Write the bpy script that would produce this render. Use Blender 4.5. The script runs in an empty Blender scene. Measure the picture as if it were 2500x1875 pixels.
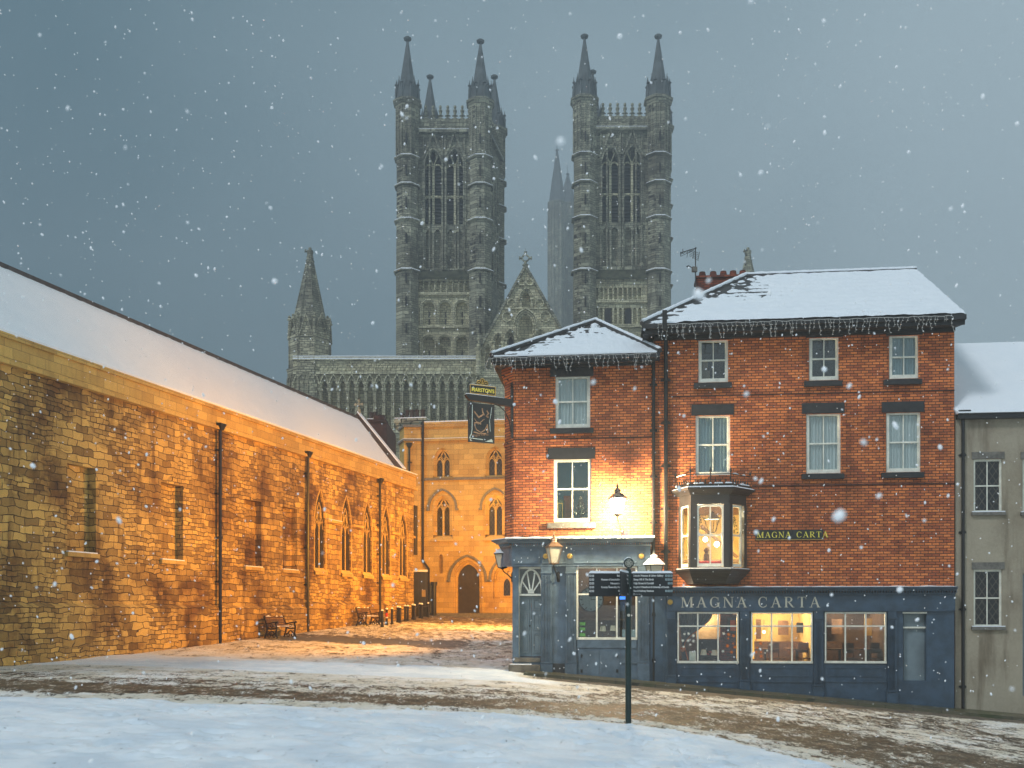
import bpy, math, random
from mathutils import Vector, Matrix, noise, geometry

# ------------------------------------------------------------------ camera, sky, sun, exposure
EYE = 2.2
FPX = 2400.0            # focal length in pixels of a 2500 px wide frame
HZ = 1496.0             # height of the horizon in that frame
C = bpy.context.scene.collection
S = bpy.context.scene
random.seed(11)
rad = math.radians

cam_d = bpy.data.cameras.new("camera")
cam = bpy.data.objects.new("camera", cam_d)
C.objects.link(cam)
cam.location = (0, 0, EYE)
cam.rotation_euler = (rad(90), 0, 0)
cam_d.sensor_width = 36.0
cam_d.lens = 36.0 * FPX / 2500.0
cam_d.shift_y = (HZ - 937.5) / 2500.0
cam_d.clip_start = 0.1
cam_d.clip_end = 3000
cam_d.dof.use_dof = True
cam_d.dof.focus_distance = 34
cam_d.dof.aperture_fstop = 2.0
S.camera = cam

S.view_settings.view_transform = 'Standard'
S.view_settings.look = 'None'
S.view_settings.exposure = 0.0
S.view_settings.gamma = 1.0

world = bpy.data.worlds.new("World")
S.world = world
world.use_nodes = True
wn = world.node_tree
wn.nodes.clear()
w_out = wn.nodes.new('ShaderNodeOutputWorld')
w_tc = wn.nodes.new('ShaderNodeTexCoord')
SUN_EL, SUN_AZ = rad(44), rad(228)       # last glow of the day, low behind the camera
w_sky = wn.nodes.new('ShaderNodeTexSky')
w_sky.sky_type = 'NISHITA'
w_sky.sun_disc = False
w_sky.sun_elevation = SUN_EL
w_sky.sun_rotation = SUN_AZ
w_bg1 = wn.nodes.new('ShaderNodeBackground')
w_bg1.inputs['Strength'].default_value = 0.01
wn.links.new(w_sky.outputs[0], w_bg1.inputs[0])
w_dot = wn.nodes.new('ShaderNodeVectorMath'); w_dot.operation = 'DOT_PRODUCT'
w_dot.inputs[1].default_value = (0.85, -0.32, -0.42)
wn.links.new(w_tc.outputs['Generated'], w_dot.inputs[0])
w_noi = wn.nodes.new('ShaderNodeTexNoise')
w_noi.inputs['Scale'].default_value = 1.7
w_noi.inputs['Detail'].default_value = 3
wn.links.new(w_tc.outputs['Generated'], w_noi.inputs['Vector'])
w_ad = wn.nodes.new('ShaderNodeMath'); w_ad.operation = 'MULTIPLY_ADD'
w_ad.inputs[1].default_value = 0.9
wn.links.new(w_noi.outputs[0], w_ad.inputs[0])
wn.links.new(w_dot.outputs['Value'], w_ad.inputs[2])
w_map = wn.nodes.new('ShaderNodeMapRange')
w_map.inputs['From Min'].default_value = -0.28
w_map.inputs['From Max'].default_value = 1.05
wn.links.new(w_ad.outputs[0], w_map.inputs['Value'])
w_rmp = wn.nodes.new('ShaderNodeValToRGB')
w_rmp.color_ramp.elements[0].color = (0.06, 0.145, 0.19, 1)
w_rmp.color_ramp.elements[1].color = (0.70, 0.86, 0.94, 1)
wn.links.new(w_map.outputs[0], w_rmp.inputs[0])
w_bg2 = wn.nodes.new('ShaderNodeBackground')
w_bg2.inputs['Strength'].default_value = 1.0
wn.links.new(w_rmp.outputs[0], w_bg2.inputs[0])
w_mix = wn.nodes.new('ShaderNodeAddShader')
wn.links.new(w_bg1.outputs[0], w_mix.inputs[0])
wn.links.new(w_bg2.outputs[0], w_mix.inputs[1])
wn.links.new(w_mix.outputs[0], w_out.inputs['Surface'])

sun_d = bpy.data.lights.new("sun", 'SUN')
sun_d.energy = 2.05
sun_d.angle = rad(12)
sun_d.color = (0.93, 0.96, 1.0)
sun = bpy.data.objects.new("sun", sun_d)
C.objects.link(sun)
_d = Vector((math.sin(SUN_AZ) * math.cos(SUN_EL), math.cos(SUN_AZ) * math.cos(SUN_EL), math.sin(SUN_EL)))
sun.rotation_euler = (-_d).to_track_quat('-Z', 'Y').to_euler()

# ------------------------------------------------------------------ materials
MATS = {}
class N:
    def __init__(s, name):
        s.m = bpy.data.materials.new(name); s.m.use_nodes = True
        s.t = s.m.node_tree
        s.b = s.t.nodes['Principled BSDF']
        s.out = s.t.nodes['Material Output']
        MATS[name] = s.m
    def n(s, ty, **kw):
        x = s.t.nodes.new(ty)
        for k, v in kw.items():
            if k.startswith('_'): setattr(x, k[1:], v)
            else: x.inputs[k.replace('__', ' ')].default_value = v
        return x
    def l(s, a, b): s.t.links.new(a, b)
    def mix(s, f, a, b, mode='MIX'):
        x = s.t.nodes.new('ShaderNodeMix'); x.data_type = 'RGBA'; x.blend_type = mode
        for i, v in ((0, f), (6, a), (7, b)):
            if isinstance(v, (int, float)): x.inputs[i].default_value = v
            elif isinstance(v, tuple): x.inputs[i].default_value = (*v, 1) if len(v) == 3 else v
            else: s.l(v, x.inputs[i])
        return x.outputs[2]
    def math(s, op, a, b=0.0, c=0.0):
        x = s.t.nodes.new('ShaderNodeMath'); x.operation = op
        for i, v in enumerate((a, b, c)):
            if isinstance(v, (int, float)): x.inputs[i].default_value = v
            else: s.l(v, x.inputs[i])
        return x.outputs[0]
    def ramp(s, v, a, b, lo=0.0, hi=1.0):
        x = s.t.nodes.new('ShaderNodeMapRange')
        x.interpolation_type = 'SMOOTHSTEP'
        s.l(v, x.inputs['Value'])
        x.inputs['From Min'].default_value = a; x.inputs['From Max'].default_value = b
        x.inputs['To Min'].default_value = lo; x.inputs['To Max'].default_value = hi
        return x.outputs[0]
    def obj(s): return s.n('ShaderNodeTexCoord').outputs['Object']
    def noise(s, scale, detail=4, rough=.55, vec=None, stretch=None):
        x = s.n('ShaderNodeTexNoise', Scale=scale, Detail=detail, Roughness=rough)
        v = vec or s.obj()
        if stretch:
            mp = s.n('ShaderNodeMapping'); mp.inputs['Scale'].default_value = stretch
            s.l(v, mp.inputs[0]); v = mp.outputs[0]
        s.l(v, x.inputs['Vector'])
        return x.outputs[0]
    def bump(s, h, strength=.4, dist=.02):
        b = s.n('ShaderNodeBump', Strength=strength, Distance=dist)
        s.l(h, b.inputs['Height']); s.l(b.outputs[0], s.b.inputs['Normal'])

def simple(name, col, rough=.6, metal=0.0, var=.15, scale=6, bump=.15, spec=None):
    k = N(name)
    nz = k.noise(scale, 5)
    lo = tuple(c * (1 - var) for c in col); hi = tuple(min(1, c * (1 + var)) for c in col)
    k.l(k.mix(k.ramp(nz, .3, .7), lo, hi), k.b.inputs['Base Color'])
    k.b.inputs['Roughness'].default_value = rough
    k.b.inputs['Metallic'].default_value = metal
    if bump: k.bump(k.noise(scale * 6, 3), bump, .01)
    return k.m

def masonry(name, c1, c2, mortar, bw, bh, mw=.012, warp=0.0, stain=(.35, 1.0), stain_col=(.25, .22, .2),
            bump=.5, rough=.85, moss=None, big=.35, second=None, bias=0.0, streak=.5):
    k = N(name)
    sp = k.n('ShaderNodeSeparateXYZ'); k.l(k.obj(), sp.inputs[0])
    u = k.math('ADD', sp.outputs[0], sp.outputs[1])
    z = sp.outputs[2]
    if warp:
        n1 = k.math('SUBTRACT', k.noise(1.6, 2), .5); n2 = k.math('SUBTRACT', k.noise(1.9, 2), .5)
        u = k.math('MULTIPLY_ADD', n1, warp * 2.5, u); z = k.math('MULTIPLY_ADD', n2, warp, z)
    cb = k.n('ShaderNodeCombineXYZ'); k.l(u, cb.inputs[0]); k.l(z, cb.inputs[1])
    def brick(w, h, col1, col2):
        b = k.n('ShaderNodeTexBrick', Scale=1.0)
        b.inputs['Brick Width'].default_value = w; b.inputs['Row Height'].default_value = h
        b.inputs['Mortar Size'].default_value = mw; b.inputs['Mortar Smooth'].default_value = .3
        b.inputs['Bias'].default_value = bias
        b.inputs['Color1'].default_value = (*col1, 1); b.inputs['Color2'].default_value = (*col2, 1)
        b.inputs['Mortar'].default_value = (*mortar, 1)
        k.l(cb.outputs[0], b.inputs['Vector'])
        return b
    b = brick(bw, bh, c1, c2)
    col, fac = b.outputs[0], b.outputs[1]
    if second:
        b2 = brick(second[0], second[1], c2, c1)
        sel = k.ramp(k.noise(.55, 1), .46, .5)
        col = k.mix(sel, col, b2.outputs[0])
        fx = k.t.nodes.new('ShaderNodeMix'); fx.data_type = 'FLOAT'
        k.l(sel, fx.inputs[0]); k.l(fac, fx.inputs[2]); k.l(b2.outputs[1], fx.inputs[3]); fac = fx.outputs[0]
    # soot and damp: large patches and vertical streaks
    st = k.noise(big, 6, .65)
    col = k.mix(k.ramp(st, stain[0], stain[1]), col, tuple(stain_col), 'MULTIPLY')
    if streak:
        sk = k.noise(1.0, 4, .6, stretch=(2.2, 2.2, .28))
        col = k.mix(k.math('MULTIPLY', k.ramp(sk, .5, .75), streak), col, tuple(c * .9 for c in stain_col), 'MULTIPLY')
    fine = k.noise(14, 5, .7)
    col = k.mix(.55, col, k.mix(fine, (.55, .55, .55), (1.35, 1.35, 1.35)), 'MULTIPLY')
    if moss:
        col = k.mix(k.ramp(k.noise(.8, 6, .7), moss[0], moss[0] + .15), col, moss[1])
    k.l(col, k.b.inputs['Base Color'])
    k.b.inputs['Roughness'].default_value = rough
    h = k.math('MULTIPLY_ADD', fac, -1.0, k.math('MULTIPLY', fine, .6))
    k.bump(h, bump, .02)
    return k.m

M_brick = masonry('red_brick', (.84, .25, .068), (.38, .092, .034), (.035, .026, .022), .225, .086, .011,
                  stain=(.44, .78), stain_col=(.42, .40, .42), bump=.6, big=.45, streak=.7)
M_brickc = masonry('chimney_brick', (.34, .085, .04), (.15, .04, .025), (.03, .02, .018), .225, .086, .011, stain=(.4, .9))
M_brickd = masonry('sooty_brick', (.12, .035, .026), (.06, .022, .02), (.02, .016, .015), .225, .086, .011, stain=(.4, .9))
M_church = masonry('rubble_limestone', (.70, .45, .12), (.25, .145, .038), (.06, .036, .018), .31, .15, .013, warp=.22,
                   stain=(.45, .66), stain_col=(.30, .22, .18), second=(.46, .235), bump=.7, big=.45, streak=.85)
M_gate = masonry('ashlar_limestone', (.66, .44, .125), (.46, .29, .08), (.16, .09, .035), .62, .31, .006, warp=.03,
                 stain=(.5, .9), stain_col=(.55, .45, .36), bump=.35, big=.4, streak=.4)
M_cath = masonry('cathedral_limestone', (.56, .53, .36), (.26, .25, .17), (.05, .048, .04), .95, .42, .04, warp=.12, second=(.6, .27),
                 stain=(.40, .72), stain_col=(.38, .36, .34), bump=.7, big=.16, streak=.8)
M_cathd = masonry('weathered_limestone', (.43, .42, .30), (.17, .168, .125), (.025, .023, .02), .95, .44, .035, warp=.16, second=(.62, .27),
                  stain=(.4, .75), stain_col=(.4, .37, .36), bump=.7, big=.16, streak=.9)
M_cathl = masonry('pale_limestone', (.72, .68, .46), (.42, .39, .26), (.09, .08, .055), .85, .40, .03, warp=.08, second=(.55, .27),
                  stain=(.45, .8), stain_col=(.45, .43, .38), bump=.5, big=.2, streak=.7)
M_pave = None
M_spire = simple('leaded_spire', (.085, .10, .105), .7, var=.3, scale=1.2, bump=.5)
M_moss = simple('mossy_ledge', (.05, .052, .03), .95, var=.6, scale=2.0, bump=.8)
M_slate = simple('roof_slate', (.05, .048, .048), .6, var=.4, scale=7, bump=.6)
M_lead = simple('lead_gutter', (.045, .047, .05), .55, var=.3, scale=3)
M_lintel = simple('painted_dark_stone', (.022, .022, .024), .55, var=.3, scale=5, bump=.3)
M_sillg = simple('grey_sill_stone', (.16, .15, .13), .8, var=.3, scale=9, bump=.4)
M_blue = simple('slate_blue_paint', (.10, .145, .19), .26, var=.22, scale=3, bump=.12)
M_blued = simple('deep_blue_paint', (.042, .075, .115), .28, var=.25, scale=3, bump=.12)
M_door = simple('blue_grey_door_paint', (.17, .22, .245), .38, var=.15, scale=3, bump=.1)
M_white = simple('cream_paint', (.78, .77, .66), .45, var=.12, scale=5, bump=.15)
M_iron = simple('black_iron', (.012, .012, .013), .38, var=.3, scale=8, bump=.25)
M_bay = simple('brown_black_bay_paint', (.034, .03, .03), .4, var=.25, scale=3, bump=.15)
M_green = simple('dark_green_enamel', (.008, .026, .024), .35, var=.2, scale=4, bump=.1)
M_signb = simple('sign_black', (.012, .014, .016), .4, var=.2, scale=5, bump=.05)
M_gold = simple('gilt', (.55, .36, .09), .4, .4, var=.15, scale=10, bump=.1)
M_letter = simple('cream_lettering', (.55, .53, .43), .5, var=.05, bump=0)
M_text = simple('white_lettering', (.62, .62, .60), .6, var=.03, bump=0)
M_yell = simple('yellow_lettering', (.80, .72, .10), .5, var=.03, bump=0)
M_copper = simple('tarnished_copper', (.40, .24, .14), .35, .7, var=.25, scale=10, bump=.15)
M_timber = simple('bench_slats', (.11, .055, .028), .7, var=.4, scale=12, bump=.4)
M_oak = simple('dark_oak_door', (.03, .022, .016), .75, var=.4, scale=5, bump=.5)
M_pot = simple('chimney_pot_clay', (.045, .03, .026), .8, var=.35, scale=6, bump=.4)
M_dark = simple('dark_interior', (.02, .019, .02), .9, var=.2, bump=0)
M_wallw = simple('cream_room_wall', (.80, .64, .32), .9, var=.1, scale=1.5, bump=0)
M_wallt = simple('teal_room_wall', (.10, .30, .34), .9, var=.12, scale=1.5, bump=0)
M_wallb = simple('brown_room_wall', (.16, .10, .065), .9, var=.3, scale=1.5, bump=0)
M_red = simple('red_cushion', (.45, .02, .02), .7, var=.1, bump=0)
M_step = simple('worn_stone_step', (.15, .13, .10), .85, var=.35, scale=5, bump=.6)
M_fir = simple('fir_green', (.02, .045, .025), .9, var=.4, scale=20, bump=.3)
M_orange = simple('orange_trim', (.70, .18, .03), .8, var=.1, bump=0)
M_card = simple('cardboard', (.30, .22, .13), .9, var=.1, bump=0)
M_lime = simple('lime_green_card', (.16, .50, .03), .7, var=.05, bump=0)
M_shade = simple('lamp_shade_linen', (.62, .55, .42), .9, var=.08, bump=0)
M_wire = simple('white_wire', (.46, .45, .42), .5, var=.05, bump=0)
M_plaster = masonry('stained_render', (.40, .35, .26), (.38, .33, .25), (.36, .32, .24), 3.0, 1.6, .002, stain=(.4, .8), stain_col=(.55, .5, .45), bump=.25, streak=.9)

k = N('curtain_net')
wv = k.noise(1.0, 2, .5, stretch=(26, 26, .05))  # vertical colour stripes, fold shading painted into the net
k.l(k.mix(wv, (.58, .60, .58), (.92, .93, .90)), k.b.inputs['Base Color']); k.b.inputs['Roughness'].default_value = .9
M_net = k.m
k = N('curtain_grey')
wv = k.noise(1.0, 2, .5, stretch=(20, 20, .05))  # light and dark stripes paint the shading of the folds
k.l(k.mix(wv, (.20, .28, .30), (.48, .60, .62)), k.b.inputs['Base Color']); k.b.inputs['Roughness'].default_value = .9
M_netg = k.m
k = N('drape')
wv = k.noise(1.0, 2, .5, stretch=(24, 24, 1.0))
k.l(k.mix(wv, (.02, .02, .03), (.16, .14, .14)), k.b.inputs['Base Color']); k.b.inputs['Roughness'].default_value = .9
M_drape = k.m

k = N('window_glass')
g1 = k.n('ShaderNodeBsdfGlossy', Roughness=.02); g2 = k.n('ShaderNodeBsdfTransparent')
g2.inputs[0].default_value = (.86, .9, .9, 1)
fr = k.n('ShaderNodeLayerWeight', Blend=.5)
mx = k.n('ShaderNodeMixShader')
k.l(k.math('MULTIPLY_ADD', k.math('POWER', fr.outputs['Facing'], 4.0), .6, .07), mx.inputs[0]); k.l(g2.outputs[0], mx.inputs[1]); k.l(g1.outputs[0], mx.inputs[2])
k.l(mx.outputs[0], k.out.inputs['Surface'])
M_glass = k.m
k = N('leaded_glass')           # dark diamond-leaded panes
sp = k.n('ShaderNodeSeparateXYZ'); k.l(k.obj(), sp.inputs[0])
u = k.math('ADD', sp.outputs[0], sp.outputs[1])
a = k.math('PINGPONG', k.math('MULTIPLY', k.math('ADD', k.math('MULTIPLY', u, 1.5), sp.outputs[2]), 3.2), .5)
b_ = k.math('PINGPONG', k.math('MULTIPLY', k.math('SUBTRACT', k.math('MULTIPLY', u, 1.5), sp.outputs[2]), 3.2), .5)
ln = k.math('LESS_THAN', k.math('MINIMUM', a, b_), .055)
k.l(k.mix(ln, k.mix(k.noise(3, 2), (.006, .006, .007), (.016, .016, .018)), (.09, .075, .055)), k.b.inputs['Base Color'])
k.b.inputs['Roughness'].default_value = .12
M_lead_glass = k.m
k = N('cream_lantern_glass')
k.b.inputs['Base Color'].default_value = (.85, .80, .62, 1); k.b.inputs['Roughness'].default_value = .25  # cream base colour carries the reflections of the unlit glass
k.b.inputs['Transmission Weight'].default_value = .35
M_lantern_cream = k.m

def emitter(name, col, st):
    k = N(name)
    k.b.inputs['Base Color'].default_value = (0, 0, 0, 1)
    k.b.inputs['Emission Color'].default_value = (*col, 1)
    k.b.inputs['Emission Strength'].default_value = st
    return k.m
M_lit = emitter('lit_gas_mantle', (1.0, .86, .58), 26)
k = N('glowing_lantern_glass')
ge = k.n('ShaderNodeEmission', Strength=2.2); ge.inputs[0].default_value = (1.0, .90, .62, 1)
gt_ = k.n('ShaderNodeBsdfTransparent'); ga = k.n('ShaderNodeAddShader')
k.l(ge.outputs[0], ga.inputs[0]); k.l(gt_.outputs[0], ga.inputs[1]); k.l(ga.outputs[0], k.out.inputs['Surface'])
M_litglass = k.m
M_bulb = emitter('warm_bulb', (1.0, .78, .42), 14)
M_neon = emitter('blue_lit_sign', (.05, .25, 1.0), 2.4)
M_amber = emitter('amber_rope_light', (1.0, .42, .03), 2.2)
M_sod = emitter('sodium_lamp_glass', (1.0, .5, .1), 12)

k = N('snow')
nz = k.noise(2.2, 6, .6); n2 = k.noise(40, 3, .6)
k.l(k.mix(nz, (.74, .79, .84), (.88, .90, .92)), k.b.inputs['Base Color'])
k.b.inputs['Roughness'].default_value = .8
k.b.inputs['Subsurface Weight'].default_value = 0
k.bump(k.math('MULTIPLY_ADD', n2, .35, nz), .35, .03)
M_snow = k.m

# ------------------------------------------------------------------ mesh helpers
def arch(uc, a, zs, zt, n=7):
    """half-width a; spring zs; crown zt. Pointed if taller than wide, else round."""
    h = zt - zs
    P = []
    if h > a * 1.04:
        e = (h * h - a * a) / (2 * a); R = e + a
        t1 = math.atan2(h, -e)
        for i in range(n + 1):
            t = math.pi + (t1 - math.pi) * i / n
            P.append((uc + e + R * math.cos(t), zs + R * math.sin(t)))
        P[-1] = (uc, zt)
        P += [(2 * uc - x, z) for x, z in reversed(P[:-1])]
    else:
        for i in range(2 * n + 1):
            t = math.pi * (1 - i / (2 * n))
            P.append((uc + a * math.cos(t), zs + h * math.sin(t)))
    return P
def opening(uc, a, z0, zs, zt, n=7):
    return [(uc - a, z0)] + arch(uc, a, zs, zt, n) + [(uc + a, z0)]
def rect(x0, x1, z0, z1): return [(x0, z0), (x0, z1), (x1, z1), (x1, z0)]

class MB:
    def __init__(s): s.v = []; s.f = []
    def add(s, vs, fs):
        o = len(s.v); s.v += [tuple(p) for p in vs]; s.f += [tuple(i + o for i in q) for q in fs]
        return s
    def box(s, x0, x1, y0, y1, z0, z1):
        return s.add([(x0, y0, z0), (x1, y0, z0), (x1, y1, z0), (x0, y1, z0), (x0, y0, z1), (x1, y0, z1), (x1, y1, z1), (x0, y1, z1)],
              [(0, 3, 2, 1), (4, 5, 6, 7), (0, 1, 5, 4), (1, 2, 6, 5), (2, 3, 7, 6), (3, 0, 4, 7)])
    def prism(s, poly, y0, y1):
        n = len(poly)
        vs = [(x, y0, z) for x, z in poly] + [(x, y1, z) for x, z in poly]
        tri = geometry.tessellate_polygon([[Vector((x, z, 0)) for x, z in poly]])
        fs = [tuple(t) for t in tri] + [tuple(i + n for i in t) for t in tri]
        fs += [(i, (i + 1) % n, (i + 1) % n + n, i + n) for i in range(n)]
        return s.add(vs, fs)
    def plan(s, poly, z0, z1, poly1=None):
        n = len(poly); q = poly1 or poly
        vs = [(x, y, z0) for x, y in poly] + [(x, y, z1) for x, y in q]
        tri = geometry.tessellate_polygon([[Vector((x, y, 0)) for x, y in poly]])
        fs = [tuple(t) for t in tri] + [tuple(i + n for i in t) for t in tri]
        fs += [(i, (i + 1) % n, (i + 1) % n + n, i + n) for i in range(n)]
        return s.add(vs, fs)
    def wall(s, outer, holes, y, thick=.3):
        """wall face at y with real openings; holes = [(poly, depth, back?)]"""
        loops = [outer] + [h[0] for h in holes]
        vs = [Vector((x, z, 0)) for lp in loops for x, z in lp]
        tri = geometry.tessellate_polygon([[Vector((x, z, 0)) for x, z in lp] for lp in loops])
        s.add([(v.x, y, v.y) for v in vs], [tuple(t) for t in tri])
        n = len(outer)
        s.add([(x, y, z) for x, z in outer] + [(x, y + thick, z) for x, z in outer],
              [(i, (i + 1) % n, (i + 1) % n + n, i + n) for i in range(n)])
        for poly, d, back in holes:
            n = len(poly)
            fs = [(i, (i + 1) % n, (i + 1) % n + n, i + n) for i in range(n)]
            if back:
                fs += [tuple(i + n for i in t) for t in geometry.tessellate_polygon([[Vector((x, z, 0)) for x, z in poly]])]
            s.add([(x, y, z) for x, z in poly] + [(x, y + d, z) for x, z in poly], fs)
        return s
    def strip(s, path, w, y0, y1, closed=False):
        n = len(path); L = []; R = []
        for i in range(n):
            p = Vector(path[i])
            a = Vector(path[(i - 1) % n]) if (i > 0 or closed) else p
            b = Vector(path[(i + 1) % n]) if (i < n - 1 or closed) else p
            d1 = (p - a); d2 = (b - p)
            d1 = d1.normalized() if d1.length > 1e-9 else d2.normalized()
            d2 = d2.normalized() if d2.length > 1e-9 else d1
            t = (d1 + d2); t = t.normalized() if t.length > 1e-6 else d1
            nn = Vector((-t.y, t.x)); c = max(.45, nn.dot(Vector((-d1.y, d1.x))))
            L.append(p + nn * (w / 2 / c)); R.append(p - nn * (w / 2 / c))
        vs = []
        for i in range(n):
            vs += [(L[i].x, y0, L[i].y), (R[i].x, y0, R[i].y), (R[i].x, y1, R[i].y), (L[i].x, y1, L[i].y)]
        fs = []
        m = n if closed else n - 1
        for i in range(m):
            a = 4 * i; b = 4 * ((i + 1) % n)
            for k_ in range(4): fs.append((a + k_, a + (k_ + 1) % 4, b + (k_ + 1) % 4, b + k_))
        if not closed: fs += [(0, 1, 2, 3), (4 * n - 1, 4 * n - 2, 4 * n - 3, 4 * n - 4)]
        return s.add(vs, fs)
    def tube(s, pts, r, n=6):
        pts = [Vector(p) for p in pts]; vs = []; fs = []
        rr = r if isinstance(r, (list, tuple)) else [r] * len(pts)
        up = Vector((0, 0, 1))
        for i, p in enumerate(pts):
            t = (pts[min(i + 1, len(pts) - 1)] - pts[max(i - 1, 0)]).normalized()
            a = t.cross(up if abs(t.z) < .9 else Vector((1, 0, 0))).normalized(); b = t.cross(a)
            for j in range(n):
                q = 2 * math.pi * (j + .5) / n
                vs.append(p + (a * math.cos(q) + b * math.sin(q)) * rr[i])
        for i in range(len(pts) - 1):
            for j in range(n):
                fs.append((i * n + j, i * n + (j + 1) % n, (i + 1) * n + (j + 1) % n, (i + 1) * n + j))
        fs += [tuple(range(n)), tuple(range((len(pts) - 1) * n, len(pts) * n))]
        return s.add(vs, fs)
    def lathe(s, prof, c=(0, 0), n=8, rot=.5, sq=None):
        vs = []; fs = []
        for r, z in prof:
            for j in range(n):
                q = 2 * math.pi * (j + rot) / n
                vs.append((c[0] + r * math.cos(q), c[1] + r * math.sin(q), z))
        for i in range(len(prof) - 1):
            for j in range(n):
                fs.append((i * n + j, i * n + (j + 1) % n, (i + 1) * n + (j + 1) % n, (i + 1) * n + j))
        fs += [tuple(range(n)), tuple(range((len(prof) - 1) * n, len(prof) * n))]
        return s.add(vs, fs)
    def grid(s, P):            # rows of 3-D points
        r = len(P); c = len(P[0])
        return s.add([p for row in P for p in row],
                     [(i * c + j, i * c + j + 1, (i + 1) * c + j + 1, (i + 1) * c + j) for i in range(r - 1) for j in range(c - 1)])
    def xf(s, M):
        s.v = [tuple(M @ Vector(p)) for p in s.v]; return s
    def build(s, name, mat, parent=None, smooth=False, bevel=0):
        me = bpy.data.meshes.new(name)
        me.from_pydata(s.v, [], s.f); me.update()
        if mat: me.materials.append(mat)
        if smooth: me.polygons.foreach_set('use_smooth', [True] * len(me.polygons))
        o = bpy.data.objects.new(name, me); C.objects.link(o)
        if parent: o.parent = parent
        if bevel:
            b = o.modifiers.new('bevel', 'BEVEL'); b.width = bevel; b.segments = 2; b.limit_method = 'ANGLE'
        return o

def thing(name, label, cat, loc=(0, 0, 0), rz=0, group=None):
    o = bpy.data.objects.new(name, None); C.objects.link(o)
    o.empty_display_size = .3
    o.location = loc; o.rotation_euler = (0, 0, rz)
    o['label'] = label; o['category'] = cat
    if group: o['group'] = group
    return o
def tag(o, label, cat, group=None):
    o['label'] = label; o['category'] = cat
    if group: o['group'] = group
    return o
def struct(o, kind='structure'):
    o['kind'] = kind; return o
def part(name, parent, loc=(0, 0, 0)):         # an empty holding sub-parts
    o = bpy.data.objects.new(name, None); C.objects.link(o); o.parent = parent; o.location = loc
    o.empty_display_size = .2
    return o
def kids(o): return [c for c in bpy.data.objects if c.parent == o]
def dup(root, loc=None, rz=None, label=None, parent=None):
    r = root.copy(); C.objects.link(r)
    if loc is not None: r.location = loc
    if rz is not None: r.rotation_euler = (0, 0, rz)
    if label: r['label'] = label
    if parent is not None: r.parent = parent
    for ch in kids(root):
        dup(ch, parent=r)
    return r

class Frame:
    """a vertical plane in the world: local x along it, local y into the building, z up from oz"""
    def __init__(s, ox, oy, oz, deg):
        s.o = (ox, oy, oz); s.a = rad(deg); s.ca = math.cos(s.a); s.sa = math.sin(s.a)
    def u(s, px, v=0.0):
        k_ = (px - 1250) / FPX
        ox = s.o[0] - s.sa * v; oy = s.o[1] + s.ca * v
        return (k_ * oy - ox) / (s.ca - k_ * s.sa)
    def Y(s, u, v=0.0): return s.o[1] + s.ca * v + u * s.sa
    def z(s, px, py, v=0.0):
        return EYE + (HZ - py) / FPX * s.Y(s.u(px, v), v) - s.o[2]
    def at(s, px, py, v=0.0): return (s.u(px, v), s.z(px, py, v))
    def world(s, u, v, z=0.0): return Vector((s.o[0] + u * s.ca - v * s.sa, s.o[1] + u * s.sa + v * s.ca, s.o[2] + z))
    def box(s, mb, px0, px1, py0, py1, v0, v1):
        """box whose front face (v0) covers that piece of the view of this plane; py0 above py1"""
        pm = (px0 + px1) / 2
        mb.box(s.u(px0, v0), s.u(px1, v0), v0, v1, s.z(pm, py1, v0), s.z(pm, py0, v0))
        return mb

def gz(X, Y):
    """height of the ground: a street falling to the right, a square rising behind"""
    pts = ((-50, .05), (10, .05), (20, .12), (27, .20), (32, .30), (36, .50), (42, .86), (50, 1.36), (56, 1.70), (61, 1.88), (75, 2.0), (4000, 2.0))
    g = 2.0
    for (a, za), (b, zb) in zip(pts, pts[1:]):
        if a <= Y <= b:
            t = (Y - a) / (b - a); g = za + (zb - za) * t; break
    w = 1 - min(1, max(0, (Y - 60) / 20))
    if X > 0: g -= .082 * min(X, 26) * max(w, .0) * (1 if Y < 45 else max(0, 1 - (Y - 45) / 12))
    else: g += .04 * min(-X, 12) * w
    return g

def text_mesh(body, size, mat, name, parent, x, y, z, align='LEFT', ext=.002, rot=None, bold=0.0, width=None):
    cu = bpy.data.curves.new('t', 'FONT'); cu.body = body; cu.size = size; cu.align_x = align
    cu.extrude = ext; cu.offset = bold; cu.resolution_u = 3
    t = bpy.data.objects.new('t', cu); C.objects.link(t)
    dg = bpy.context.evaluated_depsgraph_get()
    me = bpy.data.meshes.new_from_object(t.evaluated_get(dg))
    bpy.data.objects.remove(t); bpy.data.curves.remove(cu)
    me.transform(Matrix.Rotation(rad(90), 4, 'X'))
    if width:
        xs = [v.co.x for v in me.vertices]; w0 = max(xs) - min(xs)
        me.transform(Matrix.Diagonal((width / w0, 1, 1, 1)))
    if rot: me.transform(rot)
    me.transform(Matrix.Translation((x, y, z)))
    me.materials.clear(); me.materials.append(mat)
    me.name = name
    o = bpy.data.objects.new(name, me); C.objects.link(o); o.parent = parent
    return o

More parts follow.
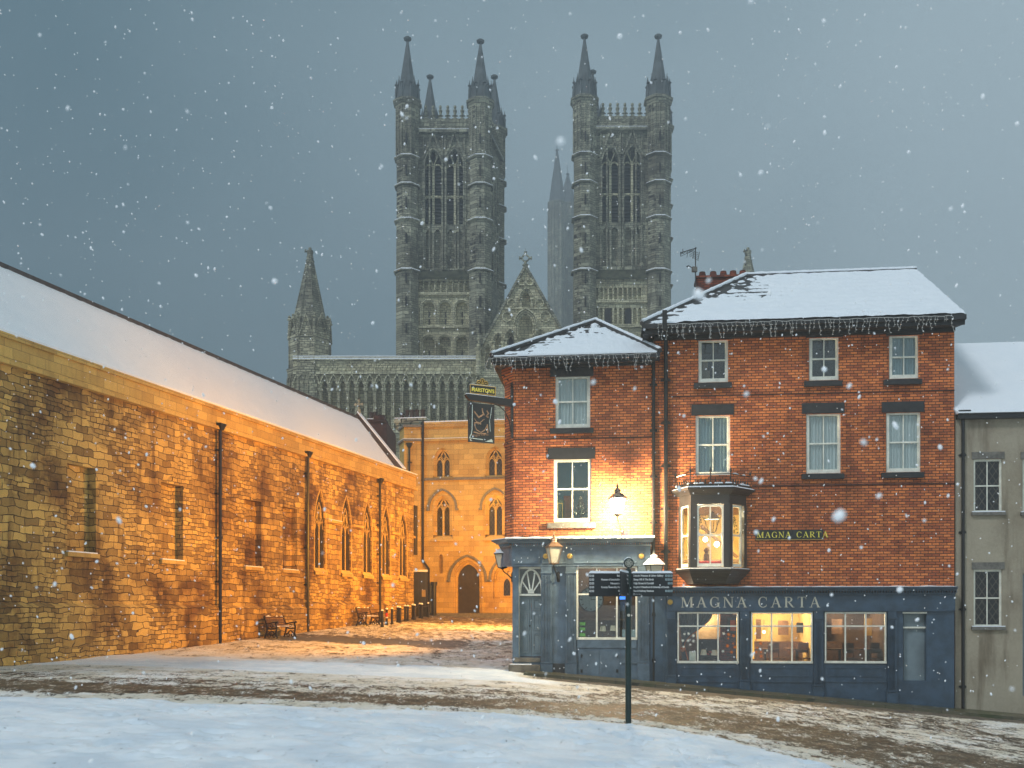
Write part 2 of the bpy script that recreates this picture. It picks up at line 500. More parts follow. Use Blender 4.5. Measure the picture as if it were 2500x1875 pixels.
# ------------------------------------------------------------------ ground
def sstep(a, b, x):
    t = min(1, max(0, (x - a) / (b - a))); return t * t * (3 - 2 * t)
def band(x, a, b, s):
    return sstep(a - s, a + s, x) * (1 - sstep(b - s, b + s, x))
def snow_edge(X): return 19.75 - .32 * max(0.0, X - 1.6) ** 2 + .25 * band(X, 0, 3, .8) - .16 * math.sin(X * 1.1)
_r = random.Random(4)
PRINTS = {}
def foot(x, y, q, d, sc=1.0):
    for i in range(int(x) - 1, int(x) + 2):
        for j in range(int(y) - 1, int(y) + 2):
            PRINTS.setdefault((i, j), []).append((x, y, math.cos(q), math.sin(q), d, sc))
def trail(x, y, q, n):
    for i in range(n):
        sd = .10 if i % 2 else -.10
        foot(x - sd * math.sin(q), y + sd * math.cos(q), q + _r.uniform(-.2, .2), _r.uniform(.07, .11))
        x += .68 * math.cos(q); y += .68 * math.sin(q); q += _r.uniform(-.10, .10)
trail(-6, 13.2, .55, 15); trail(6, 15.2, 2.9, 20); trail(-2.5, 12.6, 1.2, 10); trail(1.0, 19.2, -1.9, 10); trail(-8, 17.6, .05, 22); trail(4, 13.5, 2.2, 9)
for _i in range(140): foot(_r.uniform(-8, 4), _r.uniform(12.5, 19), _r.uniform(0, 3.1), _r.uniform(.03, .08), _r.uniform(.8, 1.9))
def prints(X, Y):
    h = 0.0
    for x, y, c, s_, d, sc in PRINTS.get((int(X), int(Y)), ()):
        a = ((X - x) * c + (Y - y) * s_) / (.17 * sc); b = (-(X - x) * s_ + (Y - y) * c) / (.085 * sc)
        r = a * a + b * b
        if r < 4: h += -d * max(0, 1 - r) ** .6 + .35 * d * math.exp(-((math.sqrt(r) - 1.25) / .3) ** 2)
    return h
def ground_cover(X, Y):
    """snow 0..1, wet road 0..1, churned track 0..1"""
    n = noise.noise(Vector((X * .35, Y * .35, 0))); n2 = noise.noise(Vector((X * 1.7, Y * 1.7, 3)))
    sl = .68 * max(0, X - 1.3)
    s = (Y - snow_edge(X)) / math.sqrt(1 + sl * sl) + n * .55 + n2 * .16
    snow, wet, track = .8, 0.0, 0.0
    if s < 0:
        snow = 1.0 - .1 * sstep(-.8, 0, s)
    else:
        right = sstep(0, 5, X)
        e1 = 5.2 + .6 * right; e2 = e1 + 3.4
        t = .80 * band(s, 1.1, 3.4, .5) + .5 * band(s, .12, .34, .1) * (.2 + sstep(-1, 2, X)) + .42 * band(s, 4.0, e1, .4)
        t2 = .36 * band(Y, 34.6, 38, .5)
        track = max(t, t2, .25)
        rut = .5 + .5 * math.sin(s * 5.2 + 1.5 * n)
        snow = .74 - .10 * rut * band(s, .8, 6.5, .8) - .55 * t - .30 * t2 + .30 * band(Y, 28.2, 32, .5) * (1 - sstep(-.2, 2.2, X))  # last term whitens the left street for light that no lamp here gives
        if Y > 36.5:
            w = band(Y + .1 * X + n * 1.6 + n2 * .5, 38.6, 41.8, 1.1) * sstep(-12.5, -8, X) * (1 - .75 * sstep(-3.2, -1.2, X))
            wet = w; snow -= .80 * w
        if Y > 42.3:
            snow = min(snow, .58 - .3 * band(Y, 52, 60, 2)); track = .4
    if X > -1: # foot of the shopfronts, wet and trodden
        f = band(Y, 29.6 - .10 * X, 33, .45) * sstep(-.6, 1.6, X)
        snow -= .75 * f; wet = max(wet, .25 * f)
    return max(0, min(1, snow)), max(0, min(1, wet)), max(0, min(1, track))
def ground_z(X, Y):
    z = gz(X, Y)
    if Y < 62 and abs(X) < 32:
        sn, we, tr = ground_cover(X, Y)
        v = Vector((X, Y, 0))
        s = Y - snow_edge(X)
        lump = noise.fractal(v * 2.3, 1.0, 2.1, 4)
        z += .030 * sn + .030 * lump * (.25 + 1.3 * tr) * (1 - we)
        z += .05 * max(0, noise.fractal(v * 4.5, .8, 2.1, 3)) * band(s, -.1, 1.3, .25)
        if s < 0:
            z += .07 * sstep(0, -1.2, s) + .05 * noise.noise(v * .55) + .032 * noise.noise(v * 1.9) + .022 * noise.fractal(v * 4.2, .9, 2.1, 3) - .06 * max(0, noise.noise(v * 1.25 + Vector((7, 1, 0))) - .2) + prints(X, Y)
        z += .10 * max(0, noise.noise(v * .8 + Vector((3, 9, 0))) ) * band(Y, 29.5, 34.5, 1.2) * (1 - sstep(-.5, 1.5, X))
    return z
def axis(segs):
    out = []
    for a, b, st in segs:
        n = max(1, int(round((b - a) / st)))
        out += [a + (b - a) * i / n for i in range(n)]
    return out + [segs[-1][1]]
XS = axis([(-260, -60, 40), (-60, -20, 4), (-20, -11, .35), (-11, 10, .07), (10, 20, .35), (20, 60, 4), (60, 260, 40)])
YS = axis([(-60, 8, 6), (8, 12, .4), (12, 21, .06), (21, 24, .085), (24, 36, .12), (36, 62, .28), (62, 120, 8), (120, 320, 40)])
gv = []; cov = []
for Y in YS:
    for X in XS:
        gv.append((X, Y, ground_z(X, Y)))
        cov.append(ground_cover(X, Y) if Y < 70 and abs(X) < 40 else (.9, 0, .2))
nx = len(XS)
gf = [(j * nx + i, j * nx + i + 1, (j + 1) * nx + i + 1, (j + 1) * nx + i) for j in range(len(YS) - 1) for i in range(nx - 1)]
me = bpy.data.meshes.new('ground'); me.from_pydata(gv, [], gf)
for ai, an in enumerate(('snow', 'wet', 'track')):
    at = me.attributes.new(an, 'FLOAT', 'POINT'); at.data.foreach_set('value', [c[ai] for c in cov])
me.polygons.foreach_set('use_smooth', [True] * len(me.polygons))
k = N('snowy_street')
def attr(nm):
    a = k.t.nodes.new('ShaderNodeAttribute'); a.attribute_name = nm; return a.outputs['Fac']
fineA = k.noise(2.6, 8, .74, stretch=(1, .55, 1)); fineB = k.noise(17, 6, .75, stretch=(1, .42, 1)); fineC = k.noise(.9, 5, .6)
sm = k.math('ADD', attr('snow'), k.math('ADD', k.math('MULTIPLY', k.math('SUBTRACT', fineA, .5), 2.3), k.math('MULTIPLY', k.math('SUBTRACT', fineB, .5), 2.0)))
mask = k.ramp(sm, .36, .62)
soil = k.mix(k.ramp(fineA, .3, .7), (.04, .028, .016), (.20, .14, .075))
soil = k.mix(k.ramp(fineB, .54, .70), soil, (.46, .36, .22))
wetc = k.mix(fineA, (.07, .085, .10), (.17, .19, .21))
base = k.mix(attr('wet'), soil, wetc)
clean = k.mix(k.ramp(fineC, .35, .65), (.68, .76, .83), (.86, .90, .93))
grubby = k.mix(fineA, (.54, .47, .34), (.80, .77, .68))
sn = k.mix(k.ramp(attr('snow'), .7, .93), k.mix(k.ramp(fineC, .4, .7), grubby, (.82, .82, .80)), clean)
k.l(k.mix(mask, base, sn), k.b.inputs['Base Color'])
k.l(k.ramp(mask, 0, 1, .62, .85), k.b.inputs['Roughness'])
k.bump(k.math('ADD', k.math('MULTIPLY', mask, .7), k.math('MULTIPLY', fineB, .5)), .55, .035)
me.materials.append(k.m)
go = bpy.data.objects.new('ground', me); C.objects.link(go); struct(go)

# stone-flagged pavement along the shopfronts
k = N('wet_flagstones')
sp = k.n('ShaderNodeSeparateXYZ'); k.l(k.obj(), sp.inputs[0]); cb = k.n('ShaderNodeCombineXYZ')
k.l(sp.outputs[0], cb.inputs[0]); k.l(sp.outputs[1], cb.inputs[1])
b = k.n('ShaderNodeTexBrick', Scale=1.0); b.inputs['Brick Width'].default_value = .8; b.inputs['Row Height'].default_value = .55
b.inputs['Mortar Size'].default_value = .012
b.inputs['Color1'].default_value = (.12, .10, .06, 1); b.inputs['Color2'].default_value = (.07, .066, .035, 1); b.inputs['Mortar'].default_value = (.02, .02, .015, 1)
k.l(cb.outputs[0], b.inputs['Vector'])
f1 = k.noise(3.5, 7, .75); 
col = k.mix(k.ramp(k.noise(.8, 4), .5, .7), b.outputs[0], (.05, .06, .02))
col = k.mix(k.ramp(f1, .60, .68), col, (.70, .70, .66))
k.l(col, k.b.inputs['Base Color']); k.b.inputs['Roughness'].default_value = .38
k.bump(k.math('MULTIPLY_ADD', b.outputs[1], -.6, f1), .5, .02)
M_flag = k.m
PF = Frame(0.0, 32.0, 0.0, -6)
mb = MB(); P0 = []
for i in range(120):
    u = .5 + i * .25
    row = []
    for v in (-1.35, -1.34, -.9, -.45, .25):
        w = PF.world(u, v)
        row.append((w.x, w.y, gz(w.x, w.y) + (.10 if v > -1.345 else -.05)))
    P0.append(row)
mb.grid(P0)
struct(mb.build('pavement', M_flag))

# ------------------------------------------------------------------ cathedral
CF = Frame(0, 113, 2.0, 0)
cath = thing('cathedral', 'huge Gothic stone cathedral with twin pinnacled towers fading into the mist', 'cathedral', (0, 113, 2.0))
ct = CF.at

def octo(R): return R / math.cos(math.pi / 8)
def turret(parent, px, v, pw, levels, y_spire0, y_apex, ribs_from, name='corner_turret', slits=(), mat=None, pyb=872, xs=None):
    """octagonal stair turret. levels: list of (py of string course, half width below it in px)"""
    uc = CF.u(px, v); sc = CF.Y(0, v) / FPX
    zz = lambda py: CF.z(px, py, v)
    prof = [(octo(levels[-1][1] * sc), zz(pyb))]
    for py, hw in reversed(levels):
        r = octo(hw * sc)
        prof += [(r, zz(py + 3)), (r + .28, zz(py + 1)), (r + .30, zz(py - 1)), (octo(hw * sc) - .02, zz(py - 6))]
    r = octo(levels[0][1] * sc)
    zt = zz(y_spire0)
    prof += [(r, zt - .9), (r + .28, zt - .35), (r + .42, zt - .25), (r + .42, zt)]
    mb = MB().lathe(prof, (uc, v), 8)
    zr = zz(ribs_from)
    for j in range(16):
        q = 2 * math.pi * (j + .0) / 16 + math.pi / 8 * 0
        rr = r * (1.0 if j % 2 else .935)
        mb.tube([(uc + rr * math.cos(q), v + rr * math.sin(q), zr), (uc + rr * math.cos(q), v + rr * math.sin(q), zt - .6)], .10, 5)
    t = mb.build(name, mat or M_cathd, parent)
    sn = MB()                                      # snow lying on the string courses
    for py, hw in levels:
        rr = octo(hw * sc)
        sn.lathe([(rr + .31, zz(py - 1) + .01), (rr + .24, zz(py - 1) + .10), (rr - .1, zz(py - 6) + .03)], (uc, v), 8)
    sn.build('snow', M_snow, parent)
    for py in slits:
        zc = zz(py)
        MB().box(uc - .09, uc + .09, v - octo(levels[0][1] * sc) * .924 - .33, v - octo(levels[0][1] * sc) * .924 + .1, zc - .55, zc + .55).build('slit_window', M_dark, parent)  # raised dark box, the slit's inner darkness put in as colour
    # spire with gablets round its foot
    za = zz(y_apex); rs = r * .93
    sp_ = MB().lathe([(rs, zt), (rs * .97, zt + .4), (rs * .80, zt + (za - zt) * .22), (.15, za - .5), (.13, za - .35), (.42, za - .25), (.5, za - .05), (.3, za + .1), (.05, za + .16)], (uc, v), 8)
    for j in range(8):
        q = 2 * math.pi * j / 8
        M_ = Matrix.Translation((uc, v, zt)) @ Matrix.Rotation(q, 4, 'Z')
        g = MB().prism([(-rs * .40, 0), (-rs * .36, (za - zt) * .10), (0, (za - zt) * .27), (rs * .36, (za - zt) * .10), (rs * .40, 0)], -rs * 1.0, -rs * .55)
        g.strip([(-rs * .40, (za - zt) * .08), (0, (za - zt) * .29), (rs * .40, (za - zt) * .08)], .14, -rs * 1.06, -rs * .96)
        g.tube([(0, -rs, (za - zt) * .27), (0, -rs, (za - zt) * .36)], [.08, .03], 5)
        g.xf(M_); sp_.add(g.v, g.f)
        q2 = q + math.pi / 8
        p = (uc + r * 1.02 * math.cos(q2), v + r * 1.02 * math.sin(q2))
        sp_.tube([(p[0], p[1], zt), (p[0], p[1], zt + (za - zt) * .16), (p[0], p[1], zt + (za - zt) * .29)], [.17, .14, .03], 5)
        sp_.tube([(p[0], p[1], zt + (za - zt) * .235), (p[0], p[1], zt + (za - zt) * .26)], [.22, .1], 5)
    sp_.build('spire', M_spire, parent)
    return t

def west_tower(pl, pr, rl, rr, dy, lower):
    """pl, pr: picture columns of the two front turrets; rl, rr: of the two rear ones; dy: height shift"""
    V = 5.0; VB = 13.0
    tw = part('tower', cath)
    L, R = CF.u(pl, V), CF.u(pr, V)
    yb = 900
    D = dy
    zf = lambda py: CF.z((pl + pr) / 2, py, V)
    # the belfry stage between the turrets
    cx = [pl + (pr - pl) * t for t in (.352, .648)]
    hw = 20
    holes = []
    for c in cx:
        uc = CF.u(c, V); a = CF.u(c + hw, V) - uc
        holes.append((opening(uc, a, zf(548 + D), zf(405 + D), zf(366 + D)), .93, False))
        for d in (-.52, .52):
            a2 = a * .40
            holes.append((opening(uc + a * d, a2, zf(655 + D), zf(572 + D), zf(560 + D), 5), .5, True))
    face = MB().wall(rect(L, R, zf(664 + D), zf(322 + D)), holes, V, .6)
    for c in cx:
        uc = CF.u(c, V); a = CF.u(c + hw, V) - uc
        for k_, o_ in ((1.10, .34), (1.30, .22)):
            face.strip([(uc - a * k_, zf(556 + D))] + arch(uc, a * k_, zf(405 + D), zf(366 + D) + a * (k_ - 1) * 1.6) + [(uc + a * k_, zf(556 + D))], .16, V - o_ * .8, V + .02)
        face.strip([(uc - a * 1.42, zf(392 + D)), (uc - a * .6, zf(358 + D)), (uc, zf(324 + D)), (uc + a * .6, zf(358 + D)), (uc + a * 1.42, zf(392 + D))], .26, V - .32, V - .005)
        face.tube([(uc, V - .2, zf(330 + D)), (uc, V - .2, zf(312 + D))], [.28, .08], 6)
    xm = (L + R) / 2
    for f in (-.47, -.33, -.03, .03, .33, .47):      # clustered shafts
        x = xm + (R - L) * f * .56 / .47 * .5
        face.tube([(x, V - .12, zf(660 + D)), (x, V - .12, zf(330 + D))], .11, 6)
    for k_ in range(13):                               # small blind arcading over the windows
        x = L + (R - L) * (k_ + .5) / 13
        face.strip(arch(x, .22, zf(341 + D), zf(332 + D), 3), .07, V - .07, V - .002)
        face.tube([(x - .28, V - .03, zf(392 + D)), (x - .28, V - .03, zf(333 + D))], .045, 4)
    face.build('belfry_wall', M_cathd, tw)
    for c in cx:
        uc = CF.u(c, V); a = CF.u(c + hw, V) - uc
        w = part('belfry_window', tw, (uc, V, 0))
        tr = MB()
        tr.box(-.14, .14, .25, .6, zf(548 + D), zf(398 + D))
        for s_ in (-1, 1):
            x = s_ * a * .52
            tr.strip(arch(x, a * .44, zf(408 + D), zf(399 + D), 5), .12, .3, .55)
            tr.strip(arch(x, a * .44, zf(484 + D), zf(476 + D), 5), .12, .3, .55)
            tr.strip([(0, zf(402 + D)), (s_ * a * .35, zf(386 + D)), (s_ * a * .62, zf(372 + D))], .12, .3, .55)
        tr.box(-a, a, .28, .58, zf(478 + D) - .1, zf(478 + D) + .12)
        tr.build('tracery', M_cathl, w)
        lv = MB().box(-a * 1.05, a * 1.05, .86, .95, zf(560 + D), zf(360 + D))
        lv.build('dark_panel', M_dark, w)  # solid dark sheet, the unlit inside of the belfry as colour
        sl = MB(); z = zf(547 + D)
        while z < zf(402 + D):
            sl.add([(-a, .55, z), (a, .55, z), (a, .82, z + .30), (-a, .82, z + .30), (-a, .55, z + .07), (a, .55, z + .07), (a, .82, z + .37), (-a, .82, z + .37)],
                   [(0, 1, 2, 3), (4, 5, 6, 7), (0, 1, 5, 4), (2, 3, 7, 6)])
            z += .42
        sl.build('louvre', M_lead, w)
    # lower stages
    low = MB(); hs = []
    zl = zf
    U = lambda px: CF.u(px, V)
    if lower == 'round':
        c9 = [pl + (pr - pl) * (.18 + .0805 * i) for i in range(9)]
        for c in c9:
            hs.append((opening(U(c), .30, zl(719), zl(692), zl(686), 4), .4, True))
        c3 = [1047, 1087, 1128]
        for c in c3:
            hs.append((opening(U(c), .68, zl(795), zl(752), zl(738), 6), .7, True))
            hs.append((opening(U(c), .68, zl(886), zl(836), zl(823), 6), .7, True))
    else:
        c9 = [1456 + 11.75 * i for i in range(10)]
        for c in c9:
            hs.append((opening(U(c), .20, zl(733), zl(707), zl(701), 4), .4, True))
        cw = [1455.5 + 11.8 * i for i in range(10)]
        for i, c in enumerate(cw):
            hs.append((opening(U(c), .20, zl(800), zl(757), zl(751), 4), .4, True))
    low.wall(rect(L, R, zf(yb), zf(680)), hs, V, .6)
    for st in ((722, 740)[lower != 'round'], (802, 800)[lower != 'round']):
        low.box(L, R, V - .35, V - .003, zf(st), zf(st) + .35)
    if lower == 'round':
        for c in c3:
            for k_ in (1.15, 1.4):
                low.strip([(U(c) - .68 * k_, zl(797))] + arch(U(c), .68 * k_, zl(752), zl(752) + (zl(738) - zl(752)) * k_, 6) + [(U(c) + .68 * k_, zl(797))], .14, V - .5 * (k_ - .8), V - .004)
                low.strip([(U(c) - .68 * k_, zl(886))] + arch(U(c), .68 * k_, zl(836), zl(836) + (zl(823) - zl(836)) * k_, 6) + [(U(c) + .68 * k_, zl(886))], .14, V - .5 * (k_ - .8), V - .004)
            for yy in (757, 775, 852):
                MB().box(U(c) - .07, U(c) + .07, V + .62, V + .72, zl(yy + 14), zl(yy)).build('slit_window', M_dark, tw)
    for c in c9:
        low.tube([(U(c) + .33 * (.9 if lower == 'round' else .87), V - .06, zl(719)), (U(c) + .33 * .9, V - .06, zl(692))], .07, 5)
    low.build('lower_wall', M_cathl, tw)
    if lower != 'round':
        for c in (1484, 1534):
            MB().wall(opening(U(c), .38, zl(800), zl(760), zl(752)), [], V - .01, .2).build('lancet_window', M_dark, tw)
    ms = MB()                                         # mossy weathering between the stages
    ms.add([(L, V - .45, zf(680)), (R, V - .45, zf(680)), (R, V + .1, zf(656)), (L, V + .1, zf(656)), (L, V - .45, zf(684)), (R, V - .45, zf(684))],
           [(0, 1, 2, 3), (0, 1, 5, 4)])
    ms.build('weathered_ledge', M_moss, tw)
    # body behind the facing
    zb, zt = zf(yb), CF.z((pl + pr) / 2, 322 + D, V)
    rL, rR = CF.u(rl, VB), CF.u(rr, VB)
    bo = MB().plan([(L, V + .98), (R + .9, V + .98), (rR + .9, VB), (rL, VB)], zb, zt + .5)
    # blind lancets down the flank
    for t in (.3, .5, .7):
        for z0_, z1_ in ((664, 560), (548, 380)):
            p = Vector((R + .9, V + .98)).lerp(Vector((rR + .9, VB)), t)
            bo.tube([(p.x + .05, p.y, zf(z0_ + D)), (p.x + .05, p.y, zf(z1_ + D))], .12, 5)
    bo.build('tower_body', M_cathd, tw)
    # pierced parapet and its finials
    pz0, pz1, pz2 = zf(322 + D), zf(292 + D), zf(286 + D)
    n = 10
    def parapet(A, B, vis):
        M_ = Matrix.Translation((A[0], A[1], 0)) @ Matrix.Rotation(math.atan2(B[1] - A[1], B[0] - A[0]), 4, 'Z')
        W = (Vector(B) - Vector(A)).length
        pts = [(0, pz0)]
        for i in range(n):
            pts += [(W * i / n, pz1), (W * (i + .5) / n, pz2)]
        pts += [(W, pz1), (W, pz0)]
        pm = MB().prism(pts, 0, .4)
        for i in range(2 * n + 1):
            pm.box(W * i / (2 * n) - .06, W * i / (2 * n) + .06, -.12, .02, pz0 + .3, pz1)
        pm.box(0, W, -.45, .6, pz0 - .25, pz0 + .1)
        pm.xf(M_).build('parapet', M_cathd, tw)
        MB().box(.0, W, -.44, -.12, pz0 + .10, pz0 + .16).xf(M_).build('snow', M_snow, tw)
        f0 = None
        for i in range(n):
            x = W * (i + .5) / n
            if f0 is None:
                f = MB().lathe([(.16, 0), (.12, .3), (.3, .45), (.12, .6), (.2, .8), (.27, 1.05), (.14, 1.2), (.13, 1.35), (.2, 1.45), (.16, 1.62), (.03, 1.72)], (0, 0), 6)
                f.box(-.34, .34, -.06, .06, .38, .5)
                f0 = f.build('finial', M_cathd, tw); o = f0
            else:
                o = f0.copy(); C.objects.link(o)
            p = M_ @ Vector((x, .2, 0)); o.location = (p.x, p.y, pz2 - .25)
    parapet((L, V - .1), (R, V - .1), True)
    parapet((R + .9, V + 1), (rR + .9, VB), False)
    parapet((rL, VB), (rR, VB), False)
    lv = [(392 + D, 26), (460 + D, 25.5), (545 + D, 26), (668, 27)]
    sl = lambda: (352 + D, 428 + D, 505 + D, 592, 688, 745, 810)
    turret(tw, pl, V, 26, [(a, b) for a, b in lv], 252 + D, 93 + D, 384 + D, slits=sl())
    turret(tw, pr, V, 26, [(a, b) for a, b in lv], 252 + D, 99 + D if pr < 1300 else 87, 384 + D, slits=sl())
    lvb = [(c, 24.5) for c in (450 + D, 512 + D, 592 + D, 700)]
    turret(tw, rl, VB, 24, lvb, 320 + D, 186 + D * 2, 430 + D)
    turret(tw, rr, VB, 24, lvb, 320 + D, 186 + D * 2, 430 + D)
    return tw
west_tower(995, 1173, 1050, 1207, 0, 'round')
west_tower(1427, 1607, 1447, 1612, -6, 'lancet')

# screen front with its tall blind arcade
def screen(p0, p1, nb, v=0.0):
    sc_ = part('screen_front', cath)
    U = lambda px: CF.u(px, v)
    zf = lambda py: CF.z(950, py, v)
    sp_ = (p1 - p0) / nb
    hs = []
    for i in range(nb):
        c = p0 + (i + .5) * sp_
        hs.append((opening(U(c), .36, zf(1046), zf(950), zf(928), 6), .98, True))
        hs.append((opening(U(c), .30, zf(1125), zf(1078), zf(1068), 4), .35, True))
    hs_l = hs
    w = MB().wall(rect(U(p0), U(p1), zf(1140), zf(873)), hs_l, v, 1.2)
    w.box(U(p0), U(p1), v - .35, v - .01, zf(1058), zf(1052))
    w.box(U(p0), U(p1), v - .30, v - .01, zf(915), zf(908))
    zz_ = []
    n = nb * 2
    w.strip([(U(p0 + (p1 - p0) * (i / (2 * n))), zf(903 if i % 2 else 884)) for i in range(2 * n + 1)], .10, v - .10, v - .004)
    w.box(U(p0), U(p1), v - .28, v + .9, zf(880), zf(872))
    w.build('screen_wall', M_cathl, sc_)
    MB().box(U(p0), U(p1), v - .30, v + .9, zf(872) + .004, zf(872) + .10).box(U(p0), U(p1), v - .30, v - .281, zf(878), zf(875)).build('snow', M_snow, sc_)
    ar = None; co = None
    for i in range(nb):
        c = U(p0 + (i + .5) * sp_); hw = (U(p1) - U(p0)) / nb / 2
        if ar is None:
            a = MB()
            for k_, d in ((.39, .16), (.46, .32)):
                a.strip(arch(0, k_, zf(950), zf(928) + (k_ - .39) * 1.5, 6), .07, -d, -.003)
            a.strip([(-hw, zf(941)), (-hw * .5, zf(925)), (0, zf(916)), (hw * .5, zf(925)), (hw, zf(941))], .11, -.48, -.005)
            ar = a.build('gabled_arch', M_cathl, sc_); o = ar
            a = MB()                                  # little gabled niche on the back wall
            a.strip([(-.26, zf(1006)), (0, zf(990)), (.26, zf(1006))], .12, .45, .97)
            a.strip(arch(0, .22, zf(1016), zf(1002), 4), .08, .5, .972)
            a.box(-.28, .28, .6, .974, zf(993), zf(984))
            nc = a.build('niche_canopy', M_cathl, sc_); nc.location = (c, v, 0)
            g = MB()
            for x, r_ in ((-.09, .06), (.09, .06)):
                yv = -.18
                g.tube([(x, yv, zf(1052)), (x, yv, zf(955))], r_, 6)
            for z_, q in ((zf(1018), .04), (zf(984), .03)):
                g.box(-.19, .19, -.32, -.05, z_ - q, z_ + q)
            g.lathe([(.17, zf(957)), (.30, zf(952)), (.32, zf(949)), (.2, zf(948))], (0, -.15), 8)
            g.lathe([(.26, zf(1053)), (.2, zf(1049))], (0, -.15), 8)
            co = g.build('column', M_cathl, sc_); co.location = (c + hw, v, 0)
        else:
            o = ar.copy(); C.objects.link(o)
            o3 = nc.copy(); C.objects.link(o3); o3.location = (c, v, 0)
            o2 = co.copy(); C.objects.link(o2); o2.location = (c + hw, v, 0)
        o.location = (c, v, 0)
screen(716, 1180, 21)
screen(1390, 1836, 20)

# turret at each end of the screen
def end_turret(px):
    v = 2.0
    et = part('end_turret', cath)
    uc = CF.u(px, v); sc = CF.Y(0, v) / FPX
    zz = lambda py: CF.z(px, py, v)
    R = octo(46 * sc)
    b = MB().lathe([(R * 1.1, zz(1200)), (R * 1.1, zz(916)), (R * 1.14, zz(912)), (R * 1.14, zz(907)), (R, zz(903)), (R, zz(838)), (R * 1.06, zz(834)), (R * 1.06, zz(830)), (R * .95, zz(826))], (uc, v), 8)
    for j in range(8):
        q = 2 * math.pi * j / 8
        M_ = Matrix.Translation((uc, v, 0)) @ Matrix.Rotation(q, 4, 'Z')
        f = R * .924
        g = MB()
        g.prism([(-f * .36, zz(832)), (0, zz(782)), (f * .36, zz(832))], -f * 1.0, -f * .4)
        g.strip([(-f * .40, zz(836)), (0, zz(780)), (f * .40, zz(836))], .16, -f * 1.1, -f * .96)
        for s_ in (-1, 0, 1):
            g.strip([(s_ * .55 - .26, zz(950)), (s_ * .55 - .26, zz(946))] + arch(s_ * .55, .26, zz(946), zz(926), 4) + [(s_ * .55 + .26, zz(950))], .09, -f * 1.1 - .14, -f * 1.1)
            g.tube([(s_ * .55 - .28, -f * 1.1 - .1, zz(1060)), (s_ * .55 - .28, -f * 1.1 - .1, zz(948))], .07, 5)
        g.xf(M_); b.add(g.v, g.f)
        q2 = q + math.pi / 8
        for rr, z0, z1 in ((R, 903, 838), ):
            p = (uc + rr * math.cos(q2), v + rr * math.sin(q2))
            b.tube([(p[0], p[1], zz(z0)), (p[0], p[1], zz(z1))], .12, 5)
            b.tube([(p[0], p[1], zz(834)), (p[0], p[1], zz(800)), (p[0], p[1], zz(785))], [.24, .16, .05], 5)
            b.lathe([(.1, zz(790)), (.32, zz(787)), (.12, zz(783)), (.22, zz(780)), (.04, zz(776))], p, 5)
    b.build('turret_body', M_cath, et)
    MB().box(uc - .09, uc + .09, v - R * .93 - .02, v - R * .9, zz(893), zz(884)).build('slit_window', M_dark, et)
    s_ = MB().lathe([(R * .90, zz(829)), (R * .80, zz(790)), (.42, zz(642)), (.5, zz(640)), (.5, zz(636)), (.34, zz(634))], (uc, v), 8)
    for j in range(8):
        q2 = 2 * math.pi * (j + .5) / 8
        s_.tube([(uc + R * .80 * math.cos(q2), v + R * .80 * math.sin(q2), zz(790)), (uc + .42 * math.cos(q2), v + .42 * math.sin(q2), zz(642))], [.12, .07], 5)
    s_.build('spire', M_cathd, et)
    st = MB().lathe([(.36, zz(635)), (.42, zz(631)), (.33, zz(622)), (.40, zz(616)), (.36, zz(612)), (.14, zz(611)), (.19, zz(608)), (.17, zz(605)), (.05, zz(604))], (uc, v), 8)
    st.tube([(uc - .3, v - .1, zz(614)), (uc - .55, v - .25, zz(617)), (uc - .45, v - .35, zz(611))], [.12, .1, .08], 5)
    st.build('statue', M_cathd, et, smooth=True)
    return et
end_turret(757)
end_turret(1826)

# central gable with its niches and cross
v = -.6
cg = part('west_gable', cath)
U = lambda px: CF.u(px, v)
zf = lambda py: CF.z(1283, py, v)
cc = 1283
hs = []
def nich(px, hw, y0, ys, yt, d=.7): hs.append((opening(U(px), hw * .0468, zf(y0), zf(ys), zf(yt)), d, True))
nich(1285, 10.5, 752, 731, 713)
nich(1283, 17, 850, 792, 768, .9)
for px in (1247, 1319): nich(px, 9.5, 866, 829, 812, .7)
for px in (1216, 1350): nich(px, 8, 866, 836, 820, .6)
for px in (1191, 1375): nich(px, 7, 900, 862, 846, .6)
g = MB().wall([(U(1160), zf(915)), (U(1168), zf(880)), (U(1180), zf(842)), (U(cc), zf(656)), (U(1388), zf(842)), (U(1398), zf(880)), (U(1404), zf(915))], hs, v, .9)
for px, hw, y0, ys, yt in ((1285, 10.5, 752, 731, 713), (1283, 17, 850, 792, 768), (1247, 9.5, 866, 829, 812), (1319, 9.5, 866, 829, 812), (1216, 8, 866, 836, 820), (1350, 8, 866, 836, 820), (1191, 7, 900, 862, 846), (1375, 7, 900, 862, 846)):
    a = hw * .0468
    for i, k_ in enumerate((1.12, 1.36, 1.60)):
        g.strip(arch(U(px), a * k_, zf(ys), zf(yt) + a * (k_ - 1) * 1.2, 7), a * .13, v - .16 - .16 * i, v - .004)
    for s_ in (-1, 1):
        for k_ in (1.15, 1.42):
            g.tube([(U(px) + s_ * a * k_, v - .12, zf(y0)), (U(px) + s_ * a * k_, v - .12, zf(ys))], .07, 5)
        g.box(U(px) + s_ * a * 1.3 - .22, U(px) + s_ * a * 1.3 + .22, v - .3, v - .005, zf(ys + 2), zf(ys - 2))
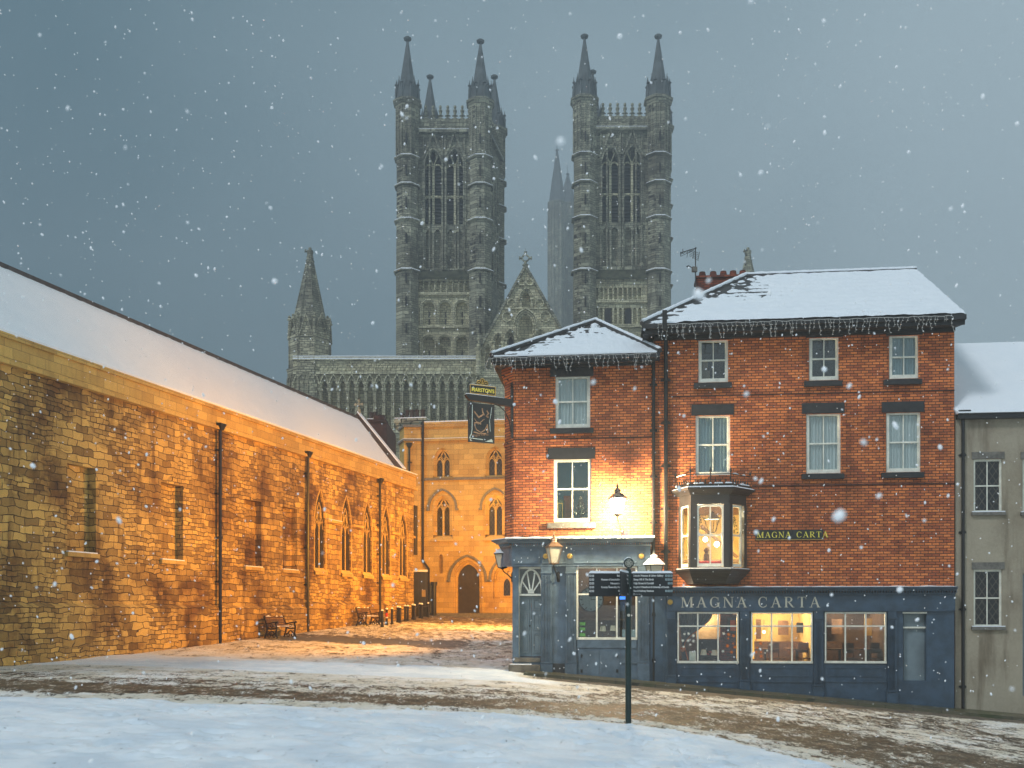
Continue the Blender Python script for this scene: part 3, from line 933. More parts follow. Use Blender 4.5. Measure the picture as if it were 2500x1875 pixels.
for px, py, r in ((1238, 774, 11.5), (1331, 774, 12.5), (1249, 741, 10), (1317, 741, 10), (1274, 690, 8), (1293, 690, 8)):
    a = r * .0468; c_ = (U(px), zf(py))
    circ = [(c_[0] + a * math.cos(t * math.pi / 9), c_[1] + a * math.sin(t * math.pi / 9)) for t in range(18)]
    g.strip(circ, .13, v - .28, v - .003, closed=True)
    for q in range(4):
        t0 = q * math.pi / 2 + .78
        o_ = (c_[0] + a * .42 * math.cos(t0), c_[1] + a * .42 * math.sin(t0))
        g.strip([(o_[0] + a * .33 * math.cos(t0 + (t - 4) * .5), o_[1] + a * .33 * math.sin(t0 + (t - 4) * .5)) for t in range(9)], .07, v - .10 - .001 * q, v - .002)
g.box(U(1222), U(1344), v - .22, v - .006, zf(755), zf(752))
g.box(U(1170), U(1400), v - .25, v + .9, zf(922), zf(915) - .002)
g.box(U(1160), U(1404), v + .3, v + .9, zf(1140), zf(922) - .002)
g.build('gable_wall', M_cathl, cg)
cp = MB()
for a_, b_ in (((1176, 843), (1281, 653)), ((1392, 843), (1285, 653))):
    cp.strip([(U(a_[0]), zf(a_[1])), (U(b_[0]), zf(b_[1]))], .26, v - .3, v + 1.0)
cp.build('coping', M_cathd, cg)
cr = MB()
xx, s_ = U(1283), .0468
zc = zf(628)
cr.lathe([(.22, zf(658)), (.42, zf(654)), (.18, zf(650)), (.40, zf(645)), (.16, zf(641)), (.15, zf(637))], (xx, v + .3), 6)
for q in range(4):
    t0 = q * math.pi / 2
    dx, dz = math.cos(t0), math.sin(t0)
    cr.strip([(xx + dx * .22 - dz * .30 , zc + dz * .22 + dx * .30), (xx + dx * .48, zc + dz * .48), (xx + dx * .62, zc + dz * .62)], .15, v + .2 + .002 * q, v + .4)
    cr.strip([(xx + dx * .48, zc + dz * .48), (xx + dx * .22 + dz * .30, zc + dz * .22 - dx * .30)], .15, v + .21 + .002 * q, v + .41)
    cr.strip([(xx + dx * .66 - dz * .17, zc + dz * .66 + dx * .17), (xx + dx * .66 + dz * .17, zc + dz * .66 - dx * .17)], .17, v + .19, v + .42)
cr.box(xx - .09, xx + .09, v + .22, v + .38, zf(642), zf(634))
cr.tube([(xx, v + .3, zf(614)), (xx, v + .3, zf(604))], .02, 4)
cr.build('gable_cross', M_cathd, cg)
for px in (1247, 1319):
    MB().wall(opening(U(px), .27, zf(866), zf(833), zf(818)), [], v + .55, .05).build('lancet_window', M_dark, cg)
pn = MB()
pn.lathe([(.30, zf(915)), (.30, zf(858)), (.45, zf(853)), (.45, zf(850)), (.2, zf(848)), (.14, zf(836)), (.22, zf(833)), (.08, zf(829)), (.03, zf(820))], (U(1168), -1.1), 8)
pn.build('pinnacle', M_cathl, cg)
# rest of the church behind the screen
nb = part('nave', cath)
MB().box(CF.u(1235, 8), CF.u(1405, 8), 9.5, 70, 0, CF.z(1283, 905, 9)).build('nave_wall', M_cathd, nb)
zr = CF.z(1283, 820, 9); x0, x1 = CF.u(1230, 9), CF.u(1412, 9)
MB().prism([(x0, CF.z(1283, 905, 9)), ((x0 + x1) / 2, zr), (x1, CF.z(1283, 905, 9))], 9.5, 70).build('nave_roof', M_lead, nb)
# crossing tower, almost lost in the mist
ctw = part('crossing_tower', cath)
V2 = 175.0
xa, xb = CF.u(1366, V2), CF.u(1366 + 150, V2)
def zc2(py): return CF.z(1366, py, V2)
cb_ = MB().box(xa, xb, V2 + 1, V2 + 18, zc2(1000), zc2(520))
for i in range(9):
    x = xa + (xb - xa) * i / 8
    cb_.tube([(x, V2 + .9, zc2(1000)), (x, V2 + .9, zc2(520))], .3, 5)
cb_.build('tower_body', M_cathd, ctw)
for px, vv, w_, t_, a_ in ((1360, V2, 21, 497, 366), (1386, V2 + 18, 17, 500, 424), (1515, V2, 21, 497, 366)):
    u_ = CF.u(px, vv); s2 = CF.Y(0, vv) / FPX
    z2 = lambda py: CF.z(px, py, vv)
    tt = MB().lathe([(octo(w_ * s2), z2(1000)), (octo(w_ * s2), z2(t_ + 6)), (octo((w_ + 2) * s2), z2(t_ + 2)), (octo((w_ + 2) * s2), z2(t_))], (u_, vv), 8)
    for j in range(16):
        q = 2 * math.pi * j / 16
        rr = octo(w_ * s2) * (1 if j % 2 else .93)
        tt.tube([(u_ + rr * math.cos(q), vv + rr * math.sin(q), z2(1000)), (u_ + rr * math.cos(q), vv + rr * math.sin(q), z2(t_ + 6))], .25, 5)
    tt.build('corner_turret', M_cathd, ctw)
    MB().lathe([(octo(w_ * s2) * .95, z2(t_)), (octo(w_ * s2) * .78, z2(t_ - 30)), (.3, z2(a_ + 3)), (.6, z2(a_ + 1)), (.1, z2(a_ - 2)), (.08, z2(a_ - 20))], (u_, vv), 8).build('spire', M_spire, ctw)
for px0_, px1_ in ((716, 1180), (1390, 1836)):      # plain lower storey of the west front
    MB().box(CF.u(px0_) , CF.u(px1_), .02, 1.2, 0, CF.z(950, 1140)).build('lower_wall', M_cathd, cath)
MB().box(CF.u(1180), CF.u(1390), .5, 1.2, 0, CF.z(950, 1140)).build('lower_wall', M_cathd, cath)

def wstrip(mb, o, pts, w, y0, y1, closed=False):
    return mb.strip([(o[0] + x, o[1] + z) for x, z in pts], w, y0, y1, closed)

def drainpipe(parent, u, v, z0, z1, r=.055, head=True, n=4, name='drainpipe'):
    mb = MB().tube([(u, v, z0), (u, v, z1)], r, 8)
    for i in range(n):
        z = z0 + (z1 - z0) * (i + .5) / n
        mb.tube([(u, v, z - .05), (u, v, z + .05)], r * 1.35, 8)
        mb.box(u - r * 2.2, u + r * 2.2, v + r * .6, v + r * 1.8, z - .03, z + .03)
    if head:
        mb.plan([(u - .09, v - .09), (u + .09, v - .09), (u + .09, v + .05), (u - .09, v + .05)], z1 - .08, z1 + .12,
                [(u - .17, v - .15), (u + .17, v - .15), (u + .17, v + .06), (u - .17, v + .06)])
        mb.box(u - .18, u + .18, v - .16, v + .07, z1 + .12, z1 + .17)
    return mb.build(name, M_iron, parent)

# ------------------------------------------------------------------ church on the left (wall runs back from the camera)
EY = 55.8
KF = Frame((1010 - 1250) / FPX * EY, EY, 1.9, 73.0)
ch = thing('church', 'long rubble-stone church lit orange, its steep roof covered in smooth snow', 'church', KF.o, KF.a)
U0 = -37.0
z_str = KF.z(1010, 1193); z_cop = KF.z(1010, 1160); z_par = KF.z(1010, 1166)
zW, zA = 2.26, 5.9            # window sill and crown
wins = [KF.u(p) for p in (781, 845, 897, 942, 984)]
hs = []
for u in wins:
    hs.append((opening(u, .50, zW, 4.35, zA, 7), .32, False))
bl = [KF.u(708), KF.u(618), -22.0, -26.5, -31.0]
for u in bl:
    hs.append((rect(u - .62, u + .62, 2.15, 4.85), .28, True))
MB().wall(rect(U0, 0, -1.6, z_str + .02), hs, 0, .6).build('church_wall', M_church, ch)
MB().box(-.002, -.6, .6, 5.6, -1, z_str).build('gable_end_wall', M_church, ch)
pl = MB()
pu = KF.u(747)
for a_, b_, zt_ in ((U0, pu, KF.z(690, 1482) ), (pu + .003, 0, KF.z(900, 1473))):
    pl.add([(a_, -.14, -1.6), (b_, -.14, -1.6), (b_, -.14, zt_ - .06), (a_, -.14, zt_ - .06), (a_, -.003, zt_ + .04), (b_, -.003, zt_ + .04), (b_, -.003, -1.6), (a_, -.003, -1.6)],
           [(0, 1, 2, 3), (3, 2, 5, 4), (1, 6, 5, 2), (0, 3, 4, 7)])
pl.build('plinth', M_church, ch)
pr = MB().box(U0, .12, -.10, .5, z_str + .02, z_par)
pr.box(U0, .14, -.20, .5, z_str - .10, z_str + .018)
pr.box(U0, .16, -.17, .5, z_par + .002, z_cop)
pr.build('parapet', M_gate, ch)
MB().box(U0, .15, -.165, .45, z_cop + .002, z_cop + .07).build('snow', M_snow, ch)
sc = MB()
z_sc = KF.z(900, 1290)
edges = [wins[0] + .62] + [e for u in wins[1:] for e in (u - .62, u + .62)] + [-.0]
for i in range(0, len(edges) - 1, 2):
    MB().box(edges[i], edges[i + 1], -.12, -.003, z_sc - .07, z_sc + .05).build('string_course', M_gate, ch)
MB().box(edges[0], edges[1], -.12, -.0, z_sc + .052, z_sc + .08).build('snow', M_snow, ch)
w0 = None
for u in wins:
    if w0 is None:
        w = part('lancet_window', ch)
        fr = MB()
        fr.strip([(-.55, zW), (-.55, 4.3)] + arch(0, .55, 4.35, zA + .08, 8)[1:-1] + [(.55, 4.3), (.55, zW)], .05, -.03, .0)
        fr.box(-.03, .03, .035, .065, zW, 4.4)
        for s_ in (-1, 1):
            fr.strip(arch(s_ * .20, .165, 4.15, 4.50, 4), .032, .035, .066)
            fr.strip([(0, 4.35), (s_ * .13, 4.6), (s_ * .10, 4.85), (0, 5.05)], .032, .035, .067)
            fr.strip([(s_ * .36, 4.45), (s_ * .20, 4.75), (s_ * .16, 5.1), (0, 5.38)], .032, .035, .068)
        fr.add([(-.60, -.10, zW - .10), (.60, -.10, zW - .10), (.60, .066, zW + .10), (-.60, .066, zW + .10), (-.60, -.10, zW - .22), (.60, -.10, zW - .22)],
               [(0, 1, 2, 3), (0, 1, 5, 4)])
        fr.build('tracery', M_gate, w)
        MB().wall(opening(0, .50, zW, 4.35, zA), [], .07, .04).build('glass', M_lead_glass, w)
        w.location = (u, 0, 0); w0 = w
    else:
        dup(w0, loc=(u, 0, 0))
for u in bl:
    MB().box(u - .70, u + .70, -.10, .02, 2.02, 2.15).build('sill', M_gate, ch)
    MB().box(u - .66, u + .60, -.09, .0, 2.152, 2.19).build('snow', M_snow, ch)
drainpipe(ch, KF.u(744), -.16, -.9, KF.z(742, 1112), .065, True, 5)
drainpipe(ch, KF.u(921), -.16, -.4, KF.z(920, 1176), .065, True, 5)
drainpipe(ch, -19.3, -.16, -1.0, KF.z(742, 1112), .065, True, 5)
# roof: smooth snow over slate
RW = 2.75; zr_ = z_cop + 3.05; zb_ = z_cop - .2
r = MB()
r.add([(U0, .15, zb_), (-1.6, .15, zb_), (-1.6, RW, zr_), (U0, RW, zr_), (U0, 2 * RW, zb_), (-1.6, 2 * RW, zb_)], [(0, 1, 2, 3), (3, 2, 5, 4)])
r.box(U0, -1.6, RW - .09, RW + .09, zr_ - .05, zr_ + .13)
r.build('roof', M_slate, ch)
G = []
for j in range(25):
    t = j / 24; row = []
    for i in range(150):
        u = U0 + (-1.66 - U0) * i / 149
        h = .075 + .02 * noise.noise(Vector((u * .5, t * 3, 0)))
        if t > .97: h = .02 + .05 * noise.noise(Vector((u * 3, 0, 5)))
        row.append((u, .15 + (RW - .15) * t - .04, zb_ + (zr_ - zb_) * t + h))
    G.append(row)
MB().grid(G).build('roof_snow', M_snow, ch, smooth=True)
cpg = MB()
cpg.add([(-1.6, 0, zb_), (-1.2, 0, zb_), (-1.2, RW, zr_), (-1.6, RW, zr_), (-1.6, 0, zb_ + .36), (-1.2, 0, zb_ + .36), (-1.2, RW, zr_ + .36), (-1.6, RW, zr_ + .36)],
        [(4, 5, 6, 7), (0, 4, 7, 3), (1, 5, 6, 2), (0, 1, 5, 4)])
cpg.add([(-1.6, 2 * RW, zb_), (-1.2, 2 * RW, zb_), (-1.2, RW + .001, zr_), (-1.6, RW + .001, zr_), (-1.6, 2 * RW, zb_ + .36), (-1.2, 2 * RW, zb_ + .36), (-1.2, RW + .001, zr_ + .36), (-1.6, RW + .001, zr_ + .36)],
        [(4, 5, 6, 7), (0, 4, 7, 3), (1, 5, 6, 2), (0, 1, 5, 4)])
cpg.build('gable_coping', M_pot, ch)
MB().add([(-1.62, -.02, zb_ + .365), (-1.18, -.02, zb_ + .365), (-1.18, RW, zr_ + .365), (-1.62, RW, zr_ + .365), (-1.62, -.02, zb_ + .44), (-1.18, -.02, zb_ + .44), (-1.18, RW, zr_ + .44), (-1.62, RW, zr_ + .44)],
         [(4, 5, 6, 7), (0, 4, 7, 3), (1, 5, 6, 2), (0, 1, 5, 4), (0, 1, 2, 3)]).build('snow', M_snow, ch)
MB().plan([(-1.35, .15), (-1.22, .15), (-1.22, 2 * RW - .15), (-1.35, 2 * RW - .15)], zb_ - .3, zb_).build('gable_wall', M_church, ch)
MB().add([(-1.3, .15, zb_), (-1.3, 2 * RW - .1, zb_), (-1.3, RW, zr_ + .1)], [(0, 1, 2)]).build('gable_wall', M_church, ch)
x_ = MB()
x_.prism([(-1.56, 0), (-1.24, 0), (-1.30, .28), (-1.50, .28)], -.13, .13)
x_.box(-1.45, -1.35, -.05, .05, .28, 1.15)
x_.box(-1.445, -1.355, -.33, .33, .66, .80)
for yy, zz_ in ((-.33, .73), (.33, .73), (0, 1.15)):
    x_.box(-1.46, -1.34, yy - .10, yy + .10, zz_ - .12, zz_ + .12)
x_.xf(Matrix.Translation((0, RW, zr_ + .40)) @ Matrix.Translation((-1.4, 0, 0)) @ Matrix.Scale(.62, 4) @ Matrix.Translation((1.4, 0, 0))).build('gable_cross', M_cathd, ch)
# tall dark recess and yard door between the church and the gatehouse
MB().box(.02, .45, -.05, .5, 4.6 - 1.0, 6.4).build('recess_shade', M_iron, ch)  # black box standing in for the shade of the recess

# ------------------------------------------------------------------ gatehouse
GF = Frame((1035 - 1250) / FPX * 60, 60, 1.9, -9)
gt = thing('gatehouse', 'square stone gatehouse lit orange with pointed windows and an arched door', 'gatehouse', GF.o, GF.a)
GU = GF.u; GZ = lambda py, px=1110: GF.z(px, py)
R_end = GU(1760)
cols = (1081, 1209, 1480, 1610)
hs = []; W_ = []
a_w = .60
for i, c in enumerate(cols):
    u = GU(c)
    hs.append((opening(u, .62, GZ(1166), GZ(1124), GZ(1090), 7), .34, False)); W_.append((u, 0))
    hs.append((opening(u, .62, GZ(1318), GZ(1240), GZ(1207), 7), .34, False)); W_.append((u, 1))
du = GU(1142)
hs.append((opening(du, .88, -1, GZ(1415), GZ(1367), 7), .55, False))
d2 = GU(1242)
hs.append((opening(d2, .95, 1.15, GZ(1415), GZ(1370), 7), .35, True))
hs.append((opening(GU(1076.5), .11, GZ(1400), GZ(1358), GZ(1353), 4), .3, True))
au = GU(1370)
hs.append((opening(au, 1.9, -1, GZ(1330), GZ(1250), 9), 5, True))
zs1, zc1 = GZ(1076), GZ(1042)
gw = MB().wall(rect(0, R_end, -1, zs1), hs, 0, 1)
gw.box(R_end, R_end + .4, 0, 9, -1, zs1)
gw.build('gatehouse_wall', M_gate, gt)
MB().box(0, R_end, 8, 9, -1, zs1).build('back_wall', M_gate, gt)
pa = MB().box(0, R_end, .04, .5, zs1 + .14, zc1)
pa.box(0, R_end, -.14, .5, zs1, zs1 + .138)
for i in range(3):
    pa.box(0, R_end, -.05 - .06 * i, .55, zc1 + .002 + .10 * i, zc1 + .085 + .10 * i)
pa.build('parapet', M_gate, gt)
sn = MB()
sn.box(0, R_end, -.13, .0, zs1 + .14, zs1 + .17)
for i in range(3): sn.box(0, R_end, -.055 - .06 * i, .0, zc1 + .086 + .10 * i, zc1 + .101 + .10 * i)
sn.box(0, R_end, -.16, .5, zc1 + .31, zc1 + .36)
sn.build('snow', M_snow, gt)
st = MB().box(GU(1037), R_end, -.10, -.003, GZ(1172), GZ(1166))
st.box(-.0, R_end, -.10, -.003, -.35, .28)
st.build('string_course', M_sillg, gt)
for u, low in W_:
    w = part('traceried_window', gt, (u, 0, 0))
    z0, zs, zt = (GZ(1166), GZ(1124), GZ(1090)) if not low else (GZ(1318), GZ(1240), GZ(1207))
    f = MB()
    for k_, d, dd in ((.60, -.02, .12), (.52, .06, .20), (.44, .12, .26)):
        f.strip([(-k_, z0 + (.3 if low else .1))] + arch(0, k_, zs, zt - (.62 - k_), 8) + [(k_, z0 + (.3 if low else .1))], .08, d, dd)
    f.box(-.055, .055, .16, .30, z0, zs + .05)
    for s_ in (-1, 1):
        f.strip(arch(s_ * .235, .17, zs - .12, zs + .12, 4), .05, .17, .29)
        f.strip([(0, zs), (s_ * .17, zs + .24), (s_ * .10, zs + .44), (0, zs + .58)], .06, .17, .295)
        f.strip([(s_ * .40, zs), (s_ * .27, zs + .18), (s_ * .17, zs + .26)], .06, .17, .298)
    for q in range(4):
        t0 = q * math.pi / 2
        f.strip([(.10 * math.cos(t0) + .075 * math.cos(t0 + (t - 4) * .5), zs + .33 + .10 * math.sin(t0) + .075 * math.sin(t0 + (t - 4) * .5)) for t in range(9)], .025, .19 + .001 * q, .285)
    dz = .28 if low else .12
    f.add([(-.74, -.10, z0 - .02), (.74, -.10, z0 - .02), (.47, .26, z0 + dz), (-.47, .26, z0 + dz), (-.74, -.10, z0 - .10), (.74, -.10, z0 - .10)], [(0, 1, 2, 3), (0, 1, 5, 4)])
    f.build('tracery', M_gate, w)
    MB().wall(opening(0, .50, z0 + .02, zs, zt - .1), [], .31, .03).build('glass', M_lead_glass, w)
    if low:
        h = MB().strip([(-.98, zs - .10), (-.86, zs - .10)] + arch(0, .86, zs, zt + .30, 9)[1:-1] + [(.86, zs - .10), (.98, zs - .10)], .12, -.14, -.003)
        h.build('hood_mould', M_sillg, w)
for u, name in ((du, 'd'), (d2, 'e')):
    h = MB().strip([(u - 1.28, GZ(1418)), (u - 1.14, GZ(1418))] + arch(u, 1.14, GZ(1415), GZ(1357), 10)[1:-1] + [(u + 1.14, GZ(1418)), (u + 1.28, GZ(1418))], .13, -.16, -.003)
    h.build('hood_mould', M_sillg, gt)
    h = MB()
    for k_, d in ((.98, .02), (.86, .16), (.74, .30)):
        if name == 'd': h.strip([(u - k_, -.1), (u - k_, GZ(1415))] + arch(u, k_, GZ(1415), GZ(1365) - (.98 - k_), 9)[1:-1] + [(u + k_, GZ(1415)), (u + k_, -.1)], .12, d - .04, d + .14)
        else: h.strip(arch(u, k_ * .98, GZ(1415), GZ(1368) - (.98 - k_), 9), .10, d - .04, d + .06)
    h.build('arch_moulding', M_gate, gt)
MB().wall(opening(du, .72, -.1, GZ(1415), GZ(1372)), [], .48, .06).build('arched_door', M_oak, gt)
sm = part('small_window', gt)
u_ = GU(1236)
MB().strip([(u_ - .24, GZ(1456)), (u_ - .24, GZ(1428))] + arch(u_, .24, GZ(1428), GZ(1411), 5)[1:-1] + [(u_ + .24, GZ(1428)), (u_ + .24, GZ(1456)), (u_ - .24, GZ(1456))], .07, .26, .346).build('frame', M_gate, sm)
MB().wall(opening(u_, .22, GZ(1456), GZ(1428), GZ(1412)), [], .335, .01).build('glass', M_lead_glass, sm)
# corner turret of the gatehouse with its chimney stack
ct_ = part('stair_turret', gt)
tw_pts = [(GU(1035), .1), (GU(1028), -.15), (GU(990), -.35), (GU(966), .9), (GU(966), 4.0), (GU(1035), 4.0)]
MB().plan(tw_pts, -1, zc1).build('turret_wall', M_gate, ct_)
def grow(pts, d):
    cx = sum(p[0] for p in pts) / len(pts); cy = sum(p[1] for p in pts) / len(pts)
    out = []
    for x, y in pts:
        L_ = math.hypot(x - cx, y - cy); out.append((x + (x - cx) / L_ * d, y + (y - cy) / L_ * d))
    return out
cpn = MB()
cpn.plan(grow(tw_pts, .13), zs1 + .0, zs1 + .12)
cpn.plan(grow(tw_pts, .12), zc1 + .002, zc1 + .14)
cpn.build('coping', M_sillg, ct_)
MB().plan(grow(tw_pts, .12), zc1 + .142, zc1 + .20, grow(tw_pts, -.3)).plan(grow(tw_pts, .12), zs1 + .121, zs1 + .15).build('snow', M_snow, ct_)
chn = part('chimney', gt)
zf = lambda py: GF.z(1003, py, 1.0)
U_ = lambda px: GF.u(px, 1.0)
mb = MB().plan([(U_(970), .7), (U_(1040), .7), (U_(1040), 1.5), (U_(970), 1.5)], zc1 + .1, zf(1030))
mb.plan([(U_(966), .6), (U_(1044), .6), (U_(1044), 1.6), (U_(966), 1.6)], zf(1034), zf(1024))
mb.build('stack', M_cathd, chn)
MB().plan([(U_(967), .62), (U_(1043), .62), (U_(1043), 1.58), (U_(967), 1.58)], zf(1024) + .002, zf(1024) + .06).build('snow', M_snow, chn)
for i, px in enumerate((980, 993.5, 1005, 1017, 1031)):
    z0, z1 = zf(1024), zf(1001)
    MB().lathe([(.15, z0), (.13, z1 - .1), (.155, z1 - .08), (.155, z1), (.10, z1), (.10, z1 - .2)] if i else [(.15, z0), (.12, z0 + .3), (.17, z0 + .33), (.13, z0 + .42), (.04, z1 - .12)], (U_(px), 1.1), 10).build('chimney_pot', M_pot, chn)
# pipes
dp = MB()
u1 = GU(1034); u2 = GU(1048)
dp.tube([(u1, -.16, GZ(1028)), (u1, -.16, GZ(1368)), (u2, -.16, GZ(1388)), (u2, -.16, .35)], .075, 8)
for py in (1055, 1110, 1170, 1240, 1310):
    dp.tube([(u1, -.16, GZ(py)), (u1, -.16, GZ(py + 3))], .10, 8)
dp.build('drainpipe', M_iron, gt)
drainpipe(gt, GU(1004), -.42, 4.5, GF.z(1004, 1092), .06, True, 3)
MB().tube([(GU(1063.5), -.45, 0), (GU(1063.5), -.45, GZ(1430))], .15, 12).tube([(GU(1063.5), -.45, GZ(1430)), (GU(1063.5), -.45, GZ(1421))], [.2, .21], 12).box(GU(1061), GU(1080), -.62, -.3, -.05, .10).build('vent_pipe', M_iron, gt)

# dark yard door with its notice, between church and gatehouse
DF = Frame((1012 - 1250) / FPX * 57.5, 57.5, 1.75, 0)
yd = thing('yard_door', 'tall black yard door with a pale notice, between church and gatehouse', 'door', DF.o, 0)
MB().box(-.1, DF.u(1043), 0, .06, 0, DF.z(1028, 1396)).build('door_panel', M_iron, yd)
MB().box(-.1, DF.u(1044), -.03, .09, DF.z(1028, 1396) + .002, DF.z(1028, 1391)).build('snow', M_snow, yd)
MB().box(DF.u(1030), DF.u(1039), -.02, -.002, DF.z(1034, 1457), DF.z(1034, 1440)).build('notice', M_card, yd)
for i in range(4):
    MB().box(-.1 + i * .21 + .1, -.1 + i * .21 + .115, -.012, -.001, .1, DF.z(1028, 1400)).build('plank_edge', M_lead, yd)

# brick chimney stack of a house behind the church
BF = Frame((895 - 1250) / FPX * 66, 66, 2.0, 0)
hb = thing('brick_house', 'dark brick house end with a sooty chimney stack, peeping over the church gable', 'house', BF.o, 0)
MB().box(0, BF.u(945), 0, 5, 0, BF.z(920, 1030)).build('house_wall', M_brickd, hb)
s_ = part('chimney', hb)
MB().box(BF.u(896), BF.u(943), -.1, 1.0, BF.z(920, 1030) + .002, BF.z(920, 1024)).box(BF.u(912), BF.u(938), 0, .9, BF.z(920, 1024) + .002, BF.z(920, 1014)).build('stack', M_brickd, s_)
MB().box(BF.u(896), BF.u(912) - .01, -.1, 1.0, BF.z(920, 1024) + .002, BF.z(920, 1022)).build('snow', M_snow, s_)
for i, (px, py) in enumerate(((904, 1004), (914, 1003), (926, 1010), (934, 1011))):
    MB().lathe([(.15, BF.z(px, 1024 if i < 1 else 1014)), (.13, BF.z(px, py) - .08), (.16, BF.z(px, py) - .06), (.16, BF.z(px, py)), (.1, BF.z(px, py) - .05)], (BF.u(px), .4), 10).build('chimney_pot', M_pot, s_)
# ------------------------------------------------------------------ helpers for the brick fronts
def sash(root, F, px0, px1, py0, py1, lintel=None, sill=None, rail=None, curtain=None, lm=None, sm=None, vd=.10, room=None, seed=0):
    """sliding sash window filling the view px0..px1, py0..py1 of frame F"""
    w = part('sash_window', root)
    pm = (px0 + px1) / 2
    x0, x1 = F.u(px0, vd), F.u(px1, vd)
    z0, z1 = F.z(pm, py1, vd), F.z(pm, py0, vd)
    t = .075
    fr = MB()
    fr.box(x0, x0 + t, vd - .04, vd + .09, z0, z1); fr.box(x1 - t, x1, vd - .04, vd + .09, z0, z1)
    fr.box(x0 + t, x1 - t, vd - .04, vd + .09, z1 - t, z1); fr.box(x0 + t, x1 - t, vd - .05, vd + .09, z0, z0 + t * 1.6)
    zr = F.z(pm, rail, vd) if rail else (z0 + z1) / 2
    xm = (x0 + x1) / 2
    fr.box(x0 + t, x1 - t, vd - .01, vd + .06, zr - .025, zr + .025)
    fr.box(xm - .016, xm + .016, vd + .0, vd + .05, z0 + t * 1.6, zr - .025)
    fr.box(xm - .016, xm + .016, vd - .0, vd + .05, zr + .025, z1 - t)
    for s_ in (x0 + t, x1 - t - .03):
        fr.box(s_, s_ + .03, vd + .005, vd + .055, z0 + t * 1.6, z1 - t)
    fr.build('frame', M_white, w)
    MB().box(x0 + t, x1 - t, vd + .03, vd + .034, z0 + t, z1 - t).build('glass', M_glass, w)
    if curtain:
        G = []
        for j in range(2):
            row = []
            for i in range(60):
                x = x0 + .02 + (x1 - x0 - .04) * i / 59
                row.append((x, vd + .10 + .025 * math.sin(i * 1.05 + seed) + .015 * math.sin(i * 2.7), z0 if j == 0 else z1))
            G.append(row)
        MB().grid(G).build('curtain', curtain, w, smooth=True)
    if lintel:
        a, b, c, d = lintel
        mb = MB(); F.box(mb, a, b, c, d, -.03, .05); mb.build('lintel', lm or M_lintel, w, bevel=.006)
    if sill:
        a, b, c, d = sill
        mb = MB(); F.box(mb, a, b, c, d, -.12, .08); mb.build('sill', sm or M_lintel, w, bevel=.008)
    return w
def hole(F, px0, px1, py0, py1, d=.12, grow_=.0):
    pm = (px0 + px1) / 2
    x0, x1 = F.u(px0), F.u(px1); z0, z1 = F.z(pm, py1), F.z(pm, py0)
    return (rect(x0 - grow_, x1 + grow_, z0 - grow_, z1 + grow_), d, False)
def room(root, F, px0, px1, py0, py1, depth, mat, v=.2, floor=None, grow_=.6):
    pm = (px0 + px1) / 2
    x0, x1 = F.u(px0) - grow_, F.u(px1) + grow_; z0, z1 = F.z(pm, py1) - .25, F.z(pm, py0) + .25
    mb = MB().add([(x0, v, z0), (x1, v, z0), (x1, v, z1), (x0, v, z1), (x0, v + depth, z0), (x1, v + depth, z0), (x1, v + depth, z1), (x0, v + depth, z1)],
                  [(4, 5, 6, 7), (0, 4, 7, 3), (1, 5, 6, 2), (0, 1, 5, 4), (3, 2, 6, 7)])
    return mb.build('room', mat, root), (x0, x1, z0, z1)
def lamp(parent, loc, power, col, r=.05, name='lamp_light', spot=None, aim=None):
    d = bpy.data.lights.new(name, 'SPOT' if spot else 'POINT')
    d.energy = power; d.color = col; d.shadow_soft_size = r
    o = bpy.data.objects.new(name, d); C.objects.link(o); o.parent = parent; o.location = loc
    if spot:
        d.spot_size = rad(spot); d.spot_blend = .8
        o.rotation_euler = (Vector(aim) - Vector(loc)).to_track_quat('-Z', 'Y').to_euler()
    return o

# ------------------------------------------------------------------ corner pub (left brick building)
pub = thing('corner_pub', 'red brick corner pub, the lower of the two, above a blue-grey shopfront', 'pub', PF.o, PF.a)
U = PF.u
def Z(py, px=1400): return PF.z(px, py)
zE = PF.z(1400, 889)
XL, XR = U(1254), U(1596)
z_sh = Z(1318)
holes = [hole(PF, 1356, 1441, 918, 1046), hole(PF, 1352, 1443, 1121, 1276)]
bw = MB().wall(rect(XL, XR, z_sh - .3, zE), holes, 0, .3)
bw.build('brick_wall', M_brick, pub)
xs_, ys_ = -.36, .55                                   # end of the canted corner
cn = MB()
cn.add([(XL, 0, z_sh - .3), (XL, 0, zE), (xs_ + .06, ys_, z_sh - .3), (xs_ + .06, ys_, zE)], [(0, 1, 3, 2)])
fl = (1.15, 9.0)
cn.add([(xs_ + .06, ys_, z_sh - .3), (xs_ + .06, ys_, zE), (fl[0], fl[1], z_sh - .3), (fl[0], fl[1], zE)], [(0, 1, 3, 2)])
cn.add([(PF.u(1253), .88, -1), (PF.u(1253), .88, z_sh), (fl[0], fl[1], -1), (fl[0], fl[1], z_sh)], [(0, 1, 3, 2)])
cn.add([(fl[0], fl[1], -1), (fl[0], fl[1], zE), (XR, 9, -1), (XR, 9, zE)], [(0, 1, 3, 2)])
for z0_, z1_, e in ((zE - .22, zE - .002, .10), (zE - .42, zE - .222, .05), (Z(1082), Z(1074), .03)):   # oversailing courses at the corner
    cn.plan([(XL, -.004), (xs_ + .06 - e, ys_ - .02), (xs_ + .1 - e, ys_ + .4), (XL + .1, .3)], z0_, z1_, [(XL - e * .5, -.004 - e * .5), (xs_ + .06 - e, ys_ - .02 - e), (xs_ + .1 - e, ys_ + .4), (XL + .1, .3)])
cn.build('canted_corner', M_brick, pub)
sc = MB(); sc.box(XL, XR, -.022, -.002, Z(1072), Z(1069)); sc.build('string_course', M_brickd, pub)
w1 = sash(pub, PF, 1356, 1441, 919, 1045, (1343.5, 1449, 884, 918.5), (1343, 1449, 1045, 1057), 981, M_net, seed=1)
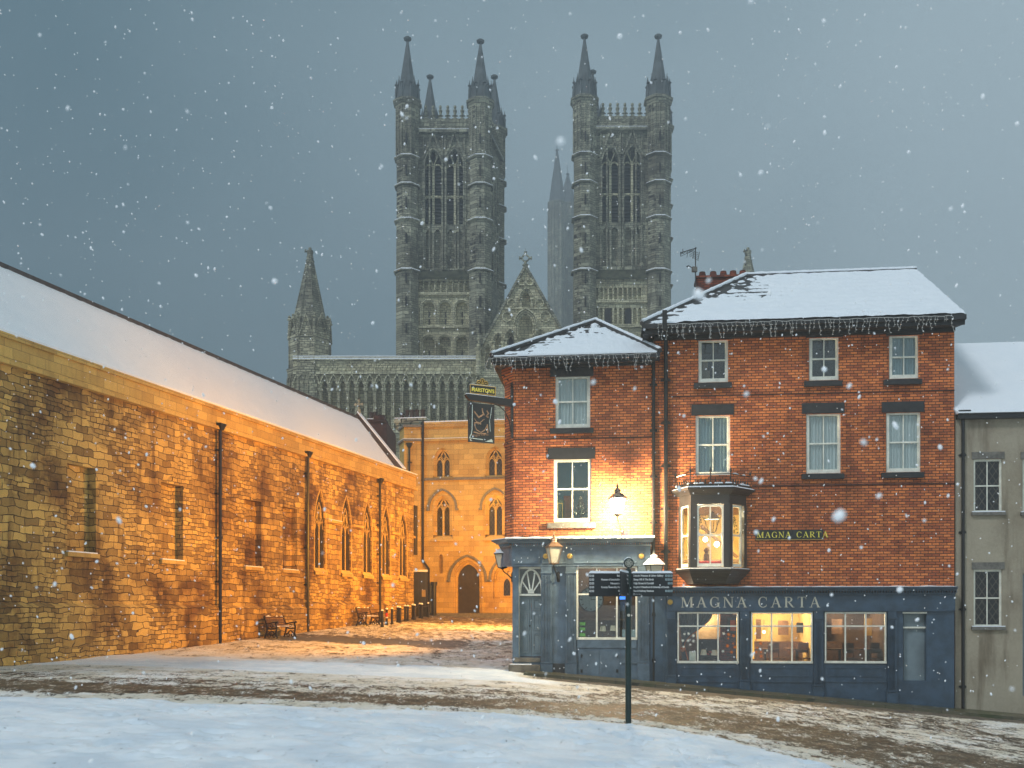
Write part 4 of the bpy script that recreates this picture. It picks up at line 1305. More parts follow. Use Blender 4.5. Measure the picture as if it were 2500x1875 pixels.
w2 = sash(pub, PF, 1352, 1443, 1122, 1275, (1337, 1453, 1093, 1121), (1336, 1454, 1276, 1289), 1194, None, sm=M_sillg)
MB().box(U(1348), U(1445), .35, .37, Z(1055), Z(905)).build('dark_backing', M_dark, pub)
rm, (x0, x1, z0, z1) = room(pub, PF, 1352, 1443, 1110, 1285, 3.2, M_wallt, v=.25, grow_=1.0)
# roof, hipped
ev = -.52
zg = PF.z(1400, 866, ev)
A_ = (U(1454, 3.4), 3.4, PF.z(1454, 787, 3.4))
FL = (U(1199, ev), ev, zg); FR = (U(1611, ev), ev, zg); BL = (xs_ - .2, 8.8, zg); BR = (XR, 8.8, zg)
rf = MB().add([FL, FR, A_, BL, BR, (FL[0], ev, zg - .08), (FR[0], ev, zg - .08), (BL[0] , 8.8, zg - .08)],
              [(0, 1, 2), (0, 2, 3), (3, 2, 4), (1, 4, 2), (0, 1, 6, 5), (0, 5, 7, 3)])
rf.build('roof', M_slate, pub)
def roof_snow(parent, P, Q, T, nu, nv, f, push=(0, 0, 1)):
    """snow on the slope P-Q (eaves) to T-T' (ridge); f(s,t)->height"""
    G = []
    for j in range(nv + 1):
        t = j / nv; row = []
        a = Vector(P).lerp(Vector(T[0]), t); b = Vector(Q).lerp(Vector(T[1]), t)
        for i in range(nu + 1):
            s_ = i / nu; p = a.lerp(b, s_)
            h = f(s_, t, p)
            row.append((p.x, p.y - .3 * h, p.z + h))
        G.append(row)
    return MB().grid(G).build('roof_snow', M_snow, parent, smooth=True)
def fsn(s_, t, p):
    e = min(s_ * 1.0, .4) * (1 - t) * 5.3                   # metres-ish from the left hip
    n = noise.fractal(Vector((p.x * 4.0, p.z * 7.0, 2)), 1, 2, 4)
    tile = .5 + .5 * math.sin(p.z * 38)
    return -.035 + .075 * min(1.0, e * .55 + .16) + .06 * n * (1.1 - min(1, e * .45)) + .022 * tile * (1.1 - min(1, e * .45)) - .07 * max(0, noise.noise(Vector((p.x * 1.3, p.z * 2.2, 11))) - .28)
roof_snow(pub, FL, FR, (A_, A_), 170, 60, fsn)
hp = MB()
for a, b in ((FL, A_), (A_, FR)):
    hp.tube([Vector(a) + Vector((0, 0, .05)), Vector(b) + Vector((0, 0, .05))], .085, 6)
hp.build('hip_tiles', M_slate, pub)
hs_ = MB()
for a, b in ((FL, A_), (A_, FR)):
    n = 40; pts = [Vector(a).lerp(Vector(b), i / n) + Vector((0, -.01, .125 + .02 * noise.noise(Vector((i * .7, 0, 0))))) for i in range(n + 1)]
    hs_.tube(pts, [.055 + .02 * noise.noise(Vector((i * .9, 4, 0))) for i in range(n + 1)], 6)
hs_.build('ridge_snow', M_snow, pub, smooth=True)
gu = MB()
gu.box(FL[0], FR[0], ev - .10, ev + .02, zg - .17, zg - .02)
gu.box(FL[0] + .06, FR[0], ev + .02, ev + .05, zg - .26, zg - .15)
gu.plan([(FL[0], ev - .10), (FL[0] + .12, ev - .10), (BL[0] + .12, 8.8), (BL[0], 8.8)], zg - .17, zg - .02)
gu.add([(FL[0] + .05, ev + .05, zg - .25), (XR, ev + .05, zg - .25), (XR, .02, zE - .01), (XL - .1, .02, zE - .01)], [(0, 1, 2, 3)])
gu.add([(FL[0] + .05, ev + .05, zg - .25), (XL - .1, .02, zE - .01), (xs_, ys_, zE - .01), (xs_ + .5, 8.8, zE), (BL[0], 8.8, zg - .25)], [(0, 1, 2), (0, 2, 3, 4)])
gu.box(XL, XR, -.10, .0, zE - .10, zE + .02)
gu.build('gutter', M_lintel, pub)
MB().box(FL[0] + .1, FR[0] - .1, ev - .09, ev + .1, zg - .02, zg + .03).build('gutter_snow', M_snow, pub)

# --- its shopfront
sf = part('shopfront', pub)
vf = -.12
def SB(name, mat, parent, *rects, bevel=.004):
    """boxes given by their outline in the view: (px0,px1,py0,py1,v0,v1)"""
    mb = MB()
    for r_ in rects: PF.box(mb, *r_)
    return mb.build(name, mat, parent, bevel=bevel)
zb = -1.0
def hz(px0, px1, py0, py1, v=vf, d=.16):
    pm = (px0 + px1) / 2
    return (rect(PF.u(px0, v), PF.u(px1, v), PF.z(pm, py1, v), PF.z(pm, py0, v)), d, False)
x0_ = PF.u(1251, vf); xr_ = PF.u(1600, vf)
wl = MB().wall(rect(x0_, xr_, zb, PF.z(1420, 1382, vf)), [hz(1266, 1321, 1384, 1605, d=.30), hz(1409, 1554, 1385, 1560, d=.10)], vf, .12)
wl.add([(x0_, vf, zb), (x0_, vf, PF.z(1420, 1382, vf)), (x0_, .9, zb), (x0_, .9, PF.z(1420, 1382, vf))], [(0, 1, 3, 2)])
wl.build('front_wall', M_blue, sf)
# fascia with canted return and cornice
vF = -.20
xF0, xF1 = PF.u(1249, vF), PF.u(1588, vF)
zF0, zF1 = PF.z(1420, 1381, vF), PF.z(1420, 1334, vF)
cx0, cy0 = xF0 - .42, vF + .55
fs = MB().plan([(xF0, vF), (xF1, vF), (xF1, .0), (xF0 + .1, .9), (cx0, cy0)], zF0, zF1)
for a, b, zA_, zB_ in ((1258, 1316, 1342, 1374), (1325, 1382, 1342, 1374), (1402, 1553, 1343, 1374)):
    m = MB(); xx0, xx1 = PF.u(a, vF), PF.u(b, vF); zz0, zz1 = PF.z(1400, zB_, vF), PF.z(1400, zA_, vF)
    fs.strip([(xx0, zz0), (xx0, zz1), (xx1, zz1), (xx1, zz0)], .04, vF - .03, vF - .002, closed=True)
for px in (1332, 1391, 1566):
    for d in (-6, -3, 0, 3, 6):
        xx = PF.u(px + d, vF); fs.box(xx - .011, xx + .011, vF - .02, vF - .001, zF0 + .05, zF1 - .04)
    PF.box(fs, px - 9.5, px - 8.4, 1336, 1380, vF - .03, vF - .001); PF.box(fs, px + 8.4, px + 9.5, 1336, 1380, vF - .03, vF - .001)
PF.box(fs, 1249, 1588, 1379, 1382, vF - .03, vF - .0012)
# panel on the canted return
mm = MB().strip(rect(.10, .58, zF0 + .09, zF1 - .06), .03, -.02, -.002, closed=True)
ang = math.atan2(vF - cy0, xF0 - cx0)
mm.xf(Matrix.Translation((cx0, cy0, 0)) @ Matrix.Rotation(ang, 4, 'Z')); fs.add(mm.v, mm.f)
fs.build('fascia', M_blue, sf, bevel=.003)
def rosette(px, py, parent, F_=None, vv=None):
    F_ = F_ or PF; vv = vF if vv is None else vv
    x_, z_ = F_.at(px, py, vv)
    m = MB().lathe([(.085, 0), (.085, .018), (.066, .03), (.06, .02), (.045, .022), (.03, .036), (.005, .04)], (0, 0), 20)
    for q in range(8):
        t0 = q * math.pi / 4
        m.lathe([(.013, .018), (.011, .03), (.002, .034)], (.055 * math.cos(t0), .055 * math.sin(t0)), 6)
    m.xf(Matrix.Translation((x_, vv - .02, z_)) @ Matrix.Rotation(rad(90), 4, 'X'))
    return m.build('rosette', M_gold, parent)
for px in (1332, 1391, 1566): rosette(px, 1358, sf)
co = MB()
def ring(d0, d1, z0_, z1_):
    def pl_(d): return [(xF0 - d * .5, vF - d), (xF1 + .02 + d * .3, vF - d), (xF1 + .02 + d * .3, .0), (xF0 + .2, .9), (cx0 - d, cy0 - d * .5 + .06)]
    co.plan(pl_(d0), z0_, z1_, pl_(d1))
zc = zF1
ring(.03, .05, zc, zc + .045); ring(.14, .16, zc + .11, zc + .15); ring(.18, .30, zc + .151, zc + .22); ring(.30, .31, zc + .221, zc + .25)
n = 64
for i in range(n):
    x = xF0 + .02 + (xF1 - xF0) * i / n
    co.box(x, x + .042, vF - .12, vF - .02, zc + .046, zc + .109)
for i in range(10):
    t = i / 10
    x, y = cx0 + (xF0 - cx0) * t, cy0 + (vF - cy0) * t
    co.box(x - .06, x - .02, y - .10, y - .02, zc + .046, zc + .109)
co.build('cornice', M_blue, sf)
G = []
for j in range(7):
    t = j / 6; row = []
    for i in range(140):
        x = xF0 - .18 + (xF1 + .12 - xF0 + .18) * i / 139
        y = (vF - .31) + (0.02 - vF + .31) * t
        h = .035 + .03 * math.sin(t * 3.1) + .025 * noise.noise(Vector((x * 3, t * 2, 0)))
        if j == 0: h = -.01 + .02 * noise.noise(Vector((x * 5, 0, 0)))
        row.append((x, y, zc + .25 + h))
    G.append(row)
MB().grid(G).build('cornice_snow', M_snow, sf, smooth=True)
MB().plan([(xF0 - .15, vF - .30), (cx0 - .30, cy0 - .09), (xF0 + .1, .9), (XL, .0)], zc + .252, zc + .29, [(xF0 - .10, vF - .20), (cx0 - .2, cy0), (xF0 + .1, .9), (XL, .0)]).build('cornice_snow', M_snow, sf)
vn = MB(); random.seed(5)                                   # bare climbing stems lying on the ledge
for i in range(14):
    x = U(1240 + i * 7); pts = []
    for j in range(7):
        pts.append((x + j * .09 + random.uniform(-.05, .05), -.06 - random.uniform(0, .12), zc + .31 + random.uniform(-.02, .07) * (1 - i / 20)))
    vn.tube(pts, .008, 4)
vn.build('bare_stems', M_oak, sf)
# pilasters
def pilaster(px0, px1, pyt, pyb, pybase, vv=-.22, parent=sf, F_=PF, mat=M_blue, cap=None, name='pilaster'):
    m = MB()
    F_.box(m, px0 + 2, px1 - 2, pyt, pyb + 1, vv, vf + .02)
    w_ = px1 - px0 - 8
    for i in range(6):
        a = px0 + 4 + w_ * i / 6
        F_.box(m, a + .1, a + w_ / 6 * .5, pyt + 22, pyb - 7, vv - .034, vv - .001)
    F_.box(m, px0 + .5, px1 - .5, pyt + 15, pyt + 18, vv - .035, vv - .0012)
    F_.box(m, px0, px1, pyb - 3, pyb, vv - .05, vf + .01)
    F_.box(m, px0, px1, pyb + 1.4, pybase, vv - .04, vf + .012)
    F_.box(m, px0 + 1, px1 - 1, pyb - 5.2, pyb - 4, vv - .03, vv - .0008)
    return m.build(name, mat, parent, bevel=.004)
pilaster(1319, 1349, 1382, 1620, 1652)
pilaster(1379, 1408, 1382, 1618, 1652)
pilaster(1556, 1586, 1382, 1618, 1672)
SB('plinth', M_lead, sf, (1349, 1379, 1620, 1655, -.16, -.1205))
# door with fanlight, set back
dr = part('double_door', pub)
vd = .12
def DZ(py): return PF.z(1295, py, vd)
dx0, dx1 = PF.u(1269, vd), PF.u(1325, vd); dm = (dx0 + dx1) / 2
MB().box(dx0 - .09, dx0, vd - .10, vd + .05, DZ(1604), DZ(1384)).box(dx1, dx1 + .09, vd - .10, vd + .05, DZ(1604), DZ(1384)).box(dx0, dx1, vd - .12, vd + .05, DZ(1455), DZ(1450)).box(dx0, dx1, vd - .10, vd + .05, DZ(1389), DZ(1383)).build('door_frame', M_white, dr)
for s_, (a, b) in enumerate(((dx0 + .005, dm - .004), (dm + .004, dx1 - .005))):
    lf = MB().box(a, b, vd, vd + .04, DZ(1603), DZ(1456))
    for (t0, t1) in ((1463, 1488), (1497, 1537), (1548, 1592)):
        lf.strip(rect(a + .075, b - .075, DZ(t1), DZ(t0)), .035, vd - .03, vd - .001, closed=True)
        lf.box(a + .12, b - .12, vd - .012, vd - .0012, DZ(t1) + .05, DZ(t0) - .05)
    lo = lf.build('door_leaf', M_door, dr, bevel=.003)
    if s_ == 0: MB().tube([(b - .04, vd - .05, DZ(1530)), (b - .04, vd - .05, DZ(1526))], .022, 8).build('handle', M_iron, dr)
fn = MB()
zc_ = DZ(1449); R_ = (dx1 - dx0) / 2 - .02; Hh = DZ(1391) - zc_
fn.strip([(dm + R_ * math.cos(math.pi * i / 14), zc_ + Hh * math.sin(math.pi * i / 14)) for i in range(15)], .06, vd - .08, vd - .03)
for q in (32, 68, 112, 148):
    t = rad(q); fn.strip([(dm + .06 * math.cos(t), zc_ + .06 * math.sin(t)), (dm + R_ * .98 * math.cos(t), zc_ + Hh * .98 * math.sin(t))], .045, vd - .078 + q * .00003, vd - .032)
fn.prism(opening(dm, .10, zc_, zc_ + .05, zc_ + .15, 5), vd - .10, vd - .03)
fn.build('fanlight', M_white, dr)
MB().box(dx0, dx1, vd + .0, vd + .004, DZ(1450), DZ(1388)).build('glass', M_glass, dr)
MB().box(dx0 - .1, dx1 + .1, vd + .4, vd + .42, DZ(1450) - .3, DZ(1388) + .3).build('dark_backing', M_wallb, dr)
sp_ = part('doorstep', pub)
MB().box(PF.u(1255), PF.u(1320), -.16, vd, Z(1616, 1290), Z(1605, 1290)).build('upper_step', M_step, sp_, bevel=.015)
MB().box(PF.u(1245), PF.u(1320), -.46, -.162, Z(1650, 1290), Z(1622, 1290)).build('lower_step', M_step, sp_, bevel=.015)
MB().box(PF.u(1248), PF.u(1300), -.42, -.2, Z(1622, 1290) + .002, Z(1622, 1290) + .03).build('snow', M_snow, sp_, bevel=.02)
# shop window
sw = part('shop_window', pub)
m = MB()
for r_ in ((1407, 1411.5, 1383, 1561), (1551.5, 1556, 1383, 1561), (1411.6, 1551.4, 1383, 1387), (1407, 1556, 1556, 1562)):
    PF.box(m, *r_, vf - .05, vf + .05)
for px in (1457, 1506): PF.box(m, px - 2, px + 2, 1387, 1556, vf - .03, vf + .04)
for a, b in ((1411.6, 1455), (1459, 1504), (1508, 1551.4)): PF.box(m, a, b, 1449, 1453, vf - .032, vf + .04)
m.build('frame', M_white, sw, bevel=.003)
m = MB(); PF.box(m, 1411, 1552, 1386, 1557, vf + .02, vf + .023); m.build('glass', M_glass, sw)
rm2, (rx0, rx1, rz0, rz1) = room(sf, PF, 1413, 1550, 1386, 1560, 2.2, M_wallb, v=.06, grow_=.35)
SB('stall_riser', M_blue, sf, (1409, 1554, 1563, 1582, vf - .05, vf - .002), (1514.5, 1556, 1617, 1620, vf - .04, vf - .003))
hd = part('cellar_hatch', pub)
for a, b in ((1412, 1462.6), (1463.4, 1513)):
    m = MB(); PF.box(m, a, b, 1584, 1668, vf - .03, vf - .0025); lf = m.build('hatch_leaf', M_blue, hd, bevel=.004)
    px = 1420 if a < 1450 else 1507
    m = MB(); PF.box(m, px - 1.2, px + 1.2, 1596, 1606, vf - .05, vf - .031); PF.box(m, px - 3, px + 3, 1600, 1602, vf - .052, vf - .0315); PF.box(m, px - 2.5, px + 2.5, 1634, 1642, vf - .055, vf - .031)
    m.build('hinge', M_iron, hd)
for i, px in enumerate((1595.7,)):
    drainpipe(pub, PF.u(px, -.1), -.10, Z(1668, 1596), Z(884, 1596), .055, False, 7)

# ------------------------------------------------------------------ taller pub building to the right
RB = thing('tall_pub', 'taller red brick pub with black oriel bay, snowy hipped roof and navy shopfront', 'pub', PF.o, PF.a)
xR0 = U(1597); xR1 = U(2330)
zR = PF.z(1750, 816)
zt_ = PF.z(1750, 1440)
wc = [(1705, 1778, 830, 934), (1698, 1783, 1014, 1160)]
far = [(1975, 2048, 824, 929), (1968, 2053, 1010, 1156), (2170, 2243, 819, 925), (2163, 2248, 1007, 1153)]
hs = [hole(PF, *w) for w in wc + far]
bx0, bx1 = U(1664), U(1814)
hs.append((rect(bx0, bx1, Z(1392, 1740), Z(1212, 1740)), .3, False))
MB().wall(rect(xR0, xR1, zt_ - .4, zR), hs, .004, .3).build('brick_wall', M_brick, RB)
MB().add([(xR0, .004, zt_ - .4), (xR0, .004, zR), (xR0, 10, zt_ - .4), (xR0, 10, zR)], [(0, 1, 3, 2)]).add([(xR1, .004, -4), (xR1, .004, zR), (xR1, 10, -4), (xR1, 10, zR)], [(0, 1, 3, 2)]).build('side_wall', M_brick, RB)
for px0, px1, py in ((1640, 2330, 966), (1836, 2330, 1187)):
    MB().box(U(px0), U(px1), -.03, -.0, Z(py + 1.6, 1750), Z(py - 1.2, 1750)).build('string_course', M_brickd, RB)
sash(RB, PF, 1705, 1778, 830, 934, (1699, 1788, 806, 829), (1694, 1787, 934, 947), 880)
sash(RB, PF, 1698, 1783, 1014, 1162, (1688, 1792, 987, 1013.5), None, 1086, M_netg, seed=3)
for i in (0, 2):
    a = far[i]; b = far[i + 1]
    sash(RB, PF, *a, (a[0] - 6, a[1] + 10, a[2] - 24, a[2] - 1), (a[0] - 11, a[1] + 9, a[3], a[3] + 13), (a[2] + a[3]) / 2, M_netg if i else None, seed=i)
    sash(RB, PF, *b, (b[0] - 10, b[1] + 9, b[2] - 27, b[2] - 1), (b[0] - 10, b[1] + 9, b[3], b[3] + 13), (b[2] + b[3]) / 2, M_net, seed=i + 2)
room(RB, PF, 1705, 2243, 820, 940, 2.5, M_dark, v=.3, grow_=.2)
bxs = MB(); PF.box(bxs, 1713, 1733, 905, 925, .5, .9); PF.box(bxs, 1715, 1728, 882, 904, .55, .9); bxs.build('stored_boxes', M_card, RB)
# roof
evR = -.60
zgR = PF.z(1720, 787, evR)
r0 = PF.u(1567, evR); r1 = U(2340)
T0 = (PF.u(1821, 4.3), 4.3, PF.z(1821, 675, 4.3)); T1 = (r1, 4.3, T0[2])
FLr = (r0, evR, zgR); FRr = (r1, evR, zgR)
MB().add([FLr, FRr, T1, T0, (r0, 9.5, zgR), (r1, 9.5, zgR), (r0, evR, zgR - .06), (r1, evR, zgR - .06), (r0, 9.5, zgR - .06)],
         [(0, 1, 2, 3), (0, 3, 4), (4, 3, 2, 5), (0, 1, 7, 6), (0, 6, 8, 4)]).build('roof', M_slate, RB)
def fsn2(s_, t, p):
    wu = p.x - (FLr[0] + (T0[0] - FLr[0]) * t)
    n = noise.fractal(Vector((p.x * 3.2, p.z * 6.0, 7)), 1, 2, 4)
    bare = math.exp(-(((p.x - T0[0] - .0) / 1.0) ** 2 + ((t - .62) / .22) ** 2))
    tile = max(0, math.sin(p.z * 26))
    e = min(1.0, wu * 1.1 + .2)
    e = min(1.0, wu * .6 + .2)
    return -.035 + .085 * e + .06 * n * (1.15 - .8 * e) + .02 * tile * (1 - e) - .075 * bare - .10 * bare * tile + .06 * n * bare + .010 * tile + .05 * bare
roof_snow(RB, FLr, FRr, (T0, T1), 330, 90, fsn2)
hp = MB(); hp.tube([Vector(FLr) + Vector((0, 0, .02)), Vector(T0) + Vector((0, 0, .02)), Vector(T1) + Vector((0, 0, .02))], .08, 6); hp.build('ridge_tiles', M_slate, RB)
pts = [Vector(FLr).lerp(Vector(T0), i / 50) for i in range(51)] + [Vector(T0).lerp(Vector(T1), i / 40) for i in range(1, 41)]
MB().tube([p + Vector((0, -.01, .09 + .02 * noise.noise(Vector((i * .7, 3, 0))))) for i, p in enumerate(pts)], [.065 + .02 * noise.noise(Vector((i * .8, 4, 0))) for i in range(len(pts))], 6).build('ridge_snow', M_snow, RB, smooth=True)
gu = MB().box(r0, r1, evR - .11, evR + .02, zgR - .17, zgR - .02)
gu.box(r0 + .1, r1, evR + .02, evR + .06, zgR - .30, zgR - .15)
gu.add([(r0 + .04, evR + .05, zgR - .28), (r1, evR + .05, zgR - .28), (xR1, .0, zR - .02), (xR0, .0, zR - .02), (xR0 - .02, 9, zR - .02), (r0, 9, zgR - .28)], [(0, 1, 2, 3), (0, 3, 4, 5)])
gu.box(xR0, xR1, -.09, .0, zR - .14, zR - .018)
gu.build('gutter', M_lintel, RB)
# chimney behind the slope
chm = part('chimney', RB)
vc = 5.2
cz = lambda py: PF.z(1760, py, vc)
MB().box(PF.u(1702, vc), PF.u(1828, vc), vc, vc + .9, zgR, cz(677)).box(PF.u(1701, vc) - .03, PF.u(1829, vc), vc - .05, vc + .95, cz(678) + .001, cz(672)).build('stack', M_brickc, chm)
for px in (1717, 1744, 1769, 1793, 1817):
    MB().lathe([(.15, cz(672) + .002), (.145, cz(664)), (.115, cz(654)), (.11, cz(653)), (.08, cz(655))], (PF.u(px, vc), vc + .45), 10).build('chimney_pot', M_brickc, chm)
drainpipe(RB, PF.u(1625.6, -.1), -.12, Z(1400, 1626), PF.z(1626, 762, -.12) - .1, .07, False, 6)
MB().box(PF.u(1617, evR - .14), PF.u(1628, evR - .14), evR - .22, evR - .112, zgR - .25, PF.z(1622, 762, evR)).build('soil_pipe_stub', M_iron, RB)
# --- oriel bay
bay = part('bay_window', RB)
vb = -.72
fx0, fx1 = PF.u(1686, vb), PF.u(1781, vb)
sx0, sx1 = PF.u(1658), PF.u(1822)
def bz(py): return PF.z(1735, py, vb)
def bp(d=0.0, k_=1.0):
    """bay outline: grown by d"""
    return [(sx0 - d, .0), (fx0 - d * .4, vb - d), (fx1 + d * .4, vb - d), (sx1 + d, .0)]
zb0, zb1 = bz(1388), bz(1207)
body = MB()
body.plan(bp(0), zb1 - .30, zb1)                        # head panel
body.plan(bp(.0), zb0, zb0 + .05)
def post(x, y, w_, q):
    m = MB().box(-w_ / 2, w_ / 2, -.02, .09, zb0 + .05, zb1 - .3)
    m.xf(Matrix.Translation((x, y, 0)) @ Matrix.Rotation(q, 4, 'Z')); body.add(m.v, m.f)
for x, y, w_, q in ((fx0 + .10, vb, .20, 0), (fx1 - .09, vb, .18, 0)): post(x, y, w_, q)
al = math.atan2(vb, fx0 - sx0); ar_ = math.atan2(-vb, sx1 - fx1)
Ls = math.hypot(fx0 - sx0, vb)
for t in (.08, .93):
    post(sx0 + (fx0 - sx0) * t, vb * t, .15, al)
    post(sx1 + (fx1 - sx1) * t, vb * t, .15, ar_)
body.build('bay_frame', M_bay, bay, bevel=.004)
cm = MB()
for d0, d1, a, b in ((.06, .10, 0, .05), (.10, .22, .051, .13), (.24, .26, .131, .17), (.27, .27, .171, .20)):
    cm.plan(bp(d0), zb1 + a, zb1 + b, bp(d1))
cm.build('cornice', M_bay, bay)
MB().plan(bp(.265), zb1 + .202, zb1 + .245, bp(.2)).build('snow', M_snow, bay)
bs = MB()
for d0, d1, a, b in ((.12, .12, -.06, -.0015), (.06, .11, -.12, -.061), (-.04, .05, -.24, -.121), (-.14, -.06, -.34, -.241), (-.24, -.16, -.46, -.341)):
    bs.plan(bp(d0), zb0 + a, zb0 + b, bp(d1))
bs.build('base_moulding', M_bay, bay)
MB().plan(bp(.12), zb0 + .001, zb0 + .02, bp(.08)).build('snow', M_snow, bay)
def bay_sash(W_, M_, name, mull=True):
    m = MB(); t = .055
    z0_, z1_ = zb0 + .06, zb1 - .32
    zr = z0_ + (z1_ - z0_) * .51
    m.box(0, t, 0, .06, z0_, z1_); m.box(W_ - t, W_, 0, .06, z0_, z1_); m.box(t, W_ - t, 0, .06, z1_ - t, z1_); m.box(t, W_ - t, 0, .06, z0_, z0_ + .10)
    m.box(t, W_ - t, .005, .055, zr - .025, zr + .025)
    if mull:
        m.box(W_ / 2 - .018, W_ / 2 + .018, .008, .05, z0_ + .10, zr - .025); m.box(W_ / 2 - .018, W_ / 2 + .018, .008, .05, zr + .025, z1_ - t)
    for cx_, sx_ in ((t, 1), (W_ - t, -1)):
        for cz_, s2 in ((zr + .025, 1), (z1_ - t, -1)):
            m.prism([(cx_, cz_), (cx_ + sx_ * .07, cz_), (cx_, cz_ + s2 * .07)], .01, .045)
    m.xf(M_)
    o = m.build('bay_sash', M_white, bay)
    g = MB().box(t, W_ - t, .025, .028, z0_ + .05, z1_ - t).xf(M_); g.build('glass', M_glass, bay)
bay_sash(fx1 - .18 - (fx0 + .20), Matrix.Translation((fx0 + .20, vb + .0, 0)), 'f')
bay_sash(Ls * .68, Matrix.Translation((sx0 + (fx0 - sx0) * .16, vb * .16, 0)) @ Matrix.Rotation(al, 4, 'Z'), 'l', False)
bay_sash(Ls * .68, Matrix.Translation((sx1 + (fx1 - sx1) * .86, vb * .86, 0)) @ Matrix.Rotation(ar_, 4, 'Z'), 'r', False)
# iron cresting on the bay
cr = MB()
zc = zb1 + .20
cp_ = [(sx0 - .12, .02), (fx0 - .02, vb - .15), ((fx0 + fx1) / 2, vb - .15), (fx1 + .02, vb - .15), (sx1 + .12, .02)]
cr.plan(bp(.16), zc + .0462, zc + .12, bp(.14))
for a, b in zip(cp_, cp_[1:]):
    cr.tube([(a[0], a[1], zc + .42), (b[0], b[1], zc + .42)], .014, 5)
    L_ = math.hypot(b[0] - a[0], b[1] - a[1]); n = int(L_ / .13)
    for i in range(1, n):
        t = i / n; x, y = a[0] + (b[0] - a[0]) * t, a[1] + (b[1] - a[1]) * t
        cr.lathe([(.03, zc + .12), (.012, zc + .17), (.03, zc + .21), (.008, zc + .25), (.002, zc + .30)], (x, y), 5)
for x, y in cp_:
    cr.lathe([(.02, zc + .1), (.018, zc + .46), (.045, zc + .50), (.03, zc + .55), (.004, zc + .66)], (x, y), 6)
cr.build('iron_cresting', M_iron, bay)
sn = MB()
for a, b, t0, t1 in ((cp_[0], cp_[1], .1, .7), (cp_[3], cp_[4], .1, .4), (cp_[3], cp_[4], .6, .75)):
    p = Vector(a).lerp(Vector(b), t0); q = Vector(a).lerp(Vector(b), t1)
    sn.tube([(p.x, p.y, zc + .44), ((p.x + q.x) / 2, (p.y + q.y) / 2, zc + .45), (q.x, q.y, zc + .44)], [.012, .028, .012], 5)
random.seed(2)
for i in range(26):
    j = random.randrange(4); t = random.random(); p = Vector(cp_[j]).lerp(Vector(cp_[j + 1]), t)
    sn.lathe([(.05, zc + .12), (.045, zc + .145), (.01, zc + .165)], (p.x, p.y), 6)
sn.build('snow', M_snow, bay)
# the lit room behind the bay
rmb, (qx0, qx1, qz0, qz1) = room(RB, PF, 1664, 1814, 1212, 1392, 3.6, M_wallw, v=.01, grow_=.5)
qf = MB().add([(qx0 + .01, .02, zb0 - .002), (qx1 - .01, .02, zb0 - .002), (qx1 - .01, 3.6, zb0 - .002), (qx0 + .01, 3.6, zb0 - .002)], [(0, 1, 2, 3)])
qf.build('bay_floor', M_wallb, RB)
ib = part('room_fittings', RB)
MB().box(qx0 + .02, qx1 - .02, 3.0, 3.1, qz1 - .55, qz1 - .03).build('ceiling_beam', M_timber, ib)
MB().prism([(qx0 + .1, zb0 + .35), (qx1 - .3, zb0 + .35), (qx1 - .3, zb0 + .45), (qx0 + .1, zb0 + .45)], 2.4, 2.9).build('counter', M_wallb, ib)
MB().strip([(qx0 + 1.3, zb0 + 1.6), (qx1 - .4, zb0 + .5)], .10, 2.2, 2.3).build('stair_rail', M_timber, ib)
MB().box(fx0 + .22, fx1 - .2, -.30, -.12, zb0 + .06, zb0 + .26).build('red_cushion', M_red, ib, bevel=.04)
MB().lathe([(.07, zb0 + .05), (.10, zb0 + .25), (.08, zb0 + .5), (.05, zb0 + .53), (.09, zb0 + .64), (.03, zb0 + .72)], (PF.u(1725, .3), .3), 10).build('vase', M_timber, ib)

# --- navy shopfront of the taller pub
ns = part('navy_shopfront', RB)
vn_ = -.16
xN0, xN1 = PF.u(1620, vn_), PF.u(2330, vn_)
sws = ((1654, 1803), (1834, 1984), (2014, 2164))
hs = [hz(a + 1, b - 1, 1496, 1617, vn_) for a, b in sws] + [hz(2205, 2262, 1496, 1662, vn_, .3)]
MB().wall(rect(xN0, xN1, -3.4, PF.z(1750, 1490, vn_)), hs, vn_, .14).add([(xN0, vn_, -3), (xN0, vn_, PF.z(1750, 1490, vn_)), (xN0, .0, -3), (xN0, .0, PF.z(1750, 1490, vn_))], [(0, 1, 3, 2)]).build('front_wall', M_blued, ns)
# lower right part of the wall, between the two fronts
MB().box(PF.u(1586, -.05), PF.u(1627, -.05), -.14, .0, -3, PF.z(1600, 1440)).build('link_wall', M_blued, ns)
vN = -.24
xA, xB = PF.u(1628, vN), xN1
zA, zB = PF.z(1750, 1491, vN), PF.z(1750, 1452, vN)
fs = MB().box(xA, xB, vN, .0, zA, zB)
PF.box(fs, 1648, 2320, 1489.5, 1492.5, vN - .025, vN - .001)
fs.box(xA + .28, xB - .05, vN - .015, vN - .001, zB - .03, zB - .005)
fs.build('fascia', M_blued, ns, bevel=.003)
rosette(1636, 1470, ns, vv=vN)
co = MB()
for d, a, b in ((.05, 0, .05), (.15, .11, .15), (.22, .151, .20), (.27, .201, .235)):
    co.box(xA - d * .4, xB, vN - d, .0, zB + a + .001, zB + b)
i = 0; x = xA + .25
while x < xB:
    co.box(x, x + .04, vN - .12, vN - .02, zB + .052, zB + .108); x += .082
co.build('cornice', M_blued, ns)
G = []
for j in range(5):
    t = j / 4; row = []
    for i in range(150):
        x = xA - .08 + (xB - xA + .08) * i / 149
        h = .0 + .035 * math.sin(t * 2.6) + .025 * noise.noise(Vector((x * 2.2, t * 2, 5))) - .012
        row.append((x, vN - .265 + (.26 - vN) * t, zB + .24 + h))
    G.append(row)
MB().grid(G).build('cornice_snow', M_snow, ns, smooth=True)
